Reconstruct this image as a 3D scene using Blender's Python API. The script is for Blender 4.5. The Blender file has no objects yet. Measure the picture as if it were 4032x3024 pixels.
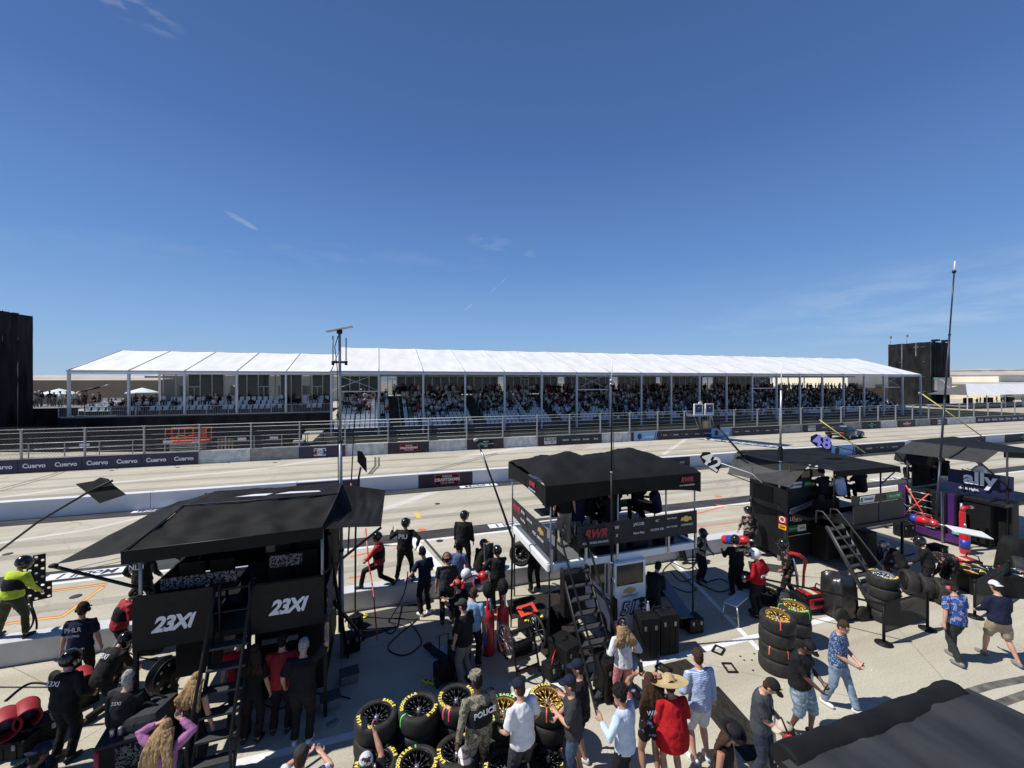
import bpy, bmesh, math, random
from mathutils import Vector as V, Matrix, noise, Quaternion
random.seed(7)
R = math.radians
# ------------------------------------------------------------------ camera, world, sun
SC = bpy.context.scene
COL = SC.collection
H = 6.4
FPX = 1635.0
YAW = R(17.80)
cam_d = bpy.data.cameras.new("camera")
cam = bpy.data.objects.new("camera", cam_d)
COL.objects.link(cam)
cam.location = (0, 0, H)
cam.rotation_euler = (R(90), 0, -YAW)
cam_d.sensor_width = 36
cam_d.lens = 36 * FPX / 4032
cam_d.shift_y = -16 / 4032
cam_d.clip_start = 0.05
cam_d.clip_end = 6000
SC.camera = cam

SUN_EL, SUN_AZ = R(54), R(-80)          # azimuth from +Y towards +X
w = bpy.data.worlds.new("World")
SC.world = w
w.use_nodes = True
nt = w.node_tree
nt.nodes.clear()
N = nt.nodes.new
L = nt.links.new
sky = N("ShaderNodeTexSky")
sky.sky_type = 'NISHITA'
sky.sun_disc = False
sky.sun_elevation = SUN_EL
sky.sun_rotation = SUN_AZ
sky.altitude = 0
sky.air_density = 1.05
sky.dust_density = 0.1
sky.ozone_density = 3.5
bg = N("ShaderNodeBackground")
bg.inputs[1].default_value = 0.078
out = N("ShaderNodeOutputWorld")
tc = N("ShaderNodeTexCoord")

def vmath(op, a, b=None):
    n = N("ShaderNodeVectorMath"); n.operation = op
    L(a, n.inputs[0])
    if b is not None:
        if isinstance(b, (tuple, V)): n.inputs[1].default_value = tuple(b)
        else: L(b, n.inputs[1])
    return n.outputs['Value'] if op == 'DOT_PRODUCT' else n.outputs[0]
def fmath(op, a, b=None, c=None, clamp=False):
    n = N("ShaderNodeMath"); n.operation = op; n.use_clamp = clamp
    for i, x in enumerate((a, b, c)):
        if x is None: continue
        if isinstance(x, (int, float)): n.inputs[i].default_value = x
        else: L(x, n.inputs[i])
    return n.outputs[0]
def px_dir(px, py):
    u = (px - 2016) / FPX
    s, c = math.sin(YAW), math.cos(YAW)
    return V((s + u * c, c - u * s, -(py - 1496) / FPX)).normalized()
# a few thin cirrus wisps at fixed sky directions: (direction x, y measured as photo direction, half length, half width, tilt, strength)
nz = N("ShaderNodeTexNoise"); nz.inputs['Scale'].default_value = 9; nz.inputs['Detail'].default_value = 6; nz.inputs['Roughness'].default_value = .62
mp = N("ShaderNodeMapping"); mp.inputs['Scale'].default_value = (1, 1, 4.5); mp.inputs['Rotation'].default_value = (0, R(6), R(-12))
L(tc.outputs['Generated'], mp.inputs[0]); L(mp.outputs[0], nz.inputs['Vector'])
nfac = fmath('MULTIPLY', fmath('SUBTRACT', nz.outputs[0], 0.42, clamp=True), 5.0, clamp=True)
total = None
for (px, py, hl, hw, tilt, st) in [(490, 15, .075, .022, -4, .34), (950, 868, .032, .006, -24, .34), (1935, 955, .06, .018, -8, .18), (2070, 990, .03, .01, -30, .16),
                                   (3650, 1150, .34, .065, 3, .13), (3850, 1225, .26, .028, 8, .20), (2960, 1290, .12, .02, 0, .10),
                                   (1960, 1125, .035, .0022, 42, .28), (1838, 1215, .022, .002, 40, .28), (1200, 1000, .6, .03, 4, .05)]:
    d = px_dir(px, py)
    e1 = d.cross(V((0, 0, 1))).normalized(); e2 = e1.cross(d).normalized()
    a, b = math.cos(R(tilt)), math.sin(R(tilt))
    f1, f2 = e1 * a + e2 * b, e2 * a - e1 * b
    df = vmath('SUBTRACT', tc.outputs['Generated'], d)
    q1 = vmath('DOT_PRODUCT', df, f1 / hl); q2 = vmath('DOT_PRODUCT', df, f2 / hw)
    s = fmath('ADD', fmath('MULTIPLY', q1, q1), fmath('MULTIPLY', q2, q2))
    m = fmath('SUBTRACT', 1.0, s, clamp=True)
    m = fmath('MULTIPLY', m, st)
    # only on the front side of the sky
    total = m if total is None else fmath('MAXIMUM', total, m)
total = fmath('MULTIPLY', total, nfac)
mix = N("ShaderNodeMixRGB"); mix.inputs[2].default_value = (9.5, 10.2, 11.5, 1)
hs = N("ShaderNodeHueSaturation"); hs.inputs['Saturation'].default_value = 1.12
L(sky.outputs[0], hs.inputs['Color'])
tint = N("ShaderNodeMixRGB"); tint.blend_type = 'MULTIPLY'; tint.inputs[0].default_value = 1; tint.inputs[2].default_value = (.92, .97, 1.16, 1); L(hs.outputs[0], tint.inputs[1])
sepz = N("ShaderNodeSeparateXYZ"); L(tc.outputs['Generated'], sepz.inputs[0])
rz_ = N("ShaderNodeValToRGB"); L(sepz.outputs[2], rz_.inputs[0])
for i, (p, c) in enumerate([(0.0, (160, 192, 226)), (.10, (138, 179, 226)), (.25, (105, 149, 209)), (.47, (80, 116, 178)), (.68, (68, 100, 154)), (.78, (44, 70, 118)), (1.0, (18, 32, 64))]):
    e = rz_.color_ramp.elements[i] if i < 2 else rz_.color_ramp.elements.new(p)
    e.position = p; e.color = tuple(((v / 255 + .055) / 1.055) ** 2.4 for v in c) + (1,)
sc2 = N("ShaderNodeMixRGB"); sc2.blend_type = 'MULTIPLY'; sc2.inputs[0].default_value = 1; sc2.inputs[2].default_value = (12.8, 12.8, 12.8, 1); L(rz_.outputs[0], sc2.inputs[1])
mx2 = N("ShaderNodeMixRGB"); mx2.inputs[0].default_value = .84; L(tint.outputs[0], mx2.inputs[1]); L(sc2.outputs[0], mx2.inputs[2])
L(total, mix.inputs[0]); L(mx2.outputs[0], mix.inputs[1]); L(mix.outputs[0], bg.inputs[0]); L(bg.outputs[0], out.inputs[0])

sun_d = bpy.data.lights.new("sun", 'SUN')
sun_d.energy = 5.0
sun_d.angle = R(0.5)
sun_d.color = (1.0, 0.96, 0.90)
sun = bpy.data.objects.new("sun", sun_d)
COL.objects.link(sun)
sv = V((math.sin(SUN_AZ) * math.cos(SUN_EL), math.cos(SUN_AZ) * math.cos(SUN_EL), math.sin(SUN_EL)))
sun.rotation_euler = sv.to_track_quat('Z', 'Y').to_euler()
sun.location = (-20, 0, 40)
SC.view_settings.view_transform = 'Standard'
SC.view_settings.look = 'None'
SC.view_settings.exposure = 0.0
SC.view_settings.gamma = 1.0

# ------------------------------------------------------------------ measuring helpers (photo pixel + a known height / plane -> place)
def dirv(px):
    u = (px - 2016) / FPX
    s, c = math.sin(YAW), math.cos(YAW)
    return V((s + u * c, c - u * s))
def G(px, py, z=0.0):
    k = (H - z) * FPX / (py - 1496); d = dirv(px) * k
    return V((d.x, d.y, z))
def K(px, py, k):
    d = dirv(px) * k
    return V((d.x, d.y, H - (py - 1496) * k / FPX))
def YP(px, py, Y):
    return K(px, py, Y / dirv(px).y)
def W(x, y, z=0.0):
    """survey frame (first focal-length estimate) -> scene frame"""
    a = R(18.03); f = (x * math.sin(a) + y * math.cos(a)) * FPX / 1570.0; l = x * math.cos(a) - y * math.sin(a)
    return V((f * math.sin(YAW) + l * math.cos(YAW), f * math.cos(YAW) - l * math.sin(YAW), z))
def XP(px, py, X):
    return K(px, py, X / dirv(px).x)

# ------------------------------------------------------------------ materials
MATS = {}
def mat(name, col, rough=.6, metal=0.0, var=.12, scale=6.0, bump=0.0, bscale=40.0, alpha=1.0, spec=.5, col2=None, stretch=(1, 1, 1), emit=None, coat=0.0, sheen=0.0):
    if name in MATS: return MATS[name]
    m = bpy.data.materials.new(name); m.use_nodes = True
    t = m.node_tree; b = t.nodes["Principled BSDF"]
    b.inputs['Roughness'].default_value = rough
    b.inputs['Metallic'].default_value = metal
    b.inputs['Specular IOR Level'].default_value = spec
    b.inputs['Coat Weight'].default_value = coat
    b.inputs['Sheen Weight'].default_value = sheen
    tcn = t.nodes.new("ShaderNodeTexCoord"); mpn = t.nodes.new("ShaderNodeMapping"); mpn.inputs['Scale'].default_value = stretch
    t.links.new(tcn.outputs['Object'], mpn.inputs[0])
    n = t.nodes.new("ShaderNodeTexNoise"); n.inputs['Scale'].default_value = scale; n.inputs['Detail'].default_value = 5
    t.links.new(mpn.outputs[0], n.inputs['Vector'])
    r = t.nodes.new("ShaderNodeValToRGB")
    c1 = tuple(max(0, c * (1 - var)) for c in col[:3]) + (1,)
    c2 = (tuple(col2) if col2 else tuple(min(1, c * (1 + var)) for c in col[:3])) + (1,)
    r.color_ramp.elements[0].position = .3; r.color_ramp.elements[1].position = .7
    r.color_ramp.elements[0].color = c1; r.color_ramp.elements[1].color = c2
    t.links.new(n.outputs[0], r.inputs[0]); t.links.new(r.outputs[0], b.inputs['Base Color'])
    if bump:
        bn = t.nodes.new("ShaderNodeTexNoise"); bn.inputs['Scale'].default_value = bscale; bn.inputs['Detail'].default_value = 4
        t.links.new(mpn.outputs[0], bn.inputs['Vector'])
        bb = t.nodes.new("ShaderNodeBump"); bb.inputs['Strength'].default_value = bump; bb.inputs['Distance'].default_value = .02
        t.links.new(bn.outputs[0], bb.inputs['Height']); t.links.new(bb.outputs[0], b.inputs['Normal'])
    if alpha < 1: b.inputs['Alpha'].default_value = alpha
    if emit:
        b.inputs['Emission Color'].default_value = tuple(emit[:3]) + (1,); b.inputs['Emission Strength'].default_value = emit[3]
    MATS[name] = m
    return m
def srgb(r, g, b):
    return tuple(((c / 255) / 12.92 if c / 255 <= .04045 else ((c / 255 + .055) / 1.055) ** 2.4) for c in (r, g, b))

BLK = mat("black_fabric", (.0075, .0078, .0085), .8, var=.4, scale=3, bump=.5, bscale=5, spec=.25)
BLKS = mat("black_scrim", (.009, .010, .012), .9, var=.5, col2=(.022, .023, .025), scale=.9, bump=.8, bscale=2.5, spec=.2, stretch=(1, 1, .35))
BLKM = mat("black_metal", (.009, .009, .010), .5, var=.3, scale=8, spec=.35)
BLKP = mat("black_plastic", (.008, .008, .009), .6, var=.3, scale=9, bump=.1, spec=.25)
RUB = mat("tyre_rubber", (.020, .0195, .019), .72, var=.35, scale=9, bump=.15, bscale=60, spec=.35, col2=(.036, .034, .032))
SUIT = mat("black_suit", (.013, .013, .0135), .8, var=.4, scale=9, bump=.6, bscale=14, spec=.25)
ALU = mat("brushed_aluminium", (.5, .51, .53), .38, metal=.85, var=.15, scale=12)
GREYM = mat("grey_pole_metal", (.26, .28, .30), .45, metal=.5, var=.15, scale=5)
GALV = mat("galvanised_steel", (.40, .41, .42), .45, metal=.55, var=.2, scale=10)
WHT = mat("white_paint", (.78, .79, .80), .45, var=.04, scale=3)
WLET = mat("white_lettering", (.72, .74, .78), .55, var=.03)
YLET = mat("yellow_lettering", (.85, .70, .12), .6, var=.05)
RED = mat("red_paint", (.55, .02, .025), .35, var=.15, scale=5, coat=.3)
REDO = mat("orange_red_plastic", (.85, .09, .05), .45, var=.1)
GOLD = mat("gold_wheel_metal", (.60, .39, .10), .35, metal=.7, var=.12)
YEL = mat("yellow_plastic", (.80, .72, .05), .5, var=.1)
NAVY = mat("navy_banner", (.030, .027, .065), .6, var=.15, scale=2)
NAVD = mat("dark_banner", (.026, .020, .032), .6, var=.2, scale=2)
LBLU = mat("light_blue_banner", (.22, .42, .70), .6, var=.06)
CONC_W = mat("pale_barrier_concrete", (.62, .62, .60), .85, var=.35, scale=2.4, bump=.3, bscale=30, col2=(.72, .72, .70), stretch=(1, 1, .6))
CONC_G = mat("grey_barrier_concrete", (.30, .29, .27), .9, var=.25, scale=2.2, bump=.3, bscale=30)
WALLW = mat("whitewashed_wall", (.66, .67, .69), .7, var=.05, scale=1.5, bump=.08, bscale=20)
SIGNW = mat("sign_white", (.75, .76, .78), .5, var=.03)

# ------------------------------------------------------------------ mesh builder
class MB:
    def __init__(s): s.v = []; s.f = []; s.sm = []
    def add(s, vs, fs, smooth=False):
        o = len(s.v); s.v += [V(p) for p in vs]; s.f += [tuple(i + o for i in f) for f in fs]; s.sm += [smooth] * len(fs)
        return s
    def box(s, c, d, rot=None, bev=0.0):
        hx, hy, hz = d[0] / 2, d[1] / 2, d[2] / 2
        if bev > 0:
            bm = bmesh.new(); bmesh.ops.create_cube(bm, size=1)
            for q in bm.verts: q.co = V((q.co.x * d[0], q.co.y * d[1], q.co.z * d[2]))
            bmesh.ops.bevel(bm, geom=bm.edges[:], offset=bev, segments=2, affect='EDGES', profile=.6)
            vs = [q.co.copy() for q in bm.verts]; fs = [[q.index for q in f.verts] for f in bm.faces]; bm.free()
        else:
            vs = [V((x * hx, y * hy, z * hz)) for x in (-1, 1) for y in (-1, 1) for z in (-1, 1)]
            fs = [(0, 1, 3, 2), (4, 6, 7, 5), (0, 4, 5, 1), (2, 3, 7, 6), (0, 2, 6, 4), (1, 5, 7, 3)]
        M = Matrix.Identity(3) if rot is None else (rot if isinstance(rot, Matrix) else __import__('mathutils').Euler(rot).to_matrix())
        return s.add([M @ p + V(c) for p in vs], fs)
    def rings(s, rings, closed_caps=True, smooth=True, closed_u=True):
        o = len(s.v); n = len(rings[0])
        for r in rings: s.v += [V(p) for p in r]
        for i in range(len(rings) - 1):
            for j in range(n if closed_u else n - 1):
                a = o + i * n + j; b = o + i * n + (j + 1) % n
                s.f.append((a, b, b + n, a + n)); s.sm.append(smooth)
        if closed_caps:
            s.f.append(tuple(o + j for j in reversed(range(n)))); s.sm.append(False)
            s.f.append(tuple(o + (len(rings) - 1) * n + j for j in range(n))); s.sm.append(False)
        return s
    def tube(s, pts, r, seg=8, xdir=None, smooth=True, cap=True):
        """r: number, list of numbers, or list of (rx, ry)"""
        pts = [V(p) for p in pts]; n = len(pts)
        if not isinstance(r, (list, tuple)): r = [r] * n
        ref = None; rings = []
        for i, p in enumerate(pts):
            t = (pts[min(i + 1, n - 1)] - pts[max(i - 1, 0)])
            if t.length < 1e-7: t = V((0, 0, 1))
            t.normalize()
            if xdir is not None: x = V(xdir) - t * V(xdir).dot(t)
            elif ref is None: x = t.cross(V((0, 0, 1))) if abs(t.z) < .95 else t.cross(V((0, 1, 0)))
            else: x = ref - t * ref.dot(t)
            if x.length < 1e-6: x = t.orthogonal()
            x.normalize(); ref = x; y = t.cross(x)
            rx, ry = r[i] if isinstance(r[i], (list, tuple)) else (r[i], r[i])
            rings.append([p + x * (rx * math.cos(2 * math.pi * j / seg)) + y * (ry * math.sin(2 * math.pi * j / seg)) for j in range(seg)])
        return s.rings(rings, cap, smooth)
    def lathe(s, prof, c=(0, 0, 0), seg=24, M=None, closed=False, smooth=True):
        M = M or Matrix.Identity(3); rings = []
        pr = list(prof) + ([prof[0]] if closed else [])
        for (r, z) in pr:
            rings.append([M @ V((r * math.cos(2 * math.pi * j / seg), r * math.sin(2 * math.pi * j / seg), z)) + V(c) for j in range(seg)])
        return s.rings(rings, not closed, smooth)
    def prism(s, poly, ax, c0, c1):
        """poly: 2-D points in the two other axes; ax: 'x','y','z' extrude axis"""
        def mk(a, b, c):
            return {'x': V((c, a, b)), 'y': V((a, c, b)), 'z': V((a, b, c))}[ax]
        n = len(poly); vs = [mk(a, b, c0) for a, b in poly] + [mk(a, b, c1) for a, b in poly]
        fs = [tuple(range(n)), tuple(reversed(range(n, 2 * n)))] + [(i, i + n, (i + 1) % n + n, (i + 1) % n) for i in range(n)]
        return s.add(vs, fs)
    def sheet(s, grid, th=.0, smooth=True):
        """grid[i][j] points; th>0 gives thickness along -normal-ish z"""
        ni, nj = len(grid), len(grid[0]); vs = [p for row in grid for p in row]
        fs = [(i * nj + j, i * nj + j + 1, (i + 1) * nj + j + 1, (i + 1) * nj + j) for i in range(ni - 1) for j in range(nj - 1)]
        s.add(vs, fs, smooth)
        return s
    def ell(s, c, r, seg=12, rg=8, M=None):
        M = M or Matrix.Identity(3); rings = []
        for i in range(1, rg):
            a = math.pi * i / rg
            rings.append([M @ V((r[0] * math.sin(a) * math.cos(2 * math.pi * j / seg), r[1] * math.sin(a) * math.sin(2 * math.pi * j / seg), -r[2] * math.cos(a))) + V(c) for j in range(seg)])
        return s.rings(rings, True, True)
    def mesh(s, name, m=None):
        me = bpy.data.meshes.new(name); me.from_pydata([tuple(p) for p in s.v], [], s.f); me.update()
        me.polygons.foreach_set("use_smooth", s.sm)
        bm = bmesh.new(); bm.from_mesh(me); bmesh.ops.recalc_face_normals(bm, faces=bm.faces); bm.to_mesh(me); bm.free()
        if m: me.materials.append(m)
        return me
    def build(s, name, m, parent=None, loc=None, solid=0.0):
        ob = bpy.data.objects.new(name, s.mesh(name, m)); COL.objects.link(ob)
        if parent: ob.parent = parent
        if loc is not None: ob.location = loc
        if solid:
            md = ob.modifiers.new("thickness", 'SOLIDIFY'); md.thickness = solid; md.offset = 0
        return ob
def tag(o, label=None, cat=None, group=None, kind=None):
    if label: o["label"] = label
    if cat: o["category"] = cat
    if group: o["group"] = group
    if kind: o["kind"] = kind
    return o
def empty(name, loc=(0, 0, 0), rz=0.0, label=None, cat=None, group=None):
    o = bpy.data.objects.new(name, None); COL.objects.link(o); o.location = loc; o.rotation_euler = (0, 0, rz); o.empty_display_size = .2
    return tag(o, label, cat, group)
def copy_tree(o, parent=None):
    c = o.copy(); COL.objects.link(c); c.parent = parent
    for ch in list(o.children): copy_tree(ch, c)
    return c
TEXTS = []
def text(s, size, m, parent, M, name="lettering", shear=0.0, bold=.012, spacing=1.0, align='CENTER', sx=1.0):
    """text in its own XY plane, matrix M places it (local to parent)"""
    key = (s, size, shear, bold, spacing, align, m.name)
    ob = bpy.data.objects.new(name, None) if False else None
    TEXTS.append((key, m, parent, M @ Matrix.Diagonal((sx, 1, 1, 1)), name))
def flush_texts():
    curves = {}
    for key, m, parent, M, name in TEXTS:
        if key in curves: continue
        s, size, shear, bold, spacing, align, _ = key
        c = bpy.data.curves.new(name, 'FONT'); c.body = s; c.size = size; c.shear = shear; c.offset = bold * size; c.extrude = .0015; c.space_character = spacing
        c.align_x = align; c.align_y = 'CENTER'; c.resolution_u = 3; c.materials.append(m)
        o = bpy.data.objects.new("tmp", c); COL.objects.link(o); curves[key] = o
    dg = bpy.context.evaluated_depsgraph_get(); dg.update()
    meshes = {}
    for key, o in curves.items():
        me = bpy.data.meshes.new_from_object(o.evaluated_get(dg)); me.name = "lettering"; meshes[key] = me
    for o in curves.values():
        c = o.data; bpy.data.objects.remove(o); bpy.data.curves.remove(c)
    for key, m, parent, M, name in TEXTS:
        ob = bpy.data.objects.new(name, meshes[key]); COL.objects.link(ob); ob.parent = parent; ob.matrix_basis = M
        if parent is None: pass
def facing(c, n, up=(0, 0, 1), off=.004):
    """matrix whose +Z points along n (towards the reader) and +Y along up, at c"""
    n = V(n).normalized(); up = V(up); x = up.cross(n).normalized(); y = n.cross(x)
    M = Matrix((x, y, n)).transposed().to_4x4(); M.translation = V(c) + n * off
    return M
# ------------------------------------------------------------------ ground and paint
def concrete(name, c1, c2, joints=True, streak=1.0):
    m = bpy.data.materials.new(name); m.use_nodes = True; t = m.node_tree; b = t.nodes["Principled BSDF"]
    n_, l_ = t.nodes.new, t.links.new
    tcn = n_("ShaderNodeTexCoord")
    def noise_(scale, det, st=(1, 1, 1), rot=0):
        mp_ = n_("ShaderNodeMapping"); mp_.inputs['Scale'].default_value = st; mp_.inputs['Rotation'].default_value = (0, 0, rot)
        l_(tcn.outputs['Object'], mp_.inputs[0]); q = n_("ShaderNodeTexNoise"); q.inputs['Scale'].default_value = scale; q.inputs['Detail'].default_value = det; q.inputs['Roughness'].default_value = .6
        l_(mp_.outputs[0], q.inputs['Vector']); return q.outputs[0]
    def ramp(x, a, b_, ca, cb):
        r = n_("ShaderNodeValToRGB"); r.color_ramp.elements[0].position = a; r.color_ramp.elements[1].position = b_
        r.color_ramp.elements[0].color = tuple(ca) + (1,); r.color_ramp.elements[1].color = tuple(cb) + (1,); l_(x, r.inputs[0]); return r.outputs[0]
    def mul(a, b_, f=1.0):
        q = n_("ShaderNodeMixRGB"); q.blend_type = 'MULTIPLY'; q.inputs[0].default_value = f; l_(a, q.inputs[1]); l_(b_, q.inputs[2]); return q.outputs[0]
    base = ramp(noise_(.35, 8), .35, .65, c1, c2)
    fine = ramp(noise_(26, 6), .3, .7, (.80, .80, .80), (1.1, 1.1, 1.1))
    grit = ramp(noise_(140, 3), .3, .7, (.88, .88, .88), (1.08, 1.08, 1.08))
    st = ramp(noise_(.9, 7, (.12, 1.8, 1), R(4)), .40, .62, (.91, .90, .88), (1.03, 1.03, 1.03))
    st2 = ramp(noise_(.5, 5, (.1, 2.2, 1), R(-32)), .36, .50, (.93, .92, .90), (1.02, 1.02, 1.02))
    blot = ramp(noise_(1.7, 6), .26, .36, (.70, .69, .67), (1, 1, 1))
    x = mul(mul(mul(mul(mul(base, fine), grit), st, streak), st2, streak), blot, .55)
    vo = n_("ShaderNodeTexVoronoi"); vo.feature = 'DISTANCE_TO_EDGE'; vo.inputs['Scale'].default_value = .16; mpv = n_("ShaderNodeMapping"); l_(tcn.outputs['Object'], mpv.inputs[0])
    wn = n_("ShaderNodeTexNoise"); wn.inputs['Scale'].default_value = 1.2; wn.inputs['Detail'].default_value = 5; l_(tcn.outputs['Object'], wn.inputs['Vector']); wm = n_("ShaderNodeMixRGB"); wm.blend_type = 'ADD'; wm.inputs[0].default_value = .9; l_(mpv.outputs[0], wm.inputs[1]); l_(wn.outputs['Color'], wm.inputs[2]); l_(wm.outputs[0], vo.inputs['Vector'])
    x = mul(x, ramp(vo.outputs['Distance'], .0, .006, (.66, .64, .62), (1, 1, 1)), .55)
    x = mul(x, ramp(noise_(.55, 6, (.35, 1, 1), R(12)), .64, .74, (1, 1, 1), (.80, .79, .78)), .8)
    if joints:
        br = n_("ShaderNodeTexBrick"); br.offset = 0; br.inputs['Scale'].default_value = 1; br.inputs['Mortar Size'].default_value = .010; br.inputs['Brick Width'].default_value = 7.6; br.inputs['Row Height'].default_value = 5.7
        br.inputs['Color1'].default_value = (1, 1, 1, 1); br.inputs['Color2'].default_value = (.965, .96, .95, 1); br.inputs['Mortar'].default_value = (.58, .56, .54, 1); br.inputs['Mortar Smooth'].default_value = .3
        mp_ = n_("ShaderNodeMapping"); mp_.inputs['Rotation'].default_value = (0, 0, R(39)); mp_.inputs['Location'].default_value = (2.2, 1.1, 0)
        l_(tcn.outputs['Object'], mp_.inputs[0]); l_(mp_.outputs[0], br.inputs['Vector'])
        x = mul(x, br.outputs[0])
    l_(x, b.inputs['Base Color']); b.inputs['Roughness'].default_value = .85; b.inputs['Specular IOR Level'].default_value = .25
    bb = n_("ShaderNodeBump"); bb.inputs['Strength'].default_value = .25; bb.inputs['Distance'].default_value = .01
    l_(noise_(60, 4), bb.inputs['Height']); l_(bb.outputs[0], b.inputs['Normal'])
    return m
GR = concrete("runway_concrete", (.50, .465, .375), (.56, .53, .435))
def struct(name, mb, m, **k):
    return tag(mb.build(name, m, **k), kind='structure')
struct("ground", MB().add([(-1500, -300, 0), (2500, -300, 0), (2500, 2500, 0), (-1500, 2500, 0)], [(0, 1, 2, 3)]), GR)
ASPH = mat("dark_asphalt_paint", (.055, .055, .057), .85, spec=.12, var=.35, scale=3, bump=.3, bscale=50, stretch=(.2, 1, 1), col2=(.085, .085, .088))
PWHT = mat("road_white_paint", (.74, .75, .76), .7, spec=.12, var=.08, scale=5, bump=.1)
PORG = mat("road_orange_paint", (.70, .17, .08), .7, spec=.12, var=.1, scale=5)
PYEL = mat("road_yellow_paint", (.72, .50, .15), .7, spec=.12, var=.1, scale=5)
def strip(name, pts, wd, m, z=.004, seg=1):
    pts = [V((p[0], p[1], 0)) for p in pts]; n = len(pts); Lf, Rt = [], []
    for i, p in enumerate(pts):
        t = (pts[min(i + 1, n - 1)] - pts[max(0, i - 1)]).normalized(); nn = V((-t.y, t.x, 0)) * wd / 2
        Lf.append(p + nn + V((0, 0, z))); Rt.append(p - nn + V((0, 0, z)))
    return struct(name, MB().sheet([Lf, Rt], smooth=False), m)
strip("painted_strip", [(-60, 24.5), (160, 24.5)], .95, ASPH, .004)
strip("painted_strip", [(-60, 17.42), (120, 17.42)], .95, ASPH, .004)
strip("painted_line", [(-60, 16.8), (120, 16.8)], .16, PWHT, .004)
strip("painted_line", [(-8, 8.0), (30, 8.0)], .17, PWHT, .004)
strip("painted_line", [G(2600, 2155), G(2990, 2560)], .13, PWHT, .0045)
# pit box markings
for X in (-13.5, .9 - 7.6, .85, 8.6, 16.4, 24.2, 32.0):
    pass
strip("painted_line", [G(1620, 2120), G(1775, 2290)], .34, PWHT, .0045)
strip("painted_line", [G(1672, 2125), G(1790, 2262)], .10, ASPH, .009)
def gp(*a): return [G(x, y) for x, y in a]
for m, off in ((PORG, 0), (PYEL, 5)):
    z = .004 if m is PORG else .009
    strip("painted_line", gp((-20, 2462 + off), (120, 2438 + off), (245, 2425 + off)), .075, m, z)
    strip("painted_line", gp((245, 2424 + off), (408, 2307 + off)), .075, m, z + .0004)
    strip("painted_line", gp((150, 2333 + off - 2), (420, 2298 + off - 2)), .07, m, z + .0008)
strip("painted_line", gp((1380, 2192), (1475, 2172)), .12, PORG, .004)
strip("painted_line", gp((1375, 2276), (1432, 2266)), .10, PORG, .004)
strip("painted_line", gp((1500, 2147), (1665, 2153)), .10, PORG, .004)
strip("painted_line", gp((1645, 2086), (1676, 2086)), .28, PORG, .004)
strip("painted_line", gp((1640, 2018), (1650, 2040)), .22, PYEL, .004)
strip("painted_line", gp((2745, 2022), (2850, 1995)), .10, PORG, .004)
strip("painted_line", gp((2750, 2075), (2935, 2052)), .07, PORG, .004)
strip("painted_line", gp((2815, 1988), (2935, 1992)), .10, PORG, .0045)
strip("painted_line", gp((2815, 1954), (2840, 1954)), .3, PORG, .004)
strip("painted_line", gp((3280, 1875), (3400, 1880)), .14, PYEL, .004)
PALE = mat("faded_paint", (.60, .575, .52), .85, spec=.12, var=.08, scale=4, stretch=(.2, 1, 1), bump=.1)
strip("faded_line", gp((1500, 2010), (1720, 1932), (1905, 1890)), .55, PALE, .003)
strip("faded_line", gp((0, 2138), (350, 2085), (590, 2030)), .3, PALE, .003)
strip("faded_line", gp((0, 1960), (400, 1905), (1000, 1850), (1300, 1805)), .5, PALE, .003)
strip("faded_line", gp((1810, 1800), (2080, 1760), (2290, 1730)), .9, PALE, .003)
strip("faded_line", gp((2610, 1790), (2700, 1730)), .4, PALE, .003)
SKID = mat("tyre_marks", (.12, .115, .105), .9, spec=.12, var=.4, scale=5, stretch=(1, 1, 1), col2=(.2, .19, .17))
for o in (0, 14):
    strip("tyre_mark", gp((1450 + o * .7, 1868), (1478 + o, 1835), (1478 + o, 1800)), .16, SKID, .0042)
    strip("tyre_mark", gp((1680, 1856 + o * .45), (1960, 1782 + o * .45)), .12, SKID, .0042)
    strip("tyre_mark", gp((0, 1925 + o * .7), (200, 1870 + o * .6), (260, 1848 + o * .5)), .1, SKID, .0042)
    strip("tyre_mark", gp((220, 2262 + o), (360, 2222 + o), (530, 2185 + o)), .06, SKID, .0042)
    strip("tyre_mark", gp((3480, 1712 + o * .3), (3590, 1722 + o * .3)), .2, SKID, .0042)
strip("tyre_mark", gp((3780, 2735), (3900, 2700), (4080, 2665)), .16, SKID, .0042)
strip("tyre_mark", gp((3870, 2790), (3950, 2765), (4080, 2720)), .16, SKID, .0042)
# word marks painted on the strips
def road_mark(s, c, w_, h_, fwd=(0, 1), tcol=None, back=PWHT, flip=False):
    fx = V((fwd[0], fwd[1], 0)).normalized(); rx = V((fx.y, -fx.x, 0))
    c = V((c[0], c[1], 0))
    q = [c + rx * (a * w_ / 2) + fx * (b * h_ / 2) + V((0, 0, .009)) for a, b in ((-1, -1), (1, -1), (1, 1), (-1, 1))]
    o = struct("painted_mark", MB().add(q, [(0, 1, 2, 3)]), back)
    M = Matrix((rx, fx, V((0, 0, 1)))).transposed().to_4x4(); M.translation = c + V((0, 0, .0125))
    text(s, h_ * 1.05, tcol or NAVY, o, M, bold=.02, sx=w_ / (len(s) * h_ * .62))
road_mark("Mobil 1", G(1885, 1913), 2.3, .5)
road_mark("Mobil 1", G(345, 2258), 2.2, .5, fwd=(0, -1))
road_mark("Mobil 1", G(2010, 2064), 2.0, .5, fwd=(0, -1))
road_mark("Mobil 1", G(3490, 1886), 2.6, .55, fwd=(0, -1))
road_mark("Mobil 1", G(3430, 1779), 2.6, .55)
road_mark("Mobil 1", G(2725, 1824), 2.2, .5)
road_mark("Mobil 1", G(600, 2010), 1.6, .4)
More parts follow.
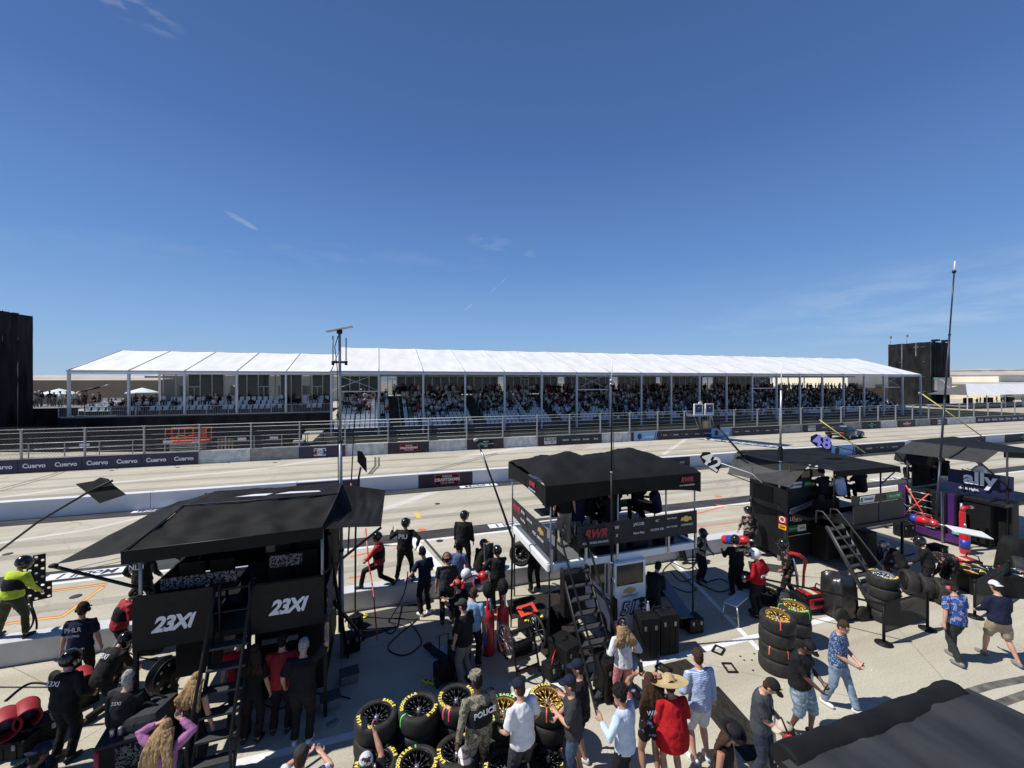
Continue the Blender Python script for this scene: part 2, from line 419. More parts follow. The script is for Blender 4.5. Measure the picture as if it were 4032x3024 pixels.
# big blue ad on the track
q = [G(2735, 1727) , G(3085, 1765), G(3200, 1752 + 16), G(2880, 1712)]
q = gp((2732, 1728), (2830, 1722), (3125, 1752), (3060, 1765))
mk = struct("painted_mark", MB().add([p + V((0, 0, .005)) for p in q], [(0, 1, 2, 3)]), mat("blue_road_paint", (.022, .045, .09), .8, spec=.12, var=.4, scale=1.5))
dx = (q[2] - q[1]).normalized()
for k_, (a, b, s) in enumerate([(2855, 1738, "READY FOR"), (2960, 1748, "TAKE OFF")]):
    p = G(a, b); M = Matrix((dx, V((-dx.y, dx.x, 0)), V((0, 0, 1)))).transposed().to_4x4(); M.translation = p + V((0, 0, .009))
    text(s, 1.2, PWHT, mk, M, bold=.02, sx=1.6)
# dark sheet over the ground in front of the long stand, drains
DGRND = mat("dark_turf", (.018, .022, .018), .95, spec=.12, var=.5, scale=3)
struct("turf", MB().add([(-6.6, 38, .006), (118, 38, .006), (118, 64, .006), (-6.6, 64, .006)], [(0, 1, 2, 3)]), DGRND)
DR = mat("iron_grate", (.03, .03, .03), .7)
for px, py in ((298, 2349), (1722, 1984), (1731, 2130), (30, 2182), (440, 1853), (1083, 1821), (2810, 1990), (700, 1840)):
    p = G(px, py)
    tag(MB().lathe([(.14, 0), (.14, .012), (.11, .016)], (p.x, p.y, 0), 14).build("drain_cover", DR), "small round iron drain cover set flush in the concrete lane", "drain cover", "drain covers in the concrete")

# ------------------------------------------------------------------ concrete barriers, banners
def logo(parent, kind, x, y, z, sz=.3):
    """small sponsor marks on a face that looks towards -Y"""
    F = facing((x, y, z), (0, -1, 0), off=.006)
    T = lambda s, dz, size, m=WLET, sx=1.0, b=.02, dx=0, sh=0: text(s, size, m, parent, facing((x + dx, y, z + dz), (0, -1, 0), off=.010), bold=b, sx=sx, shear=sh)
    def plate(w_, h_, m, dz=0, dx=0, o=.004): MB().box((x + dx, y - o, z + dz), (w_, .004, h_)).build("logo_plate", m, parent)
    if kind == 'cuervo': T("Cuervo", 0, sz * 1.25, b=.03, sx=.95)
    elif kind == 'craft':
        plate(1.5, .62, RED); plate(1.4, .17, BLKP, .19, o=.006); plate(1.4, .17, BLKP, -.20, o=.006)
        T("NASCAR", .19, .15); T("CRAFTSMAN", -.01, .24, sx=1.1, b=.03); T("TRUCK SERIES", -.20, .13)
    elif kind == 'cup':
        plate(1.25, .62, SIGNW); plate(1.15, .26, BLKP, .13, o=.006); T("NASCAR", .13, .24); T("CUP SERIES", -.15, .22, NAVD)
    elif kind == 'oreilly':
        plate(1.5, .64, BLKP); T("NASCAR", .22, .13); T("O'Reilly", 0, .3, mat("green_lettering", (.12, .55, .30), .5), dx=-.25, sx=.9); T("AUTO PARTS", 0, .13, dx=.5, sx=.7); T("SERIES", -.22, .13)
    elif kind == '250':
        plate(1.35, .24, NAVD); plate(.9, .62, SIGNW, o=.003); plate(.26, .5, RED, dx=-.3, o=.0055); plate(.26, .5, mat("logo_blue", (.05, .15, .55), .5), dx=.3, o=.0055)
        MB().box((x, y - .009, z), (1.3, .004, .26)).build("logo_plate", NAVD, parent); T("* 250 *", 0, .34, b=.03)
    elif kind == 'and':
        plate(2.9, .93, LBLU, o=.003)
        MB().prism([(x - .75 + .3 * math.cos(R(a)), z + .34 * math.sin(R(a))) for a in range(30, 390, 60)], 'y', y - .006, y - .010).build("logo_plate", NAVY, parent)
        T("ANDURIL", -.1, .27, dx=.45)
        for o in (1.05, 1.25): MB().prism([(x + o, z - .45), (x + o + .09, z - .45), (x + o + .29, z + .45), (x + o + .2, z + .45)], 'y', y - .006, y - .010).build("stripe", NAVY, parent)
    elif kind in TXT: T(TXT[kind], 0, sz)
TXT = {'busch': 'BUSCH', 'coke': 'Coca-Cola', 'free': 'Freeway', 'xf': 'xfinity', 'qual': 'Qualcomm', 'waymo': 'WAYMO', 'rb': 'RedBull', 'peak': 'PEAK', 'dot': '*', 'wild': 'TURNPIKE'}
def barrier_profile(Y, h, t):
    return [(Y, 0), (Y + .05, .09), (Y + .09, .26), (Y + .1, h), (Y + t - .1, h), (Y + t - .09, .26), (Y + t, 0)]
YF = 37.4
def wall_x(n): return (.0207 + .0928 * n) * YF
ANG = {}
def far_seg(n0, n1, m, label, logos=(), flat=True, group="concrete barrier blocks along the far side of the track"):
    x0, x1 = wall_x(n0) + .012, wall_x(n1) - .012
    root = tag(MB().prism(barrier_profile(YF, .93, .55), 'x', x0, x1).build("concrete_barrier", CONC_G if m in (NAVY, NAVD) else m), label, "barrier", group)
    if m in (NAVY, NAVD):
        MB().box(((x0 + x1) / 2, YF - .015, .475), (x1 - x0 - .01, .02, .90)).build("banner", m, root)
    for kd, fx in logos:
        logo(root, kd, x0 + (x1 - x0) * fx, YF - .025, .47, .34 if kd == 'cuervo' else .15 if len(logos) > 8 else .21)
    return root
GB = "concrete barrier blocks along the far side of the track"
cu = [('cuervo', .25), ('cuervo', .75)]
for n in range(-10, -4): far_seg(n, n + 1, NAVY, ["dark navy banner barrier block reading Cuervo, %s" % s for s in ("first of six at the left frame edge", "second of six from the left", "third of six below the fence", "fourth of six, under the black platform skirt", "fifth of six, left of the red scissor lift", "last of six, ending under the red scissor lift")][n + 10], cu)
far_seg(-4, -3, CONC_W, "white stained bare concrete barrier block right after the last navy banner on the left")
far_seg(-3, -2, CONC_G, "plain grey concrete barrier block left of the 250 logo banner")
far_seg(-2, -1, NAVY, "navy barrier block carrying the red white and blue 250 logo near the silver mast", [('250', .45)])
# note: boundaries at photo posts
far_seg(-1, 0, CONC_W, "whitewashed scuffed barrier block between the 250 logo and the red truck series logo")
far_seg(0, 1, NAVD, "dark barrier block with red CRAFTSMAN logo left of centre", [('craft', .5)])
far_seg(1, 2, CONC_W, "white blotchy barrier block right of the red CRAFTSMAN logo")
far_seg(2, 3, NAVD, "dark barrier block with green O'Reilly logo behind the tall leaning pole", [('oreilly', .5)])
far_seg(3, 4, CONC_W, "white barrier block left of the NASCAR CUP SERIES banner")
far_seg(4, 6, NAVD, "long dark banner barrier reading NASCAR CUP SERIES, BUSCH and Coca-Cola above the black canopy", [('cup', .18), ('busch', .42), ('coke', .58), ('free', .74), ('xf', .90)])
far_seg(6, 7, CONC_W, "white barrier block between the series banner and the light blue banner")
far_seg(7, 8, NAVD, "light blue ANDURIL banner barrier block, the left one of two", [('and', .5)])
star = [('dot', .03), ('busch', .10), ('dot', .2), ('wild', .3), ('dot', .42), ('peak', .5), ('dot', .6), ('qual', .71), ('dot', .81), ('waymo', .88), ('rb', .96)]
far_seg(8, 10, NAVD, "dark banner barrier with starred row of white sponsor names left of the flag stand", star)
far_seg(10, 10.8, NAVD, "light blue ANDURIL banner barrier block right below the flag stand", [('and', .5)])
far_seg(10.8, 13, NAVD, "dark banner barrier with starred row of white sponsor names right of the flag stand", star)
far_seg(13, 14, CONC_G, "streaked grey barrier block left of the parked black race car")
far_seg(14, 16, NAVD, "dark banner barrier with cup series plate behind the black race car", [('cup', .2), ('busch', .5), ('free', .75)])
far_seg(16, 17, CONC_G, "grey barrier block above the roof of the black race car")
far_seg(17, 18, NAVD, "dark barrier block with green O'Reilly logo right of the race car", [('oreilly', .5)])
far_seg(18, 19, CONC_W, "pale streaked barrier block right of the far O'Reilly logo")
far_seg(19, 20, NAVD, "dark barrier block with far red CRAFTSMAN logo", [('craft', .5)])
far_seg(20, 21, CONC_G, "grey barrier block between the far CRAFTSMAN logo and the far 250 logo")
far_seg(21, 22, NAVD, "dark barrier block with far 250 logo", [('250', .5)])
far_seg(22, 24, CONC_W, "pale barrier blocks left of the far right row of Cuervo banners")
for n in range(24, 40): far_seg(n, n + 1, NAVY, "navy barrier block reading Cuervo in the row running out at the right frame edge", cu, group="far right Cuervo barrier blocks")
# pit lane middle wall
MY = 25.0
def mid_seg(px0, px1, m, label, logos=()):
    f = lambda p: (dirv(p).x / dirv(p).y) * MY
    x0, x1 = f(px0) + .01, f(px1) - .01
    root = MB().box(((x0 + x1) / 2, MY + .21, .42), (x1 - x0, .42, .84), bev=.02).build("pit_wall_block", WALLW)
    tag(root, label, "wall block", "white pit wall blocks between lane and track")
    if m is not WALLW: MB().box(((x0 + x1) / 2, MY - .012, .40), (x1 - x0 - .01, .024, .77)).build("banner", m, root)
    for kd, fx in logos: logo(root, kd, x0 + (x1 - x0) * fx, MY - .026, .42, .18)
f_ = lambda a: a
mid_seg(-900, -100, WALLW, "white pit wall block running out at the left edge of the photo")
mid_seg(-100, 592, WALLW, "long white pit wall block below the Cuervo banners left of the black canopy")
mid_seg(592, 1168, WALLW, "white pit wall block showing just above the left black canopy")
mid_seg(1168, 1418, NAVY, "navy banner pit wall block behind the silver mast")
mid_seg(1418, 1648, WALLW, "white pit wall block left of the big red CRAFTSMAN logo")
mid_seg(1648, 1860, NAVD, "dark pit wall block with the big red CRAFTSMAN logo left of the middle canopy", [('craft', .52)])
mid_seg(1860, 2230, WALLW, "white pit wall block right of the big red CRAFTSMAN logo, ending behind the middle canopy")
mid_seg(2230, 2716, NAVD, "dark pit wall block reading Freeway and xfinity behind the middle canopy", [('cup', .25), ('coke', .72), ('free', .83), ('xf', .93)])
mid_seg(2716, 2898, WALLW, "white pit wall block behind the grey number 42 sign")
mid_seg(2898, 3110, NAVD, "light blue pit wall block behind the folded awning", [('and', .35)])
mid_seg(3110, 3355, NAVD, "light blue ended pit wall block below the purple number 48 sign", [('and', .85)])
mid_seg(3355, 3562, NAVD, "dark pit wall block with starred sponsor names below the race car", [('dot', .1), ('wild', .3), ('dot', .45), ('peak', .55), ('dot', .65), ('qual', .8)])
mid_seg(3562, 3716, WALLW, "white pit wall block right of the yellow pole")
mid_seg(3716, 3880, NAVD, "dark pit wall block with cup series plate at far right", [('cup', .3), ('coke', .6), ('free', .8)])
mid_seg(3880, 3956, WALLW, "short white pit wall block near the right frame edge")
mid_seg(3956, 4300, NAVD, "dark pit wall block cut by the right frame edge", [('oreilly', .2)])
# near pit wall
for i, (x0, x1, lab) in enumerate([(-24, -8.2, "low pale concrete pit wall section at the far left beneath the yellow-suited crewman"), (-8.2, -3.4, "low concrete pit wall section behind the navy-shirted man at left"), (-3.4, 1.2, "low concrete pit wall section the red-sleeved crewman straddles"),
                                   (1.2, 6.0, "low concrete pit wall section left of the middle pit stand's cabinet"), (6.0, 10.8, "low concrete pit wall section right of the middle pit stand"), (10.8, 30, "low concrete pit wall section running behind the right-hand pit stands")]):
    tag(MB().box(((x0 + x1) / 2, 12.5, .265), (x1 - x0 - .02, .46, .53), bev=.02).build("pit_wall", mat("pit_wall_concrete", (.56, .57, .58), .8, var=.1, scale=2, bump=.15, bscale=25)), lab, "wall", "low pit wall sections the crews stand at")

# ------------------------------------------------------------------ catch fence
fence = empty("catch_fence", (0, YF + .3, 0), label="tall galvanised catch fence with cables and mesh standing behind the far barrier", cat="fence")
def part(mb, name, m, root, **k):
    """geometry given in world coordinates, parented to an unrotated root"""
    o = mb.build(name, m, root, **k); o.location = -V(root.location); return o
pm = MB().box((0, 0, 1.9), (.10, .12, 1.95)).tube([(0, 0, 2.8), (0, -.04, 2.9), (0, -.28, 3.02)], .045, 6).tube([(0, 0, 2.8), (0, .06, 2.92), (0, .10, 2.98)], .04, 6).mesh("post", GALV)
for n in range(-10, 44):
    o = bpy.data.objects.new("post", pm); COL.objects.link(o); o.parent = fence; o.location = (wall_x(n), 0, 0)
for z, r, dy in ((2.98, .024, -.2), (2.72, .020, -.06), (2.35, .013, -.06), (1.98, .013, -.06), (1.62, .013, -.06), (1.28, .013, -.06), (.99, .022, -.06)):
    MB().tube([(wall_x(-10), dy, z), (wall_x(43), dy, z)], r, 6).build("rail", GALV, fence)
def mesh_mat(name, dens, col, sc=14):
    m = bpy.data.materials.new(name); m.use_nodes = True; t = m.node_tree; b = t.nodes["Principled BSDF"]
    b.inputs['Base Color'].default_value = tuple(col) + (1,); b.inputs['Roughness'].default_value = .7
    tcn = t.nodes.new("ShaderNodeTexCoord"); res = []
    for a in (45, -45):
        mpn = t.nodes.new("ShaderNodeMapping"); mpn.inputs['Rotation'].default_value = (0, R(a), 0); t.links.new(tcn.outputs['Object'], mpn.inputs[0])
        wv = t.nodes.new("ShaderNodeTexWave"); wv.inputs['Scale'].default_value = sc; wv.bands_direction = 'X'; t.links.new(mpn.outputs[0], wv.inputs['Vector'])
        g = t.nodes.new("ShaderNodeMath"); g.operation = 'GREATER_THAN'; g.inputs[1].default_value = 1 - dens; t.links.new(wv.outputs['Fac'], g.inputs[0]); res.append(g.outputs[0])
    mx = t.nodes.new("ShaderNodeMath"); mx.operation = 'MAXIMUM'; t.links.new(res[0], mx.inputs[0]); t.links.new(res[1], mx.inputs[1])
    t.links.new(mx.outputs[0], b.inputs['Alpha']); MATS[name] = m
    return m
CHAIN = mesh_mat("chain_link_wire", .006, (.16, .165, .17), 2.2)
MB().add([(wall_x(-10), -.03, .96), (wall_x(43), -.03, .96), (wall_x(43), -.03, 2.85), (wall_x(-10), -.03, 2.85)], [(0, 1, 2, 3)]).build("wire_mesh", CHAIN, fence)
# inner service fence: low panels at left, behind the catch fence
svc = empty("crowd_barrier_fence", (0, 40.4, 0), label="lower inner rail fence with small white notices behind the catch fence at left", cat="fence")
xs = [-33.2 + i * 2.1 for i in range(13)]
for i, x in enumerate(xs): MB().box((x, 0, .85), (.06, .06, 1.7)).build("post", GALV, svc)
for z in (1.66, 1.2, .9, .6): MB().tube([(xs[0], 0, z), (xs[-1], 0, z)], .022, 6).build("rail", GALV, svc)
MB().add([(xs[0], .02, .1), (xs[-1], .02, .1), (xs[-1], .02, 1.7), (xs[0], .02, 1.7)], [(0, 1, 2, 3)]).build("wire_mesh", CHAIN, svc)
for x in (-31.8, -27.0, -21.5, -16.2, -11.0, -8.6): MB().box((x, -.03, 1.42), (.62, .01, .2)).build("notice_plate", SIGNW, svc)
# black screened fence behind
sc_ = empty("screened_fence", (-15, 44, 0), label="long black fabric-covered fence on the ground below the left hospitality deck", cat="fence")
for (xa, ya), (xb, yb) in (((-70, 61), (-28.2, 47.7)), ((-28.2, 47.7), (-14.6, 43.6)), ((-14.6, 43.6), (-6.6, 41.6))):
    an = math.atan2(yb - ya, xb - xa); ln = math.hypot(xb - xa, yb - ya); MB().box(((xa + xb) / 2 + 15, (ya + yb) / 2 - 44, 1.12), (ln, .05, 2.2), rot=(0, 0, an)).build("fabric_screen", BLKS, sc_)
    for i in range(int(ln / 2.6)): MB().box((xa + (xb - xa) * i * 2.6 / ln + 15, ya + (yb - ya) * i * 2.6 / ln - 43.9, 1.15), (.06, .05, 2.3)).build("post", BLKM, sc_)

RUBL = mat("rubbered_line", (.34, .32, .28), .9, spec=.1, var=.3, scale=1.4, stretch=(.12, 1.5, 1), col2=(.52, .49, .41), bump=.1, alpha=.28)
for y_, w_ in ((19.6, .5), (21.0, .7), (14.9, .45), (29.4, .8), (31.6, .6), (34.3, .5)): strip("rubber_track", [(-60, y_ + .4), (20, y_), (60, y_ + .3), (140, y_)], w_, RUBL, .0035)

PATCH = mat("patched_concrete", (.40, .375, .32), .9, spec=.1, var=.15, scale=5, bump=.2)
for px, py, a, b, r_ in ((1250, 1985, 1.6, .9, 39), (2280, 1700 + 60, 2.6, 1.4, 39), (2850, 1900, 1.8, .7, 39), (560, 2080, 1.2, .8, 39), (240, 1960, 3, 1.2, 39)):
    p = G(px, py); c_, s_ = math.cos(R(r_)), math.sin(R(r_)); struct("concrete_patch", MB().add([(p.x + (u * a * c_ - v * b * s_) / 2, p.y + (u * a * s_ + v * b * c_) / 2, .0022) for u, v in ((-1, -1), (1, -1), (1, 1), (-1, 1))], [(0, 1, 2, 3)]), PATCH)
# ------------------------------------------------------------------ tents and grandstands
TENT = mat("white_tent_fabric", (.78, .78, .77), .55, var=.10, scale=.8, bump=1.0, bscale=1.1, stretch=(1, .3, 1))
TENTB = mat("tent_beam_aluminium", (.50, .52, .54), .5, metal=.2, var=.1, scale=2)
GLASSD = mat("tinted_glass", (.018, .021, .024), .12, var=.4, scale=1.5, spec=.5)
GLASSC = mat("clear_glass_panel", (.25, .3, .33), .08, var=.05, alpha=.38)
DECK = mat("deck_grey", (.22, .22, .22), .8, var=.2, scale=1.5)
STEP = mat("riser_dark", (.045, .05, .045), .85, var=.3, scale=1.5)
def tent(name, label, x0, nb, yf, yr, yb, ze, zr, root_loc, zpost, glz, ybase, sag=.03):
    root = empty(name, root_loc, label=label, cat="tent")
    O = -V(root_loc)
    def P(mb, nm, m, solid=0): return mb.build(nm, m, root, loc=O, solid=solid)
    x1 = x0 + 5 * nb
    for b in range(nb):
        a = x0 + 5 * b; rows = []
        for j, t in enumerate([i / 6 for i in range(7)]):
            row = []
            for i in range(9):
                s = i / 8; sg = math.sin(math.pi * s)
                n = noise.noise(V((a * .37 + s * 3, t * 4, b))) * .11
                row.append((a + 5 * s, yf + (yr - yf) * t, ze + (zr - ze) * t - sag * sg * 1.6 * (1 if t > 0 else 0) + (n * sg if 0 < t < 1 else 0)))
            rows.append(row)
        P(MB().sheet(rows), "roof_panel", TENT)
        rows = [[(a + 5 * i / 4, yr + (yb - yr) * t, zr + (ze - zr) * t) for i in range(5)] for t in (0, .5, 1)]
        P(MB().sheet(rows), "roof_panel", TENT)
    # end gables
    # eave gutter and fascia
    P(MB().box(((x0 + x1) / 2, yf - .02, ze - .10), (x1 - x0 + .3, .22, .20)), "eave_beam", TENTB)
    P(MB().box(((x0 + x1) / 2, yf - .06, ze - .30), (x1 - x0, .05, .16)), "eave_fabric", WHT)
    P(MB().box(((x0 + x1) / 2, yb, ze - .12), (x1 - x0 + .3, .22, .24)), "eave_beam", TENTB)
    for b in range(nb + 1):
        a = x0 + 5 * b
        mb = MB().tube([(a, yf, ze + .02), (a, yr, zr + .02)], .055, 6).tube([(a, yr, zr + .02), (a, yb, ze + .02)], .055, 6)
        P(mb, "rafter", TENTB)
        P(MB().box((a, yf + .02, (ze + zpost) / 2), (.20, .26, ze - zpost)), "post", mat("tent_post", (.62, .63, .64), .45, metal=.2, var=.05))
        P(MB().box((a, yb, (ze + ybase) / 2), (.2, .26, ze - ybase)), "post", mat("tent_post", (.62, .63, .64)))
    return root, P
rt, PR = tent("grandstand_tent", "very long white ridged tent roof on slim posts over the crowded right-hand grandstand", -5, 20, 49.8, 60.8, 71.8, 7.42, 10.85, (45, 49.8, 0), .1, None, 0)
lt, PL = tent("hospitality_tent", "shorter lower white tent over the raised hospitality deck on the left", -30.4, 5, 54.7, 64.0, 73.3, 7.42, 10.08, (-18, 54.7, 0), 2.55, None, 0)
# glazed back walls
FRM = mat("window_frame_aluminium", (.60, .60, .59), .5, metal=.2, var=.08)
def glazing(P, x0, x1, y, z0, z1, n, clear, doors=()):
    w_ = (x1 - x0) / n
    for i in range(n):
        a = x0 + w_ * (i + .5)
        P(MB().box((a, y, (z0 + z1) / 2), (w_ - .12, .03, z1 - z0 - .02)), "window_pane", GLASSC if i in clear else GLASSD)
    mb = MB()
    for i in range(n + 1): mb.box((x0 + w_ * i, y - .03, (z0 + z1) / 2), (.11, .1, z1 - z0))
    mb.box(((x0 + x1) / 2, y - .035, z1), (x1 - x0, .1, .12)); mb.box(((x0 + x1) / 2, y - .035, z0), (x1 - x0, .1, .1))
    for i in doors: mb.box((x0 + w_ * (i + .5), y - .05, z0 + 2.2), (w_ * 1.0, .1, .1)).box((x0 + w_ * (i + .5), y - .05, z0 + 1.1), (.09, .09, 2.2))
    P(mb, "window_frame", FRM)
random.seed(3)
glazing(PR, -5, 72, 61.2, 4.35, 6.95, 62, {4, 5, 18, 26, 34, 41, 49, 50}, (5, 21, 37, 52))
glazing(PL, -24.9, -5.9, 61.0, 3.35, 7.1, 15, {0, 1, 5, 9, 12}, (2, 8, 13))
PR(MB().box((-4.9, 66, 5.6), (.06, 11, 3.4)), "end_curtain", mat("tent_side_grey", (.22, .22, .22), .8))
PR(MB().box((45, 60.9, 7.12), (100, .1, .32)), "fabric_fascia", mat("tent_lining", (.45, .44, .42), .8))
# grandstand body: stepped tiers
st = empty("grandstand", (45, 50, 0), label="long stepped grandstand full of white seats under the big tent on the right", cat="grandstand")
NR = 12; RUN, RISE, Y0, Z0 = .80, .315, 50.6, .45
def SP(mb, nm, m): return mb.build(nm, m, st, loc=-V(st.location))
for r in range(NR): SP(MB().box((45, Y0 + r * RUN + RUN / 2 + .2, Z0 + r * RISE - RISE / 2 - .02), (99.5, RUN - .004, RISE + .03)), "tier", STEP)
SP(MB().box((45, 61.6, 4.0), (99.5, 2.6, .2)), "rear_walkway", DECK)
SP(MB().box((45, 50.2, .62), (99.5, .04, .62)), "front_screen", mat("navy_scrim", (.035, .038, .06), .8, var=.3, scale=1.5))
SP(MB().box((45, 50.15, .30), (99.5, .03, .05)), "green_edge", mat("turf_green", (.09, .16, .07), .9))
AIS = [1.9, 12.4, 22.8, 33.2, 43.6, 54, 64.4, 74.8, 85.2]
STR = mat("stair_tread_grey", (.10, .10, .095), .8, var=.2)
for a in AIS:
    mb = MB()
    for r in range(NR): mb.box((a, Y0 + r * RUN + .25, Z0 + r * RISE + .02), (1.1, .45, .06)).box((a, Y0 + r * RUN + .65, Z0 + r * RISE + .17), (1.1, .38, .05))
    SP(mb, "stair", STR)
    mb = MB()
    for r in range(0, NR, 2): mb.tube([(a + .62, Y0 + r * RUN + .3, Z0 + r * RISE), (a + .62, Y0 + r * RUN + .3, Z0 + r * RISE + .95)], .03, 5)
    SP(mb, "handrail", WHT)
for bx in (-5, 25, 55, 85):   # wind braces in some bays
    mb = MB().tube([(bx, 50.2, 5.2), (bx + 5, 50.2, 7.2)], .035, 6).tube([(bx, 50.2, 7.2), (bx + 5, 50.2, 5.2)], .035, 6).box((bx + 2.5, 50.1, 5.1), (4.8, .12, .13)).box((bx + 2.5, 50.1, 6.95), (4.8, .12, .12))
    PR(mb, "wind_brace", mat("tent_post", (.62, .63, .64)))
# left deck
dk = empty("hospitality_deck", (-18, 54.5, 0), label="raised black-skirted deck with railing below the left tent", cat="deck")
def DP(mb, nm, m): return mb.build(nm, m, dk, loc=-V(dk.location))
DP(MB().box((-18.2, 58.4, 2.5), (25.6, 7.8, .14)), "floor", DECK)
DP(MB().box((-18.2, 54.40, 1.22), (25.8, .08, 2.44)), "skirt", BLKS)
for i in range(3): DP(MB().box((-18.2, 55.9 + i * .85, 2.6 + .22 * i), (24.6, .85, .05 + .44 * i)), "tier", STEP)
mb = MB()
for i in range(13): mb.box((-31.0 + i * 2.13, 54.3, 3.05), (.05, .05, 1.0))
for i in range(160): mb.box((-30.95 + i * .16, 54.3, 3.02), (.018, .018, .86))
mb.box((-18.2, 54.3, 3.55), (25.6, .05, .05)).box((-18.2, 54.3, 2.6), (25.6, .05, .05))
DP(mb, "railing", mat("railing_grey", (.42, .43, .44), .5, metal=.3))
# terrace extension left of the tent, behind
tr = empty("terrace", (-36, 60, 0), label="black-skirted open terrace with railing between the left tower and the left tent", cat="terrace")
def TP(mb, nm, m): return mb.build(nm, m, tr, loc=-V(tr.location))
TP(MB().box((-36.2, 57.0, 1.7), (10.6, .08, 3.4)), "skirt", BLKS)
TP(MB().box((-36.2, 62, 3.32), (10.6, 9.8, .12)), "floor", DECK)
mb = MB()
for i in range(66): mb.box((-41.4 + i * .16, 57.0, 3.95), (.02, .02, 1.0))
mb.box((-36.2, 57.0, 4.45), (10.6, .06, .06))
TP(mb, "railing", MATS["railing_grey"])
def parasol(x, y, z, label):
    r = empty("parasol", (x, y, z), label=label, cat="parasol", group="white parasols on the terrace")
    mb = MB().lathe([(1.9, 1.95), (1.88, 2.1), (1.0, 2.42), (.06, 2.72), (.01, 2.75)], seg=8, smooth=False); mb.build("canopy", mat("pale_parasol_fabric", (.66, .75, .80), .7, var=.05), r)
    MB().tube([(0, 0, 0), (0, 0, 2.7)], .035, 6).build("pole", GALV, r)
    MB().lathe([(.3, 0), (.3, .06), (.05, .1)], seg=10).build("base", BLKM, r)
parasol(-37.6, 66, 2.6, "white eight-sided parasol right beside the tall black tower at left")
parasol(-31.0, 70, 2.6, "white parasol seen through the first bay of the left tent")
parasol(-20.0, 76, 3.4, "white parasol seen through the glass behind the left tent's second bay")
# towers
def tower(name, x0, x1, y0, y1, z, label, panels):
    r = empty(name, ((x0 + x1) / 2, (y0 + y1) / 2, 0), label=label, cat="tower")
    o = -V(r.location)
    def wall(a, b, nx, nz_, nm):
        a, b = V(a), V(b); rows = []
        nrm = (b - a).cross(V((0, 0, 1))).normalized()
        for i in range(nx + 1):
            s = i / nx; col = []
            for j in range(nz_ + 1):
                t = j / nz_; p = a + (b - a) * s; h_ = z + .12 * noise.noise(V((s * 6, 1, z)))
                wob = noise.noise(V((s * 9, t * 1.3, z))) * .34 + noise.noise(V((s * 25, t * 5, z))) * .14 - .10 * abs(math.sin(t * 4.3 * math.pi)) ** 6
                wob *= min(1, 4 * s, 4 * (1 - s)) + .15
                col.append(p + nrm * wob + V((0, 0, h_ * t)))
            rows.append(col)
        MB().sheet(rows).build(nm, BLKS, r, loc=o)
    wall((x0, y0, 0), (x1, y0, 0), 34, 26, "fabric_wall"); wall((x0, y1, 0), (x0, y0, 0), 34, 26, "fabric_wall")
    wall((x1, y0, 0), (x1, y1, 0), 34, 26, "fabric_wall"); wall((x1, y1, 0), (x0, y1, 0), 10, 10, "fabric_wall")
    mb = MB()
    for i in range(panels + 1):
        y = y0 + (y1 - y0) * i / panels
        mb.tube([(x0 + .12, y, 0), (x0 + .12, y, z + .15)], .05, 5); mb.tube([(x1 - .12, y, 0), (x1 - .12, y, z + .15)], .05, 5)
    for k_ in range(1, 5): mb.tube([(x0 + .1, y0, z * k_ / 4.3), (x0 + .1, y1, z * k_ / 4.3)], .04, 5)
    mb.build("scaffold_frame", GREYM, r, loc=o)
    MB().box(((x0 + x1) / 2, (y0 + y1) / 2, z - 1.2), (x1 - x0 - .6, y1 - y0 - .6, .1)).build("platform", DECK, r, loc=o)
    return r
tower("black_tower", -46, -34.2, 51.0, 56.3, 13.0, "tall tower wrapped in black fabric cut by the left frame edge", 3)
tw = tower("scaffold_tower", 125.3, 132.7, 63.8, 72.4, 15.5, "black fabric-wrapped scaffold tower with camera crew on top beyond the tent at right", 3)
# screen on the tower
sr = empty("video_screen", (128.4, 63.2, 5.4), label="large video screen with a curved track and scoring column at the right tower foot", cat="screen")
sr.scale = (.9, 1, .74)
MB().box((0, 0, 0), (7.9, .25, 4.5)).build("screen_frame", BLKP, sr)
SCR = lambda n, c, e=.35: mat(n, c, .4, emit=(c[0], c[1], c[2], e))
MB().box((.3, -.14, 0), (7.0, .02, 4.2)).build("picture", SCR("screen_grey", (.16, .16, .17)), sr)
MB().tube([(-1.2, -.17, 1.5), (.4, -.17, 1.1), (.9, -.17, .2), (2, -.17, -.8), (3.6, -.17, -1.7)], .09, 5).build("picture_line", SCR("screen_white", (.6, .6, .6)), sr)
MB().box((-3.0, -.16, 1.85), (1.5, .02, .5)).build("picture_green", SCR("screen_green", (.05, .5, .12)), sr)
mb = MB()
for i in range(11): mb.box((-3.0, -.17, 1.35 - i * .3), (1.3, .02, .13))
mb.build("score_rows", SCR("screen_pink", (.55, .4, .42)), sr)
# floodlamps on tower
for x, y in ((125.4, 72.0), (125.4, 68.5)):
    r = empty("weather_mast", (x, y, 15.4), label="small lamp on a thin stalk at the %s of the right tower's left parapet" % ("far end" if y > 70 else "middle"), cat="mast")
    MB().tube([(0, 0, 0), (0, 0, 1.9)], .05, 5).build("stalk", GREYM, r); MB().box((0, -.1, 2.0), (.5, .3, .6), bev=.08).build("lamp_head", GREYM, r)
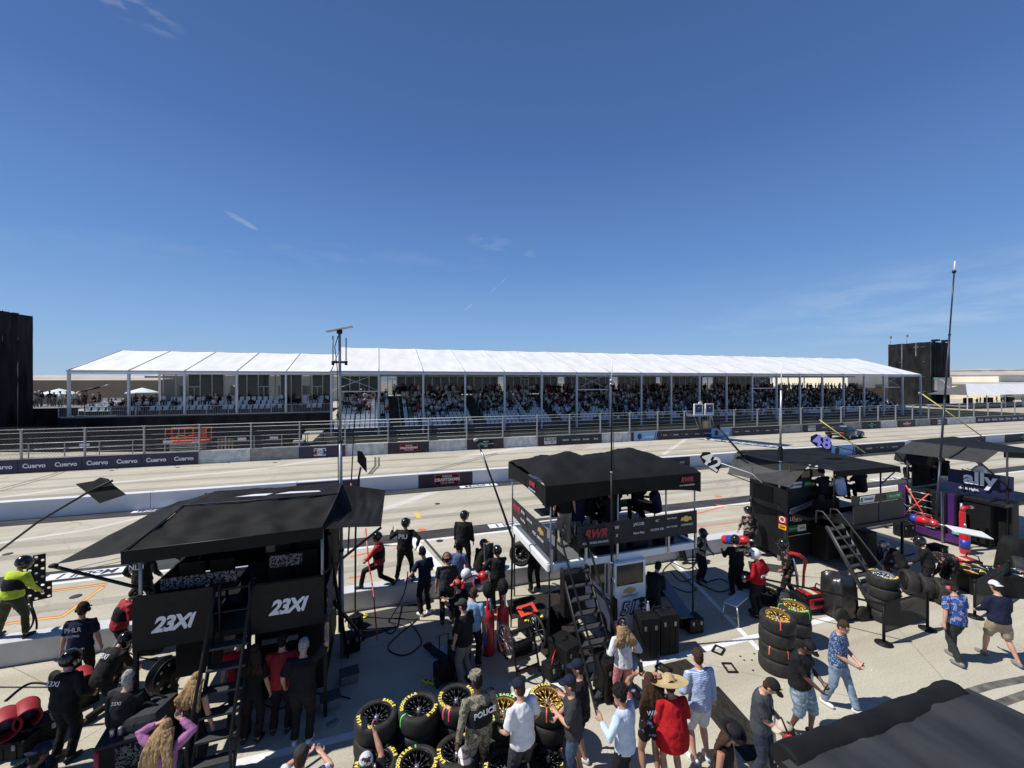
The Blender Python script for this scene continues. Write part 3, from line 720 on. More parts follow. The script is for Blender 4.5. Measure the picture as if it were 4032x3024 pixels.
# background buildings
TAN = mat("tan_wall", (.66, .58, .42), .9, var=.08, scale=.3)
TAN2 = mat("brown_wall", (.20, .165, .125), .9, var=.1, scale=.3)
BEI = mat("beige_wall", (.72, .66, .52), .9, var=.08, scale=.2)
ROOFG = mat("pale_roof", (.45, .42, .38), .9, var=.2, scale=.2)
def building(label, px0, px1, ytop, k, m, depth=30, ridge=0, wins=0, roofm=None, name="warehouse", group=None):
    c0, c1 = dirv(px0) * k, dirv(px1) * k; zt = H - (ytop - 1496) * k / FPX
    x0, x1 = min(c0.x, c1.x), max(c0.x, c1.x); y = min(c0.y, c1.y)
    r = empty(name, ((x0 + x1) / 2, y, 0), label=label, cat="building", group=group); o = -V(r.location)
    w_ = x1 - x0
    MB().box(((x0 + x1) / 2, y + depth / 2, zt / 2), (w_, depth, zt)).build("wall", m, r, loc=o)
    MB().prism([(y - .5, zt), (y + depth / 2, zt + .4 + ridge), (y + depth + .5, zt)], 'x', x0 - .4, x1 + .4).build("roof", roofm or ROOFG, r, loc=o)
    for i in range(wins):
        xx = x0 + w_ * (i + .5) / wins
        MB().box((xx, y - .05, zt * .45), (w_ / wins * .45, .12, zt * .35)).build("window", GLASSD, r, loc=o)
    return r
building("long low brown warehouse on the left horizon behind the parasols", 60, 620, 1497, 105, TAN2, 40, 1.0)
building("tan block with roof units above the left warehouse", 330, 640, 1490, 130, TAN, 30, .4)
building("long grey building seen through the left tent glass", 700, 1500, 1482, 130, ROOFG, 30, .5, 10)
building("long beige hangar rising at the right edge above the pale marquee", 3650, 4300, 1478, 170, BEI, 60, 1.6, 5)
building("low cream building with roof plant behind the pale marquee", 3660, 4300, 1512, 150, TAN, 20, .3, 6)
building("tall cream block with blank walls just right of the black tower", 3775, 3870, 1466, 210, TAN, 30, .2)
building("long grey-roofed hangar on the far right horizon", 3860, 4400, 1458, 260, ROOFG, 60, .6)
building("cream building with brown fence seen through the tent's right end bays", 3180, 3660, 1482, 150, BEI, 40, .6, 4)
HILL = mat("far_hills", (.22, .24, .26), 1, var=.1, scale=.01)
def hill(px0, px1, k, top, nm="hills"):
    rows = [[], []]
    for i in range(40):
        px = px0 + (px1 - px0) * i / 39; d = dirv(px) * k; zz = H + top * k / FPX * (.55 + .6 * noise.noise(V((px * .004, 3, 1))) + .3)
        rows[0].append((d.x, d.y, 0)); rows[1].append((d.x * 1.05, d.y * 1.05, max(2, zz)))
    struct(nm, MB().sheet(rows), HILL)
hill(3600, 4700, 1400, 30); hill(-700, 900, 1500, 8)
CDK2 = mat('dark_tent_end', (.10, .10, .105), .8)
# pale marquee at right with diners
mq = empty("marquee", (140, 59, 0), label="low pale marquee roof with people at tables beneath it at the right frame edge", cat="tent")
o = -V(mq.location)
a0, a1 = 122.5, 240
MB().sheet([[(a0, 56, 3.07), (a1, 56, 3.07)], [(a0 + 7, 59.5, 5.5), (a1, 59.5, 5.5)], [(a0, 63, 3.07), (a1, 63, 3.07)]], smooth=False).build("roof_panel", TENT, mq, loc=o)
MB().add([(a0 - .02, 56, 3.07), (a0 - .02, 63, 3.07), (a0 + 6.98, 59.5, 5.5)], [(0, 1, 2)]).build("end_panel", CDK2, mq, loc=o)
for i in range(16): MB().box((a0 + .3 + i * 7, 56.1, 1.5), (.16, .16, 3.0)).build("post", MATS["tent_post"], mq, loc=o)
MB().box(((a0 + a1) / 2, 59.8, .58), (a1 - a0, 7, .2)).build("floor", DECK, mq, loc=o)
for i in range(10): MB().box((a0 + 9 + i * 8, 60, 1.5), (1.8, .9, 1.4)).build("bar_counter", BLKP, mq, loc=o)
WOODF = mat("brown_fence_wood", (.13, .09, .065), .9, var=.25, scale=1)
tag(MB().box((60 + 100, 92, 1.9), (230, .2, 3.8)).build("wooden_fence", WOODF), "long brown fence running behind the marquee and the far end of the tent", "fence")
# ------------------------------------------------------------------ seats
SEATM = mat("white_seat_plastic", (.62, .64, .66), .5, var=.04)
def seat_mb(mb, x, y, z):
    mb.box((x, y + .18, z + .43), (.44, .40, .05)); mb.box((x, y + .40, z + .66), (.44, .05, .44), rot=(R(-12), 0, 0)); mb.box((x, y + .22, z + .2), (.06, .3, .4))
    return mb
sm = MB()
sm.box((0, .18, .43), (.45, .42, .05), bev=.02); sm.box((0, .40, .66), (.45, .05, .46), rot=(R(-12), 0, 0), bev=.02)
seat_me = sm.mesh("stand_seat", SEATM)
seat_leg = MB().box((0, .22, .2), (.06, .3, .4)).mesh("seat_pedestal", BLKM)
random.seed(11)
spots = []
for r in range(NR):
    y, z = Y0 + r * RUN + .22, Z0 + r * RISE - .02
    x = -4.6
    while x < 94.6:
        if min(abs(x - a) for a in AIS) > .85: spots.append((x, y, z, r, 'R'))
        x += .56
for r in range(3):
    for i in range(38):
        x = -29.6 + i * .63
        if abs(x + 26.5) < .6 or abs(x + 10.2) < 1.1: continue
        spots.append((x, 55.7 + r * .85, 2.62 + .44 * r, r, 'L'))
def occ(sp):
    x, y, z, r, side = sp
    if side == 'L': p = .6 if (x > -27.5 and x < -24.5) else (.12 if r < 2 else .38)
    else:
        p = .03 + .36 * min(1, (r + 1) / 7) + (.12 if x > 8 else -.14 if x < 2 and r < 7 else 0) + (.15 if x > 35 else 0)
        p += noise.noise(V((x * .35, r * .6, 2))) * .35
        if r < 3: p -= .16
        if r == 11: p += .2
    return random.random() < p
taken = []; free = []
for sp in spots: (taken if occ(sp) else free).append(sp)
def dist(sp): return sp[0] * math.sin(YAW) + sp[1] * math.cos(YAW)
free.sort(key=dist)
GS = "white plastic seats of the grandstands"
for i, (x, y, z, r, side) in enumerate(free[:290]):
    o = bpy.data.objects.new("stadium_seat", seat_me); COL.objects.link(o); o.location = (x, y, z)
    tag(o, "empty white plastic seat on the raised deck of the left hospitality tent" if side == 'L' else "empty white plastic seat in the near left part of the big grandstand", "seat", GS + (" left" if side == 'L' else " right"))
mb = MB()
for (x, y, z, r, side) in free[290:]: seat_mb(mb, x, y, z)
tag(mb.build("stadium_seats", SEATM), "rows of white seats running down the far part of the grandstand", "seats", kind="stuff")

bl = empty("boom_lift", (-36.6, 66, 0), label="orange articulated boom lift rising beside the left tower behind the terrace", cat="boom lift")
MB().box((0, 0, .9), (2.4, 1.8, 1.2), bev=.1).build("chassis", mat("lift_orange", (.70, .13, .05), .5), bl); MB().tube([(-.6, 0, 1.4), (.9, 0, 4.9)], .16, 8).build("lower_boom", MATS["lift_orange"], bl); MB().tube([(.9, 0, 4.9), (3.0, 0, 5.5)], .11, 8).build("upper_boom", BLKM, bl); MB().tube([(3.0, 0, 5.5), (4.2, 0, 5.9)], .06, 6).build("jib", GREYM, bl)
# ------------------------------------------------------------------ people
SKIN = {'l': mat("skin_light", (.55, .30, .21), .55, var=.08, scale=12), 't': mat("skin_tan", (.40, .20, .125), .55, var=.08, scale=12), 'd': mat("skin_dark", (.10, .048, .03), .5, var=.1, scale=12)}
def cloth(name, col, **k):
    k.setdefault('bump', .5); k.setdefault('bscale', 13); k.setdefault('var', .16); k.setdefault('scale', 7)
    return mat(name, col, k.pop('rough', .85), spec=.2, **k)
HAIR = {'br': cloth("brown_hair", (.05, .028, .016), stretch=(4, 4, .5)), 'bk': cloth("black_hair", (.012, .010, .009), stretch=(3, 3, .6)), 'bl': cloth("blond_hair", (.34, .22, .11), stretch=(7, 7, .5), scale=9, var=.55),
        'gr': cloth("grey_hair", (.30, .29, .28), scale=25, var=.4)}
CBLK = cloth("black_cotton", (.014, .014, .016)); CNAVY = cloth("navy_cotton", (.014, .018, .042)); CWHT = cloth("white_cotton", (.70, .71, .74), var=.04)
CGRY = cloth("grey_cotton", (.085, .085, .09)); CLBL = cloth("pale_blue_cotton", (.50, .60, .74), var=.06); DENIM = cloth("blue_denim", (.055, .085, .14), var=.3); DENL = cloth("light_denim", (.22, .30, .38), var=.4, scale=9)
CTAN = cloth("tan_cotton", (.33, .27, .19)); CRED = cloth("red_cotton", (.42, .012, .018), var=.1); CPNK = cloth("dusty_pink_cotton", (.50, .20, .20), var=.1); CPUR = cloth("mauve_cotton", (.36, .14, .31), var=.1)
CHVY = cloth("hi_vis_fabric", (.50, .62, .05), var=.15); CBEI = cloth("beige_cotton", (.52, .44, .34), var=.1); CDKG = cloth("charcoal_cotton", (.04, .042, .046)); KHAK = cloth("grey_khaki_cotton", (.17, .165, .16))
SHOEB = mat("black_shoe", (.015, .015, .016), .5); SHOEW = mat("white_shoe", (.7, .7, .7), .55); SHOEG = mat("grey_shoe", (.2, .2, .21), .6)
HELM = mat("black_helmet_shell", (.012, .012, .013), .18, coat=.5, var=.3); VISR = mat("visor_dark", (.03, .02, .02), .08); HELW = mat("white_helmet_shell", (.78, .78, .78), .25, coat=.4, var=.03)
def pattern_mat(name, stops, kind='noise', scale=8, stretch=(1, 1, 1), bump=.4, rot=(0, 0, 0), det=3, rough=.85):
    m = bpy.data.materials.new(name); m.use_nodes = True; t = m.node_tree; b = t.nodes["Principled BSDF"]; b.inputs['Roughness'].default_value = rough; b.inputs['Specular IOR Level'].default_value = .2
    tcn = t.nodes.new("ShaderNodeTexCoord"); mpn = t.nodes.new("ShaderNodeMapping"); mpn.inputs['Scale'].default_value = stretch; mpn.inputs['Rotation'].default_value = rot; t.links.new(tcn.outputs['Object'], mpn.inputs[0])
    if kind == 'noise': n = t.nodes.new("ShaderNodeTexNoise"); n.inputs['Scale'].default_value = scale; n.inputs['Detail'].default_value = det; o = n.outputs[0]
    elif kind == 'vor': n = t.nodes.new("ShaderNodeTexVoronoi"); n.inputs['Scale'].default_value = scale; o = n.outputs['Color']
    elif kind == 'dist': n = t.nodes.new("ShaderNodeTexVoronoi"); n.inputs['Scale'].default_value = scale; o = n.outputs['Distance']
    elif kind == 'wave': n = t.nodes.new("ShaderNodeTexWave"); n.inputs['Scale'].default_value = scale; n.inputs['Distortion'].default_value = det; o = n.outputs['Fac']
    t.links.new(mpn.outputs[0], n.inputs['Vector'])
    r = t.nodes.new("ShaderNodeValToRGB"); r.color_ramp.interpolation = 'CONSTANT'
    while len(r.color_ramp.elements) < len(stops): r.color_ramp.elements.new(.5)
    for e, (p, c) in zip(r.color_ramp.elements, stops): e.position = p; e.color = tuple(c) + (1,)
    t.links.new(o, r.inputs[0]); t.links.new(r.outputs[0], b.inputs['Base Color'])
    if bump:
        bn = t.nodes.new("ShaderNodeTexNoise"); bn.inputs['Scale'].default_value = 13; t.links.new(tcn.outputs['Object'], bn.inputs['Vector'])
        bb = t.nodes.new("ShaderNodeBump"); bb.inputs['Strength'].default_value = bump; bb.inputs['Distance'].default_value = .02; t.links.new(bn.outputs[0], bb.inputs['Height']); t.links.new(bb.outputs[0], b.inputs['Normal'])
    MATS[name] = m; return m
CAMO = pattern_mat("camouflage_fabric", [(0, (.09, .085, .06)), (.44, (.20, .18, .13)), (.50, (.32, .29, .22)), (.56, (.12, .12, .08)), (.62, (.25, .23, .17))], 'noise', 14)
HAWA = pattern_mat("flowered_shirt", [(0, (.03, .10, .34)), (.46, (.02, .05, .26)), (.54, (.60, .55, .42)), (.57, (.04, .12, .40)), (.61, (.60, .28, .28)), (.64, (.10, .30, .55))], 'noise', 13, det=4)
BLUP = pattern_mat("blue_patterned_shirt", [(0, (.035, .06, .15)), (.48, (.06, .11, .24)), (.56, (.28, .38, .52))], 'noise', 38)
STRP = pattern_mat("blue_striped_shirt", [(0, (.20, .32, .62)), (.62, (.66, .70, .78))], 'wave', 13, rot=(0, R(90), 0), det=1.5)
DCAM = pattern_mat("dark_pink_fleck_suit", [(0, (.016, .014, .014)), (.53, (.04, .03, .028)), (.60, (.36, .24, .20)), (.66, (.03, .024, .024))], 'noise', 11, det=5)
TDYE = pattern_mat("photo_print_tee", [(0, (.014, .014, .016)), (.56, (.20, .18, .32)), (.64, (.5, .5, .6))], 'noise', 9)
STRAW = mat("woven_straw", (.50, .38, .19), .8, var=.25, scale=60, bump=.5, bscale=120)

def ik(a, t, l1, l2, pole):
    d = t - a; D = min(d.length, (l1 + l2) * .999); D = max(D, abs(l1 - l2) + .02); u = d.normalized()
    x = (l1 * l1 - l2 * l2 + D * D) / (2 * D); h_ = math.sqrt(max(0, l1 * l1 - x * x)); p = V(pole); p = p - u * p.dot(u)
    if p.length < 1e-4: p = u.orthogonal()
    return a + u * x + p.normalized() * h_, a + u * D
def solve(P):
    s = P.get('h', 1.76) / 1.78; q = {}
    pel = V(P.get('pel', (0, 0, .93 * s))); lean = R(P.get('lean', 3)); slide = R(P.get('side', 0)); tw = R(P.get('twist', 0))
    RM = Matrix.Rotation(slide, 3, 'Y') @ Matrix.Rotation(-lean, 3, 'X'); RU = RM @ Matrix.Rotation(-tw, 3, 'Z')
    RM2 = Matrix.Rotation(slide, 3, 'Y') @ Matrix.Rotation(-lean * .45, 3, 'X')
    w_ = P.get('w', 1.0)
    q['pel'] = pel; q['waist'] = pel + RM2 @ V((0, 0, .14 * s)); q['chest'] = q['waist'] + RM @ V((0, 0, .20 * s)); q['sh'] = q['chest'] + RM @ V((0, 0, .15 * s)); q['neck'] = q['sh'] + RM @ V((0, .005, .06 * s))
    q['RU'] = RU; q['s'] = s; q['w'] = w_
    hy, hp, hr = P.get('head', (0, 8, 0)); HM = RU @ Matrix.Rotation(-R(hy), 3, 'Z') @ Matrix.Rotation(-R(hp), 3, 'X') @ Matrix.Rotation(R(hr), 3, 'Y')
    if P.get('headup'): HM = Matrix.Rotation(-R(hy), 3, 'Z') @ Matrix.Rotation(-R(hp), 3, 'X')
    q['HM'] = HM; q['hc'] = q['neck'] + HM @ V((0, .02 * s, .155 * s))
    for sd, k in ((-1, 'L'), (1, 'R')):
        q['s' + k] = q['sh'] + RU @ V((sd * .185 * s * min(w_, 1.12), 0, -.01 * s))
        ht = P.get('hand' + k, (sd * .30, .06, .80 * s)); ht = V(ht) * 1.0
        pole = P.get('elb' + k, (sd * .5, -1, -.3))
        q['e' + k], q['w' + k] = ik(q['s' + k], ht, .285 * s, .255 * s, pole)
        q['h' + k] = pel + RM2 @ V((sd * .09 * s, 0, -.02 * s))
        ft = V(P.get('foot' + k, (sd * .12, -.03, 0))) + V((0, 0, .085 * s))
        q['k' + k], q['a' + k] = ik(q['h' + k], ft, .43 * s, .425 * s, P.get('knee' + k, (sd * .12, 1, 0)))
        q['t' + k] = V(P.get('toe' + k, (sd * .18, 1, 0))).normalized()
    return q
def lerp(a, b, t): return a + (b - a) * t
def hand_mb(mb, q, k, detail=True):
    s = q['s']; w0 = q['w' + k]; d = (w0 - q['e' + k]).normalized(); sd = -1 if k == 'L' else 1
    side = V((0, 1, 0)) - d * d.y
    if side.length < .2: side = V((0, 0, 1)) - d * d.z
    side.normalize(); nrm = d.cross(side)
    p1 = w0 + d * .085 * s
    mb.tube([w0 - d * .02, w0 + d * .03 * s, p1], [(.026 * s, .022 * s), (.040 * s, .019 * s), (.042 * s, .016 * s)], 8, xdir=side)
    curl = -nrm * sd
    for i, (o, ln) in enumerate(((.031, .072), (.011, .082), (-.011, .075), (-.031, .058))):
        a = p1 + side * o * s - d * .012; b = a + (d * .6 + curl * .28) * ln * s; c = b + (d * .15 + curl * .75) * ln * .55 * s
        mb.tube([a, lerp(a, b, .5), b, c], [.0105 * s, .010 * s, .009 * s, .0075 * s], 6)
    a = w0 + d * .02 * s + side * .034 * s; mb.tube([a, a + (side * .8 + d * .7) * .03 * s, a + (side * .75 + d * 1.3 + curl * .6) * .042 * s], [.013 * s, .0115 * s, .009 * s], 6)
def body_mb(q, P):
    mb = MB(); s, w_ = q['s'], q['w']; RU = q['RU']; xd = RU @ V((1, 0, 0))
    mb.tube([q['pel'] + V((0, 0, -.09 * s)), q['pel'], q['waist'], q['chest'], q['sh'], q['neck']], [(.10 * s * w_, .08 * s * w_), (.155 * s * w_, .105 * s * w_), (.135 * s * w_, .10 * s * w_), (.155 * s * w_, .11 * s * w_), (.13 * s, .075 * s), (.056 * s, .056 * s)], 12, xdir=xd)
    HM, hc = q['HM'], q['hc']
    mb.tube([q['sh'], q['neck'] + HM @ V((0, .01, .05 * s)), hc + HM @ V((0, -.01, -.04))], [.062 * s, .055 * s, .052 * s], 10)
    mb.ell(hc + HM @ V((0, 0, .02)), (.074 * s, .092 * s, .105 * s), 14, 10, HM)
    mb.ell(hc + HM @ V((0, .022, -.055 * s)), (.056 * s, .066 * s, .065 * s), 12, 8, HM)
    mb.ell(hc + HM @ V((0, .094 * s, -.018)), (.013, .020, .026), 8, 6, HM)
    for sd in (-1, 1): mb.ell(hc + HM @ V((sd * .078 * s, -.004, -.008)), (.012, .022, .034), 8, 6, HM)
    for k in 'LR':
        mb.tube([q['s' + k], lerp(q['s' + k], q['e' + k], .4), q['e' + k], lerp(q['e' + k], q['w' + k], .3), q['w' + k]], [.056 * s, .050 * s, .040 * s, .043 * s, .027 * s], 9)
        hand_mb(mb, q, k)
        mb.tube([q['h' + k], lerp(q['h' + k], q['k' + k], .35), q['k' + k], lerp(q['k' + k], q['a' + k], .3), lerp(q['k' + k], q['a' + k], .7), q['a' + k]], [.086 * s, .080 * s, .056 * s, .060 * s, .042 * s, .036 * s], 10)
        mb.tube([q['a' + k] + V((0, 0, .01)) - q['t' + k] * .04, q['a' + k] + q['t' + k] * .10 + V((0, 0, -.045))], [.036, .03], 8)
    return mb
def soft(ob, vox, disp=.0, size=.12, it=4):
    md = ob.modifiers.new("fuse", 'REMESH'); md.mode = 'VOXEL'; md.voxel_size = vox; md.use_smooth_shade = True
    if it: sm_ = ob.modifiers.new("smooth", 'SMOOTH'); sm_.iterations = it; sm_.factor = .5
    if disp:
        tx = bpy.data.textures.get("folds%d" % int(size * 100)) or bpy.data.textures.new("folds%d" % int(size * 100), 'CLOUDS'); tx.noise_scale = size; tx.noise_depth = 2
        d = ob.modifiers.new("folds", 'DISPLACE'); d.texture = tx; d.strength = disp; d.mid_level = .5; d.texture_coords = 'LOCAL'
def person(label, pos, face=0, P=None, top=('tee', CGRY), bot=('pants', DENIM), shoe=SHOEB, hat=None, hair='br', skin='l', phones=None, group=None, vox=None, cat="person", vest=None, face_detail=False, extra=None):
    P = P or {}; q = solve(P); s, w_ = q['s'], q['w']; RU = q['RU']; xd = RU @ V((1, 0, 0)); HM, hc = q['HM'], q['hc']
    dcam = math.hypot(pos[0], pos[1]); vox = vox or (.014 if dcam < 9.5 else .018 if dcam < 14 else .03)
    suit = top[0] == 'suit'
    b = body_mb(q, P).build("person", SKIN[skin]); tag(b, label, cat, group); b.location = pos; b.rotation_euler = (0, 0, -R(face)); soft(b, vox * .8, it=2)
    add = lambda mb, nm, m: mb.build(nm, m, b)
    # top
    kind, m = top
    mb = MB(); infl = .022 if kind in ('tee', 'polo', 'long', 'loose') else .012 if kind == 'tank' else .030
    hem = q['pel'] + V((0, 0, -.06 * s if kind != 'loose' else -.20 * s))
    if suit: hem = q['pel'] + V((0, 0, -.02))
    fl = infl + (.012 if kind != 'tank' else 0)
    if kind == 'loose': fl += .05
    mb.tube([hem, q['pel'] + V((0, 0, .04)), q['waist'], q['chest'], lerp(q['chest'], q['sh'], .6), q['sh'] + RU @ V((0, 0, .015)), q['neck'] + V((0, 0, -.02))],
            [(.160 * s * w_ + fl, .112 * s * w_ + fl), (.155 * s * w_ + fl, .110 * s * w_ + fl), (.138 * s * w_ + fl, .104 * s * w_ + fl), (.158 * s * w_ + infl, .112 * s * w_ + infl), (.160 * s * w_ + infl, .10 * s * w_ + infl), (.140 * s + infl, .072 * s + infl), (.060 * s + .012, .060 * s + .012)], 16, xdir=xd)
    for k in 'LR':
        S_, E, Wr = q['s' + k], q['e' + k], q['w' + k]; mid = q['sh'] + (S_ - q['sh']) * .6
        if kind in ('tee', 'polo'): mb.tube([mid, S_, lerp(S_, E, .5), lerp(S_, E, .82)], [.044 * s, .062 * s + .006, .064 * s + .006, .068 * s + .008], 10)
        elif kind == 'tank': mb.tube([mid, lerp(mid, S_, .5)], [.05 * s, .045 * s], 8)
        else: mb.tube([mid, S_, lerp(S_, E, .5), E, lerp(E, Wr, .5), lerp(E, Wr, .93)], [.044 * s, .062 * s + .006, .060 * s + .008, .052 * s + .008, .048 * s + .006, .040 * s + .004], 10)
    o = add(mb, "suit_jacket" if suit else "shirt", m); soft(o, vox, .026 if kind != 'tank' else .014, .09)
    # bottoms
    kind2, m2 = bot
    mb = MB(); mb.tube([q['waist'] + V((0, 0, -.02)), q['pel'] + V((0, 0, .03)), q['pel'] + V((0, 0, -.06 * s)), q['pel'] + V((0, 0, -.11 * s))], [(.140 * s * w_ + .012, .104 * s * w_ + .012), (.158 * s * w_ + .014, .112 * s * w_ + .016), (.155 * s * w_ + .014, .11 * s * w_ + .018), (.10 * s, .07 * s)], 14, xdir=V((1, 0, 0)))
    for k in 'LR':
        h0, kn, an = q['h' + k], q['k' + k], q['a' + k]
        if kind2 == 'pants': mb.tube([h0, lerp(h0, kn, .35), kn, lerp(kn, an, .45), lerp(kn, an, .98)], [.098 * s * w_, .096 * s * w_, .076 * s, .070 * s, .066 * s], 11)
        elif kind2 == 'shorts': mb.tube([h0, lerp(h0, kn, .4), lerp(h0, kn, .95)], [.098 * s * w_, .100 * s * w_, .092 * s], 11)
        elif kind2 == 'long_shorts': mb.tube([h0, lerp(h0, kn, .4), kn, lerp(kn, an, .25)], [.10 * s * w_, .104 * s * w_, .098 * s, .096 * s], 11)
        elif kind2 == 'short_shorts': mb.tube([h0, lerp(h0, kn, .2), lerp(h0, kn, .42)], [.098 * s * w_, .102 * s * w_, .104 * s], 11)
    o = add(mb, "trousers" if kind2 == 'pants' else "shorts", m2); soft(o, vox, .026, .08)
    for k in 'LR':
        a, t_ = q['a' + k], q['t' + k]; fz = a + V((0, 0, -.05 * s))
        mb = MB(); up = V((0, 0, 1)) - t_ * t_.z; xdr = t_.cross(V((0, 0, 1)))
        mb.tube([fz - t_ * .075 * s, fz - t_ * .05 * s + V((0, 0, .012)), fz + t_ * .02 * s + V((0, 0, .012)), fz + t_ * .10 * s, fz + t_ * .155 * s, fz + t_ * .178 * s], [(.02, .022), (.038 * s, .050 * s), (.042 * s, .052 * s), (.048 * s, .042 * s), (.038 * s, .032 * s), (.015, .014)], 10, xdir=xdr)
        add(mb, "shoe", shoe)
    # head
    if hair and not (isinstance(hat, tuple) and hat[0] == 'helmet'):
        hk = hair.split('_'); hm = HAIR[hk[0]]; mb = MB()
        if 'bald' in hk: pass
        else:
            mb.ell(hc + HM @ V((0, -.014, .036)), (.085 * s, .098 * s, .104 * s), 14, 10, HM); mb.ell(hc + HM @ V((0, -.038, -.02)), (.076 * s, .070 * s, .085 * s), 12, 8, HM)
            if 'curly' in hk:
                for i in range(34):
                    a_ = i * 2.4; z_ = 1 - (i / 34) * 1.25; r_ = math.sqrt(max(0, 1 - z_ * z_)); p = V((r_ * math.cos(a_) * .095, r_ * math.sin(a_) * .10 - .02, z_ * .10 + .045))
                    if p.y > .05 and p.z < .06: continue
                    mb.ell(hc + HM @ p, (.032, .032, .032), 7, 5)
            if 'long' in hk:
                for i in range(15):
                    a_ = R(200 + i * 10) if 'thin' in hk else R(178 + i * 13); p0 = hc + HM @ V((.080 * math.cos(a_), .085 * math.sin(a_), .02)); x_ = .165 * math.cos(a_) + random.uniform(-.03, .03)
                    ln = P.get('hairlen', .40) * random.uniform(.8, 1.05); p1 = hc + RU @ V((x_ * .9, -.13 - .02 * random.random(), -.17)); p2 = hc + RU @ V((x_ * 1.15 + random.uniform(-.02, .02), -.15, -.17 - ln * .55)); p3 = hc + RU @ V((x_ * 1.05 + random.uniform(-.03, .03), -.145, -.14 - ln))
                    mb.tube([p0, lerp(p0, p1, .5) + V((random.uniform(-.02, .02), -.01, 0)), p1, lerp(p1, p2, .5) + V((random.uniform(-.035, .035), -.01, 0)), p2, p3], [.036, .038, .036, .030, .026, .008], 7)
            o = add(mb, "hair", hm); soft(o, vox * .8, .018, .04, it=1)
    if hat:
        hk, hm = hat[0], hat[1]
        if hk in ('cap', 'capback'):
            mb = MB(); rings = []
            for i in range(8):
                a_ = math.pi / 2 * i / 7.2; rr = math.cos(a_)
                rings.append([hc + HM @ V((.090 * s * rr * math.cos(t), .106 * s * rr * math.sin(t) - .004, .045 * s + .098 * s * math.sin(a_))) for t in [2 * math.pi * j / 16 for j in range(16)]])
            mb.rings(rings, True)
            o = add(mb, "cap", hm)
            sg = 1 if hk == 'cap' else -1; g = []
            for i in range(5):
                v_ = i / 4; g.append([hc + HM @ V((.078 * s * math.sin(a_), sg * ((.095 + .085 * v_) * s * math.cos(a_) ** .5 if v_ else .10 * s * math.cos(a_)), .055 * s - .022 * v_ - .018 * v_ * math.sin(a_) ** 2)) for a_ in [R(-70 + 140 * j / 10) for j in range(11)]])
            MB().sheet(g).build("brim", hm, o, solid=.006)
            if len(hat) > 2: MB().box(hc + HM @ V((0, .100 * s, .085 * s)), (.075, .006, .045), rot=HM @ Matrix.Rotation(R(-22), 3, 'X')).build("cap_badge", hat[2], o)
        elif hk == 'utility':
            mb = MB(); mb.lathe([(.098, .035), (.10, .115), (.092, .135), (.02, .14)], hc, 8, HM, smooth=False); o = add(mb, "cap", hm)
            g = [[hc + HM @ V((.085 * math.sin(a_), (.095 + .07 * v_) * math.cos(a_) ** .6, .055 - .02 * v_)) for a_ in [R(-65 + 130 * j / 8) for j in range(9)]] for v_ in (0, .5, 1)]
            MB().sheet(g).build("brim", hm, o, solid=.006)
        elif hk == 'straw':
            pr = [(.002, .165), (.05, .16), (.085, .13), (.095, .06), (.12, .048), (.20, .035), (.255, .06), (.262, .062), (.20, .028), (.12, .04), (.088, .05)]
            mb = MB(); mb.lathe([(r * P.get('brim', 1.0) if r > .11 else r, z) for r, z in pr], hc, 28, HM); o = add(mb, "straw_hat", hm)
            if P.get('band'): MB().lathe([(.098, .062), (.097, .082)], hc, 20, HM).build("hat_band", CBLK, o)
        elif hk == 'western':
            g = MB(); g.lathe([(.002, .13), (.05, .135), (.078, .12), (.09, .06), (.098, .045)], hc, 20, HM)
            rows = [[hc + HM @ V((r * 1.05 * math.cos(a_), r * math.sin(a_), .048 + (r - .09) * (.55 * abs(math.cos(a_)) - .15))) for a_ in [2 * math.pi * j / 24 for j in range(25)]] for r in (.09, .13, .17)]
            o = add(g, "hat", hm); MB().sheet(rows).build("brim", hm, o, solid=.005)
        elif hk == 'bucket':
            mb = MB(); mb.lathe([(.001, .14), (.07, .137), (.09, .11), (.098, .05), (.15, .02), (.152, .016), (.10, .04)], hc, 20, HM); add(mb, "hat", hm)
        elif hk == 'helmet':
            mb = MB(); mb.ell(hc + HM @ V((0, -.008, .018)), (.128 * s, .148 * s, .142 * s), 18, 12, HM).ell(hc + HM @ V((0, .045, -.06)), (.104 * s, .105 * s, .085 * s), 14, 8, HM)
            o = add(mb, "helmet", hm); soft(o, .016, it=3)
            g = [[hc + HM @ V(((.128 * math.sin(a_)) * s, (.152 * math.cos(a_)) * s, zz)) for a_ in [R(-72 + 144 * j / 12) for j in range(13)]] for zz in (-.035, .0, .035, .062)]
            MB().sheet(g).build("visor", hat[2] if len(hat) > 2 else VISR, o, solid=.006)
            MB().tube([hc + HM @ V((-.09, .13, .075)), hc + HM @ V((0, .185, .085)), hc + HM @ V((.09, .13, .075))], [(.02, .01)] * 3, 6).build("peak", hm, o)
    if phones:
        mb = MB(); a0 = [hc + HM @ V((.108 * s * math.cos(a_), -.005, .028 + .125 * s * math.sin(a_))) for a_ in [R(-15 + 210 * j / 12) for j in range(13)]]
        mb.tube(a0, .011, 6); o = add(mb, "headset_band", BLKP)
        for sd in (-1, 1):
            M_ = HM @ Matrix.Rotation(R(90), 3, 'Y'); MB().lathe([(.03, -.028), (.040, -.018), (.042, .014), (.028, .026)], hc + HM @ V((sd * .098 * s, -.004, -.008)), 14, M_).build("ear_cup", phones if phones is not True else BLKP, o)
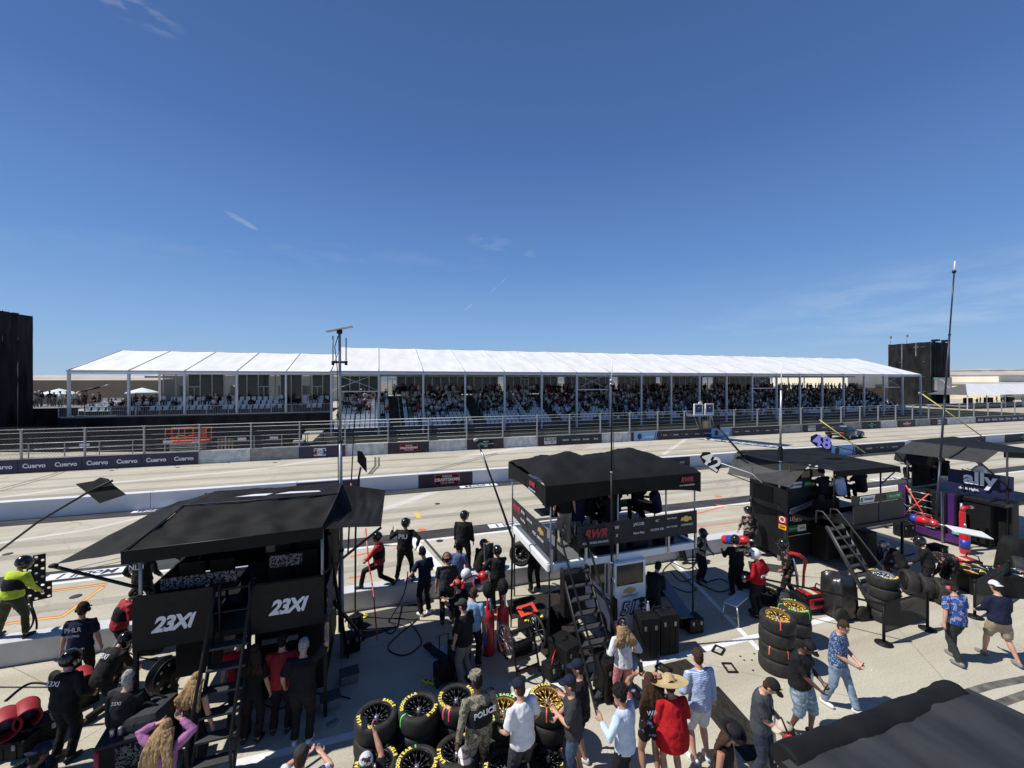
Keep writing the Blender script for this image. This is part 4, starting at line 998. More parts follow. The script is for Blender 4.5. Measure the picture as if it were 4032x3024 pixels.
    if face_detail:
        mb = MB()
        for sd in (-1, 1): mb.ell(hc + HM @ V((sd * .030, .083 * s, .004)), (.017 if face_detail == 'glasses' else .011, .010, .012 if face_detail == 'glasses' else .006), 8, 5, HM)
        if face_detail == 'glasses': mb.tube([hc + HM @ V((-.075, .03, .01)), hc + HM @ V((-.04, .088, .01)), hc + HM @ V((.04, .088, .01)), hc + HM @ V((.075, .03, .01))], .004, 5)
        add(mb, "sunglasses" if face_detail == 'glasses' else "eyes", GLASSD)
        MB().tube([hc + HM @ V((-.022, .080 * s, -.062)), hc + HM @ V((0, .090 * s, -.064)), hc + HM @ V((.022, .080 * s, -.062))], .005, 5).build("mouth", mat("lip", (.32, .10, .08), .5), b)
    if vest:
        mb = MB(); mb.tube([q['waist'] + V((0, 0, .0)), q['chest'], lerp(q['chest'], q['sh'], .75)], [(.162 * s * w_ + .035, .118 * s * w_ + .04), (.165 * s * w_ + .035, .12 * s * w_ + .04), (.13 * s + .03, .08 * s + .045)], 14, xdir=xd)
        o = add(mb, "vest", vest); soft(o, vox, .012, .1)
    # lettering etc. on the back
    if extra: extra(b, q)
    return b, q
def back_text(s_, size, m=WLET, dz=.0, side=-1, **k):
    def f(b, q):
        c = lerp(q['chest'], q['sh'], .35) + q['RU'] @ V((0, side * (.15 * q['s'] * q['w'] + .026), dz))
        n = q['RU'] @ V((0, side, .0)); up = q['RU'] @ V((0, 0, 1))
        x = up.cross(n).normalized(); y = n.cross(x); M = Matrix((x, y, n)).transposed().to_4x4(); M.translation = c + n * .012
        text(s_, size, m, b, M, **k)
    return f
def on_ground(px, py, h, z=0.0):
    """place from the photo position of the head top"""
    p = G(px, py, z + h); return V((p.x, p.y, z))
# ---------- spectators: light seated / standing figures sharing meshes, shirt colour set per object
def spectator_meshes():
    out_ = []
    base = [dict(pel=(0, .16, .50), footL=(-.13, .55, .0), footR=(.13, .55, .0), handL=(-.12, .50, .60), handR=(.12, .50, .62), lean=8, head=(8, 5, 0)),
            dict(pel=(0, .16, .50), footL=(-.10, .50, .0), footR=(.17, .58, .0), handL=(-.20, .42, .58), handR=(.05, .36, .72), lean=18, head=(-20, 12, 0)),
            dict(pel=(0, .14, .50), footL=(-.15, .56, .0), footR=(.10, .52, .0), handL=(-.08, .34, .84), handR=(.10, .36, .86), lean=2, head=(15, 4, 0)),
            dict(footL=(-.12, 0, 0), footR=(.12, .04, 0), handL=(-.08, .25, 1.10), handR=(.26, .06, .85), head=(0, 6, 0))]
    for i, P in enumerate(base):
        q = solve(dict(P, h=1.70)); HM, hc = q['HM'], q['hc']
        bd = MB(); bd.tube([q['pel'] + V((0, 0, -.1)), q['waist'], q['chest'], q['sh'], q['neck'], hc], [(.17, .13), (.16, .13), (.19, .14), (.16, .10), (.06, .06), (.055, .055)], 8, xdir=(1, 0, 0))
        n0 = len(bd.f); bd.ell(hc + V((0, 0, .02)), (.085, .10, .12), 8, 6, HM); n1 = len(bd.f)
        for k in 'LR': bd.tube([q['s' + k], q['e' + k], lerp(q['e' + k], q['w' + k], .2)], [.065, .055, .05], 6)
        n2 = len(bd.f)
        for k in 'LR': bd.tube([lerp(q['e' + k], q['w' + k], .2), q['w' + k], q['w' + k] + (q['w' + k] - q['e' + k]).normalized() * .1], [.042, .03, .03], 6)
        n3 = len(bd.f)
        for k in 'LR': bd.tube([q['h' + k], q['k' + k], q['a' + k], q['a' + k] + V((0, .12, -.05))], [.095, .07, .05, .04], 6)
        n4 = len(bd.f); me = MB.mesh(bd, "spectator_body"); 
        for m in (CGRY, SKIN['t'], CDKG): me.materials.append(m)
        for j, p in enumerate(me.polygons): p.material_index = 0 if j < n0 else 1 if j < n1 else 0 if j < n2 else 1 if j < n3 else 2
        hr = MB(); hr.ell(hc + HM @ V((0, -.02, .05)), (.092, .10, .10), 8, 6, HM); hm_ = hr.mesh("hair", HAIR['br'])
        cp = MB(); cp.ell(hc + HM @ V((0, -.005, .065)), (.094, .108, .085), 8, 6, HM).box(hc + HM @ V((0, .13, .06)), (.15, .12, .012)); cm = cp.mesh("cap", CWHT)
        out_.append((me, hm_, cm, bd, hr, (n0, n1, n2, n3)))
    return out_
SPM = spectator_meshes()
SC_ = [("white", CWHT), ("black", CBLK), ("navy", CNAVY), ("grey", KHAK), ("pale blue", CLBL), ("red", CRED), ("charcoal", CDKG), ("beige", CBEI)]
SW = [.17, .24, .16, .16, .07, .025, .14, .035]
random.seed(5)
stand_extra = []
for i in range(240):   # people standing on the rear walkways
    x = random.uniform(2, 96); stand_extra.append((x, 60.7 + random.uniform(-.3, .5), 4.1, 3, 'R'))
for i in range(60): stand_extra.append((random.choice([random.uniform(-29.8, -25.2), random.uniform(-24, -6)]), 59.0 + random.uniform(-.4, 1.2), 2.58, 3, 'L'))
for i in range(20): stand_extra.append((random.uniform(-38, -31), random.uniform(58.5, 64), 3.38, 3, 'T'))
for i in range(12): stand_extra.append((random.uniform(124, 155), random.uniform(57, 62), .7, 3, 'M'))
allp = [(sp, random.choice([0, 0, 1, 2])) for sp in taken] + [(sp, 3) for sp in stand_extra]
allp.sort(key=lambda a: dist(a[0]) - (8 if a[0][4] != 'R' else 0))
where = {'R': "in the big grandstand", 'L': "on the left hospitality deck", 'T': "on the open terrace at left", 'M': "under the marquee at right"}
def place_spec(i, sp, k):
    x, y, z, r, side = sp; me, hm_, cm, _, _, _ = SPM[k]; cn, cm_ = random.choices(SC_, SW)[0]
    o = bpy.data.objects.new("person", me); COL.objects.link(o); o.location = (x, y, z); o.rotation_euler = (0, 0, R(180 + random.uniform(-22, 22)) if k != 3 or random.random() < .7 else random.uniform(0, 6.28)); sc_x = random.uniform(.93, 1.06); o.scale = (sc_x, sc_x, sc_x)
    o.material_slots[0].link = 'OBJECT'; o.material_slots[0].material = cm_
    cap = random.random() < .38; h = bpy.data.objects.new("cap" if cap else "hair", cm if cap else hm_); COL.objects.link(h); h.parent = o
    if cap: h.material_slots[0].link = 'OBJECT'; h.material_slots[0].material = random.choice([CWHT, CWHT, CBLK, CNAVY, CBLK, CBEI])
    elif random.random() < .3: h.material_slots[0].link = 'OBJECT'; h.material_slots[0].material = random.choice([HAIR['bl'], HAIR['bk'], HAIR['gr']])
    sit = "standing" if k == 3 else "seated"
    tag(o, "%s spectator in a %s top %s, %s" % (sit, cn, where[side], "wearing a cap" if cap else "bareheaded"), "person", "%s spectators in %s tops %s%s" % (sit, cn, where[side], " with caps" if cap else ""))
NSP = 255
for i, (sp, k) in enumerate(allp[:NSP]): place_spec(i, sp, k)
# the rest of the crowd: one mass
cmats = [c for _, c in SC_] + [SKIN['t'], CDKG, HAIR['br'], CWHT, SKIN['l'], DENIM]
cv, cf, ci = [], [], []
for sp, k in allp[NSP:]:
    x, y, z, r, side = sp; _, _, _, bd, hr, (n0, n1, n2, n3) = SPM[k]
    rz = R(180 + random.uniform(-25, 25)) if k != 3 or random.random() < .6 else random.uniform(0, 6.28); c_, s_ = math.cos(rz), math.sin(rz); top_i = random.choices(range(8), SW)[0]; sk = random.choice([8, 12]); lg = random.choice([9, 9, 13, top_i]); ht = random.choice([10, 10, 11, 9]); sc_x = random.uniform(.92, 1.06)
    for src, idx in ((bd, None), (hr, ht)):
        o0 = len(cv); cv += [(x + (p.x * c_ - p.y * s_) * sc_x, y + (p.x * s_ + p.y * c_) * sc_x, z + p.z * sc_x) for p in src.v]
        for j, f in enumerate(src.f):
            cf.append(tuple(a + o0 for a in f)); ci.append(idx if idx is not None else (top_i if j < n0 else sk if j < n1 else top_i if j < n2 else sk if j < n3 else lg))
me = bpy.data.meshes.new("crowd"); me.from_pydata(cv, [], cf)
for m in cmats: me.materials.append(m)
me.polygons.foreach_set("material_index", ci); me.polygons.foreach_set("use_smooth", [True] * len(cf)); me.update()
o = bpy.data.objects.new("crowd", me); COL.objects.link(o); tag(o, "dense crowd of spectators filling the far tiers of the long grandstand", "crowd", kind="stuff")
# ------------------------------------------------------------------ pit stands (survey-frame coordinates go through W)
class PS:
    """a pit stand: root at its base, parts given in survey-frame coordinates"""
    def __init__(s, x, y, name, label, cat="pit stand"):
        s.o = W(x, y, 0); s.root = empty(name, s.o, label=label, cat=cat)
    def part(s, mb, nm, m, parent=None, solid=0.0):
        mb.v = [W(p.x, p.y, p.z) - s.o for p in mb.v]
        return mb.build(nm, m, parent or s.root, solid=solid)
    def txt(s, t, size, m, c, n=(0, -1, 0), parent=None, up=(0, 0, 1), off=.006, **k):
        text(t, size, m, parent or s.root, facing(W(*c) - s.o, n, up, off), **k)
def bil(c, ni, nj, sag=0, nz_=.0, fold=0.0, seed=0):
    """quad patch from 4 corners c[0]-c[1]-c[2]-c[3] with sag and wrinkles"""
    c = [V(p) for p in c]; g = []
    for i in range(ni + 1):
        a = i / ni; row = []
        for j in range(nj + 1):
            b = j / nj; p = c[0].lerp(c[1], a).lerp(c[3].lerp(c[2], a), b)
            e = math.sin(math.pi * a) * math.sin(math.pi * b)
            w_ = noise.noise(V((p.x * 2.1 + seed, p.y * 2.1, p.z * 1.5))) * nz_ + math.sin((a * 9 + b * 3 + noise.noise(V((a * 4, b * 4, seed))) * 2) * 2.2) * fold * (b * (1 - b) * 4)
            row.append(p + V((0, 0, -sag * e + w_ * min(1, 6 * e + .25))))
        g.append(row)
    return g
def ladder(S, x0, x1, yt, zt, yb, n=8, rail_m=BLKM, handrail=True, hr=.86):
    """stair ladder from the deck edge (yt, zt) down to the ground (yb, 0)"""
    L_ = S.part(MB().box((x0, yt, zt), (.03, .03, .03)), "ladder", rail_m)
    for x in (x0, x1):
        S.part(MB().tube([(x, yb, .0), (x, yt, zt)], [(.028, .07)] * 2, 6, xdir=(1, 0, 0)), "stringer", rail_m, L_)
        if handrail: S.part(MB().tube([(x, yb + .05, .35), (x, yb, .85), (x, yt - .02, zt + hr * .72), (x, yt + .12, zt + hr), (x, yt + .3, zt + hr * .95), (x, yt + .33, zt)], .026, 7), "handrail", rail_m, L_)
    for i in range(n):
        t = (i + .6) / n; S.part(MB().box(((x0 + x1) / 2, yb + (yt - yb) * t, zt * t), (abs(x1 - x0), .19, .04), bev=.006), "step", mat("worn_tread", (.06, .062, .066), .5, metal=.3), L_)
    return L_
def wheel_set(S, pts, r=.16, w_=.08):
    for x, y in pts: S.part(MB().lathe([(r * .5, -w_ / 2), (r * .93, -w_ / 2), (r, -w_ / 4), (r, w_ / 4), (r * .93, w_ / 2), (r * .5, w_ / 2)], (x, y, r), 18, Matrix.Rotation(R(90), 3, 'Y')), "wheel", RUB)
GREYFL = mat("grating_silver", (.34, .35, .37), .4, metal=.6, var=.1)
SPOT = pattern_mat("white_fleck_panel", [(0, (.012, .012, .013)), (.50, (.20, .20, .21)), (.60, (.012, .012, .013))], 'noise', 24, stretch=(1, 1, 1), bump=0)
# ---- A: left stand
A = PS(-2.5, 9.6, "pit_stand", "black two-storey pit stand with 23XI lettering under a large black awning at left")
A.part(MB().box((-2.48, 9.65, 1.90), (2.95, 2.7, .10)), "platform", BLKM)
A.part(MB().box((-1.72, 9.9, 1.0), (1.25, 2.1, 1.65), bev=.03), "cabinet", BLKP)
A.part(MB().box((-3.45, 10.2, 1.0), (.8, 1.5, .9), bev=.03), "cabinet", BLKP)
for (x, y) in ((-3.93, 8.32), (-1.03, 8.32), (-3.93, 10.98), (-1.03, 10.98), (-2.3, 8.36)):
    A.part(MB().box((x, y, .95), (.06, .06, 1.9)), "leg", BLKM)
for (x, y) in ((-3.86, 8.3), (-1.08, 8.3), (-3.86, 10.6), (-1.08, 10.6)):
    A.part(MB().tube([(x, y, 1.95), (x, y, 3.68)], .028, 8), "awning_post", GREYM)
p1_ = A.part(MB().box((-3.38, 8.26, 2.33), (1.14, .035, .92), bev=.01), "side_panel", BLKP); A.txt("23XI", .34, WLET, (-3.40, 8.24, 2.26), parent=p1_, shear=.35, bold=.045, spacing=.90, sx=.92)
p2_ = A.part(MB().box((-1.64, 8.26, 2.26), (1.20, .035, .88), bev=.01), "side_panel", BLKP); A.txt("23XI", .35, WLET, (-1.66, 8.24, 2.24), parent=p2_, shear=.35, bold=.045, spacing=.90, sx=.92)
A.part(MB().box((-3.0, 10.95, 2.45), (1.9, .04, .9)), "back_panel", BLKP); A.part(MB().box((-3.92, 9.9, 2.3), (.03, 2.1, .8)), "side_screen", BLKP)
A.part(MB().box((-3.1, 8.5, 2.83), (1.15, .02, .20)), "fleck_strip", SPOT); A.part(MB().box((-1.75, 8.6, 2.95), (.55, .02, .22)), "fleck_strip", SPOT); A.part(MB().box((-1.0, 8.75, 2.1), (.02, .8, .75)), "fleck_strip", SPOT)
A.part(MB().box((-1.72, 10.9, 2.8), (1.35, .04, 1.7)), "back_curtain", BLK); A.part(MB().box((-1.04, 9.9, 2.75), (.03, 2.0, 1.6)), "side_curtain", BLK)  # dark curtains added to black out the inside, in place of equipment
A.part(MB().box((-2.0, 9.9, 2.15), (1.6, .6, .4), bev=.05), "equipment_rack", BLK)
for x in (-3.5, -3.0, -2.0, -1.5): A.part(MB().box((x, 9.5, 2.25), (.42, .42, .08), bev=.02).box((x, 9.28, 2.6), (.42, .06, .5), bev=.02).tube([(x, 9.5, 1.95), (x, 9.5, 2.25)], .03, 6), "crew_chair", BLKP)
for x, y, z in ((-2.1, 9.6, 2.9), (-1.5, 9.6, 2.9), (-3.2, 10.2, 2.9)):
    m_ = A.part(MB().box((x, y, z), (.5, .05, .32), bev=.01), "monitor", BLKP); A.part(MB().box((x, y - .028, z), (.44, .004, .26)), "screen_face", mat("dim_screen", (.03, .035, .045), .15), m_)
for z in (2.3, 2.7): A.part(MB().tube([(-3.9, 8.28, z), (-1.05, 8.28, z)], .018, 6), "rail", BLKM)
for x in (-2.72, -2.26):
    A.part(MB().tube([(x, 8.28, 1.9), (x, 8.24, 2.75), (x + .02, 8.4, 2.86)], .02, 6), "rail", BLKM)
A.part(MB().box((-1.0, 8.4, 1.45), (.03, .1, .5)), "warning_label", YEL)
A.part(MB().box((-1.6, 8.7, 1.73), (1.15, .06, .05)), "shelf_edge", ALU); A.part(MB().box((-1.9, 8.82, 1.32), (.62, .03, .09)), "label_strip", mat("faded_label_grey", (.25, .25, .24), .6))
A.txt("A", .10, WLET, (-1.75, 8.80, 1.05))
def Z9(p, k=1.0): return (p[0] * k, p[1] * k, H - (H - p[2]) * k)
FE = [(-3.95, 8.0, 3.63), (-1.05, 8.0, 3.68)]
RF = [(-3.55, 9.05, 4.02), (-.86, 8.85, 4.05)]
RB = [(-3.25, 9.75, 4.1), (-.86, 9.6, 4.08)]
BE = [(-3.9, 11.2, 3.72), (-1.0, 11.2, 3.75)]
FE, RF, RB, BE = [[Z9(p) for p in q_] for q_ in (FE, RF, RB, BE)]
aw = A.part(MB().sheet(bil([FE[0], FE[1], RF[1], RF[0]], 46, 20, .07, .07, .022, 1)), "awning", BLK)
for k_, c in enumerate(([RF[0], RF[1], RB[1], RB[0]], [RB[0], RB[1], BE[1], BE[0]])): A.part(MB().sheet(bil(c, 36, 14, .05, .06, .016, k_ + 3)), "awning_panel", BLK, aw)
A.part(MB().sheet(bil([FE[0], (-5.50, 9.20, 3.14), (-4.15, 9.60, 3.88), RF[0]], 24, 18, .09, .05, .02, 8)), "awning_wing", BLK, aw)
A.part(MB().sheet(bil([FE[1], (-0.02, 8.20, 3.54), (0.07, 9.65, 3.86), RB[1]], 24, 18, .10, .05, .02, 9)), "awning_wing", BLK, aw)
A.part(MB().sheet(bil([(-3.97, 7.98, 3.66), (-1.03, 7.98, 3.71), (-1.03, 7.99, 3.50), (-3.97, 7.99, 3.45)], 50, 4, 0, .09, .0, 5)), "valance", BLK, aw)
A.part(MB().sheet(bil([(-3.97, 7.98, 3.66), (-3.94, 11.20, 3.74), (-3.94, 11.20, 3.50), (-3.97, 7.99, 3.45)], 14, 3, 0, .03, .0, 6)), "valance", BLK, aw)
A.part(MB().tube([(-5.50, 9.20, 3.10), (-3.93, 8.9, 2.55)], .03, 7), "strut", BLKM, aw); A.part(MB().ell((-5.52, 9.20, 3.12), (.07, .05, .04)), "strut_end", BLKP, aw)
A.part(MB().tube([(-0.02, 8.20, 3.52), (-1.05, 8.25, 2.75)], .026, 7), "strut", BLKM, aw)
# white mark on awning top
for q_ in ([(-2.75, 9.13, 4.10), (-2.2, 9.07, 4.10), (-2.1, 9.16, 4.11), (-2.45, 9.19, 4.11)], [(-2.05, 9.09, 4.105), (-1.2, 9.02, 4.105), (-1.25, 9.09, 4.11), (-1.8, 9.16, 4.115)]): A.part(MB().add(q_, [(0, 1, 2, 3)]), "awning_mark", WLET, aw, solid=.004)
for p_ in ((FE[0], RF[0]), (FE[1], RF[1], RB[1]), (RF[0], RF[1]), (FE[0], FE[1])): A.part(MB().tube([V(q_) + V((0, 0, .02)) for q_ in p_], .012, 5), "seam_piping", BLKM, aw)
A.part(MB().sheet(bil([RF[0], (-4.15, 9.60, 3.88), BE[0], RB[0]], 18, 14, .04, .05, .012, 12)), "awning_panel", BLK, aw)
lad = ladder(A, -2.78, -2.22, 8.15, 1.93, 7.15, n=7)
A.part(MB().tube([(-.98, 8.5, 3.4), (-.98, 9.6, 1.9), (-.75, 9.9, 0)], .035, 6), "side_pole", BLKM)
# perforated ramp rail leaning at the right side
rr = A.part(MB().box((-.72, 10.0, .78), (.05, .10, 1.75), rot=(R(28), R(-22), 0)), "perforated_ramp", BLKM)
for i in range(8):
    t = (i - 3.5) * .2; A.part(MB().ell((-.765 - t * .37, 9.93 + t * -.42, .78 + t * .82), (.022, .022, .03)), "hole_ring", WHT, rr)
# ---- B: middle stand
B = PS(5.8, 9.9, "pit_stand", "pit stand with white wheeled cabinet numbered 51 under a black twin-peak canopy in the middle")
bc = [(3.66, 8.58), (8.0, 8.62), (8.0, 11.3), (3.6, 11.3)]
B.part(MB().box((5.8, 8.62, 2.0), (4.25, .09, .17), bev=.01), "beam", WHT); B.part(MB().box((3.70, 9.95, 2.0), (.09, 2.7, .17), bev=.01), "beam", WHT)
B.part(MB().box((7.92, 9.95, 2.0), (.09, 2.7, .17), bev=.01), "beam", WHT); B.part(MB().box((5.8, 11.3, 2.0), (4.25, .09, .17), bev=.01), "beam", WHT)
B.part(MB().box((6.5, 9.95, 2.02), (2.8, 2.6, .05)), "floor", mat("blue_grey_floor", (.03, .036, .045), .5, metal=.2))
mb = MB()
for i in range(22): mb.box((3.80 + i * .06, 9.95, 2.03), (.036, 2.6, .04))
B.part(mb, "grating", GREYFL)
for (x, y) in ((3.72, 8.62), (7.89, 8.63), (3.72, 11.2), (7.89, 11.2)): B.part(MB().tube([(x, y, 0), (x, y, 1.95)], .022, 7), "leg", BLKM)
for (x, y) in ((3.74, 8.58), (5.55, 8.58), (7.9, 8.58), (7.9, 11.2), (3.66, 11.2), (7.0, 8.6)): B.part(MB().tube([(x, y, 1.9), (x, y, 3.9)], .022, 7), "canopy_post", GREYM)
for (x, y) in ((3.76, 8.57), (4.66, 8.57), (5.52, 8.57), (7.05, 8.57), (7.92, 8.57)): B.part(MB().box((x, y, 2.2), (.05, .05, .5)), "rail_post", ALU)
BAN = mat("dark_mesh_banner", (.022, .022, .024), .8, var=.3, scale=5, bump=.2)
bn = B.part(MB().sheet(bil([(4.40, 8.53, 2.91), (7.93, 8.53, 2.95), (7.93, 8.53, 2.35), (4.40, 8.53, 2.38)], 30, 5, .0, .02, .004, 3)), "banner", BAN)
B.txt("RWR", .27, mat("logo_red", (.36, .03, .05), .6), (4.88, 8.50, 2.70), parent=bn, shear=.3, bold=.05); B.txt("RICK WARE RACING", .075, WLET, (4.88, 8.50, 2.49), parent=bn)
for x, z, t_, sz in ((5.47, 2.78, "W", .12), (5.47, 2.58, "X", .1), (6.1, 2.80, "JACOB", .10), (6.1, 2.58, "Parts Plus", .08), (6.65, 2.60, "COSTA OIL", .08), (6.65, 2.82, "RC", .08), (7.1, 2.84, "Sport Repair", .06), (7.1, 2.62, "MAC TOOLS", .06), (7.58, 2.62, "CHEVROLET", .07)): B.txt(t_, sz, WLET, (x, 8.50, z), parent=bn)
GOLDL = mat("logo_gold", (.6, .42, .12), .4, metal=.4)
def bowtie(S, x, y, z, w_, parent, ax='y'):
    pts = [(-.5, -.12), (-.14, -.12), (-.14, -.2), (.2, -.2), (.2, -.12), (.5, -.12), (.42, .12), (.14, .12), (.14, .2), (-.2, .2), (-.2, .12), (-.42, .12)]
    if ax == 'y': S.part(MB().prism([(x + a * w_, z + b * w_) for a, b in pts], 'y', y, y - .008), "bowtie_logo", GOLDL, parent)
    else: S.part(MB().prism([(y - a * w_, z + b * w_) for a, b in pts], 'x', x, x - .008), "bowtie_logo", GOLDL, parent)
bowtie(B, 7.55, 8.50, 2.78, .36, bn)
b2 = B.part(MB().sheet(bil([(3.64, 11.2, 2.95), (3.66, 8.6, 2.92), (3.66, 8.6, 2.34), (3.64, 11.2, 2.42)], 24, 5, 0, .02, .004, 5)), "banner", BAN)
B.txt("RWR", .26, MATS["logo_red"], (3.635, 10.75, 2.74), n=(-1, 0, 0), parent=b2, shear=.3, bold=.05)
for y, z, t_, sz in ((10.2, 2.8, "JACOB", .1), (10.2, 2.58, "Parts Plus", .09), (9.7, 2.74, "COSTA OIL", .08), (9.35, 2.55, "MAC", .1), (8.95, 2.55, "CHEVROLET", .08)): B.txt(t_, sz, WLET, (3.635, y, z), n=(-1, 0, 0), parent=b2)
bowtie(B, 3.645, 8.95, 2.74, .38, b2, 'x')
# canopy: two peaks
def canopy(S, x0, x1, y0, y1, ze, zp, zv, peaks, seed=0, valance=True):
    nx, ny = 40, 22; g = []
    for i in range(nx + 1):
        row = []
        for j in range(ny + 1):
            x = x0 + (x1 - x0) * i / nx; y = y0 + (y1 - y0) * j / ny; cy = (y0 + y1) / 2; hy = (y1 - y0) / 2; h_ = 0
            for px_ in peaks:
                hx = (x1 - x0) / len(peaks) / 2; a = 1 - abs(x - px_) / (hx * 1.25); b = 1 - abs(y - cy) / hy
                h_ = max(h_, max(0, min(a, b)))
            ed = min(1, max(0, 1 - abs(y - cy) / hy) * 2.2, )
            if len(peaks) > 1: h_ = max(h_, .55 * max(0, min(1 - abs(y - cy) / hy, (min(x - x0, x1 - x) / ((x1 - x0) / 4)))))
            z = ze + (zp - ze) * (h_ ** .92) + noise.noise(V((x * 2.3 + seed, y * 2.3, 0))) * .05 + noise.noise(V((x * 6 + seed, y * 1.5, 3))) * .018
            row.append((x, y, z))
        g.append(row)
    c = S.part(MB().sheet(g), "canopy", BLK)
    if valance:
        for k_, q_ in enumerate(([(x0, y0, ze + .02), (x1, y0, ze + .02), (x1, y0, zv), (x0, y0, zv)], [(x0, y1, ze + .02), (x0, y0, ze + .02), (x0, y0, zv), (x0, y1, zv)], [(x1, y0, ze + .02), (x1, y1, ze + .02), (x1, y1, zv), (x1, y0, zv)], [(x0, y1, ze + .02), (x1, y1, ze + .02), (x1, y1, zv), (x0, y1, zv)])):
            gg = bil(q_, 26, 5, 0, .02, 0, seed + k_)
            for r_ in range(len(gg)):
                t = r_ / (len(gg) - 1); gg[r_][-1] = gg[r_][-1] + V((0, 0, .17 * math.sin(math.pi * t) ** .6)); gg[r_][-2] = gg[r_][-2] + V((0, 0, .11 * math.sin(math.pi * t)))
            S.part(MB().sheet(gg), "valance", BLK, c)
    return c
cb = canopy(B, 3.58, 8.03, 8.5, 11.35, 3.93, 4.46, 3.43, (4.75, 6.85), 2)
B.txt("RWR", .17, MATS["logo_red"], (7.55, 8.47, 3.80), parent=cb, shear=.3, bold=.05); B.txt("RICK WARE RACING", .05, WLET, (7.55, 8.47, 3.66), parent=cb)
B.txt("RWR", .17, MATS["logo_red"], (3.55, 9.3, 3.80), n=(-1, 0, 0), parent=cb, shear=.3, bold=.05); B.txt("RICK WARE RACING", .05, WLET, (3.55, 9.3, 3.66), n=(-1, 0, 0), parent=cb)
B.part(MB().box((6.0, 11.2, 2.85), (2.2, .03, 1.3)), 'back_curtain', BLK)  # dark sheet for a mesh back, added to deepen the canopy shade
# cabinet
cbn = B.part(MB().box((5.80, 9.75, 1.06), (.94, 2.6, 1.76), bev=.03), "cabinet", WHT)
B.part(MB().box((5.80, 8.435, 1.62), (.76, .03, .50), bev=.01), "window", GLASSD, cbn)
B.part(MB().box((5.80, 8.44, 1.62), (.86, .02, .60), bev=.01), "window_frame", WHT, cbn)
bowtie(B, 5.80, 8.43, 1.22, .34, cbn); B.txt("CHEVROLET", .085, mat("grey_lettering", (.15, .15, .16), .5), (5.80, 8.43, 1.09), parent=cbn)
B.txt("51", .42, BLKP, (5.72, 8.425, .78), parent=cbn, shear=.3, bold=.06); B.txt("51", .40, WLET, (5.72, 8.423, .79), parent=cbn, shear=.3, bold=.0, off=.012)
for i in range(4): B.part(MB().box((6.10 + .09 * (i % 2), 8.43, .92 - .12 * (i // 2)), (.06, .02, .08)), "vent_slot", BLKP, cbn)
B.part(MB().box((5.32, 9.55, 1.45), (.03, 1.7, .70)), "side_window", GLASSD, cbn)
for y in (8.75, 9.5, 10.3): B.part(MB().box((5.31, y, 1.45), (.04, .05, .76)), "window_mullion", WHT, cbn)
for z in (.95, .88): B.part(MB().box((5.32, 9.6, z), (.02, 2.1, .025)), "pinstripe", BLKP, cbn)
wheel_set(B, [(5.36, 8.95), (5.36, 10.6), (6.24, 8.95), (6.24, 10.6)], .24, .12)
lb = ladder(B, 3.98, 4.62, 8.5, 2.0, 6.95, n=9)
B.part(MB().box((4.22, 8.40, 1.45), (.55, .24, 1.0), bev=.02), "ladder_box", BLKP)
B.part(MB().tube([(5.28, 8.35, .0), (5.28, 8.35, 1.2)], .03, 7), "side_pole", BLKM); B.part(MB().box((5.28, 8.30, .9), (.1, .12, .55), bev=.02), "power_box", BLKP)
for x_, y_ in ((4.9, 9.1), (6.4, 9.0), (7.3, 9.1), (5.7, 9.05)): B.part(MB().box((x_, y_, 2.25), (.5, .35, .4), bev=.04), 'gear_box', BLKP)
for x, y in ((4.6, 10.4), (6.2, 10.5), (7.1, 10.6)):
    m_ = B.part(MB().box((x, y, 3.05), (.62, .05, .36), bev=.01), "monitor", BLKP); B.part(MB().box((x, y - .028, 3.05), (.56, .004, .30)), "screen_face", MATS["dim_screen"], m_)
B.part(MB().box((5.9, 10.3, 2.72), (3.6, .55, .04)), "desk", BLKP)
def stool(x, y, z, label, S=W, sy=0):
    r = empty("bar_stool", W(x, y, z), label=label, cat="stool", group="stools on the pit stand platforms")
    MB().lathe([(.18, .58), (.19, .60), (.17, .64), (.02, .65)], seg=14).build("seat", BLKP, r); MB().tube([(0, 0, .05), (0, 0, .6)], .025, 6).build("post", ALU, r); MB().lathe([(.22, 0), (.21, .03), (.04, .06)], seg=14).build("base", BLKM, r)
# ---- C: right stand with green-white signs
Cc = PS(15.0, 10.2, "pit_stand", "black pit stand with PYE-BARKER and DOLLAR TREE signs and a grey folding awning")
Cc.part(MB().box((14.15, 10.95, 1.0), (1.7, 1.3, 1.55), bev=.03), "cabinet", BLKP)
Cc.part(MB().box((15.55, 10.6, 1.0), (1.1, 1.5, 1.55), bev=.03), "cabinet", BLKP)
Cc.part(MB().box((14.95, 10.6, 1.80), (3.2, 2.2, .10)), "platform", BLKM)
Cc.part(MB().box((15.3, 9.2, 1.80), (2.5, 1.4, .10)), "platform", BLKM)
for (x, y) in ((13.35, 10.2), (16.5, 8.62), (14.05, 8.62), (16.5, 11.6), (13.35, 11.6)): Cc.part(MB().box((x, y, .9), (.06, .06, 1.8)), "leg", BLKM)
for (x, y) in ((13.4, 10.15), (16.45, 9.2), (14.3, 9.3), (16.45, 11.6), (13.4, 11.6)): Cc.part(MB().tube([(x, y, 1.8), (x, y, 3.4)], .025, 7), "canopy_post", BLKM)
LEGP = mat("stand_panel_grey", (.020, .021, .022), .6, var=.3, scale=1.5)
pa = Cc.part(MB().box((13.95, 10.14, 2.25), (1.35, .04, .75), bev=.01), "side_panel", LEGP)
pb = Cc.part(MB().box((14.62, 8.58, 2.12), (1.14, .04, .66), bev=.01), "side_panel", LEGP); pc = Cc.part(MB().box((15.86, 8.58, 2.12), (1.24, .04, .66), bev=.01), "side_panel", LEGP)
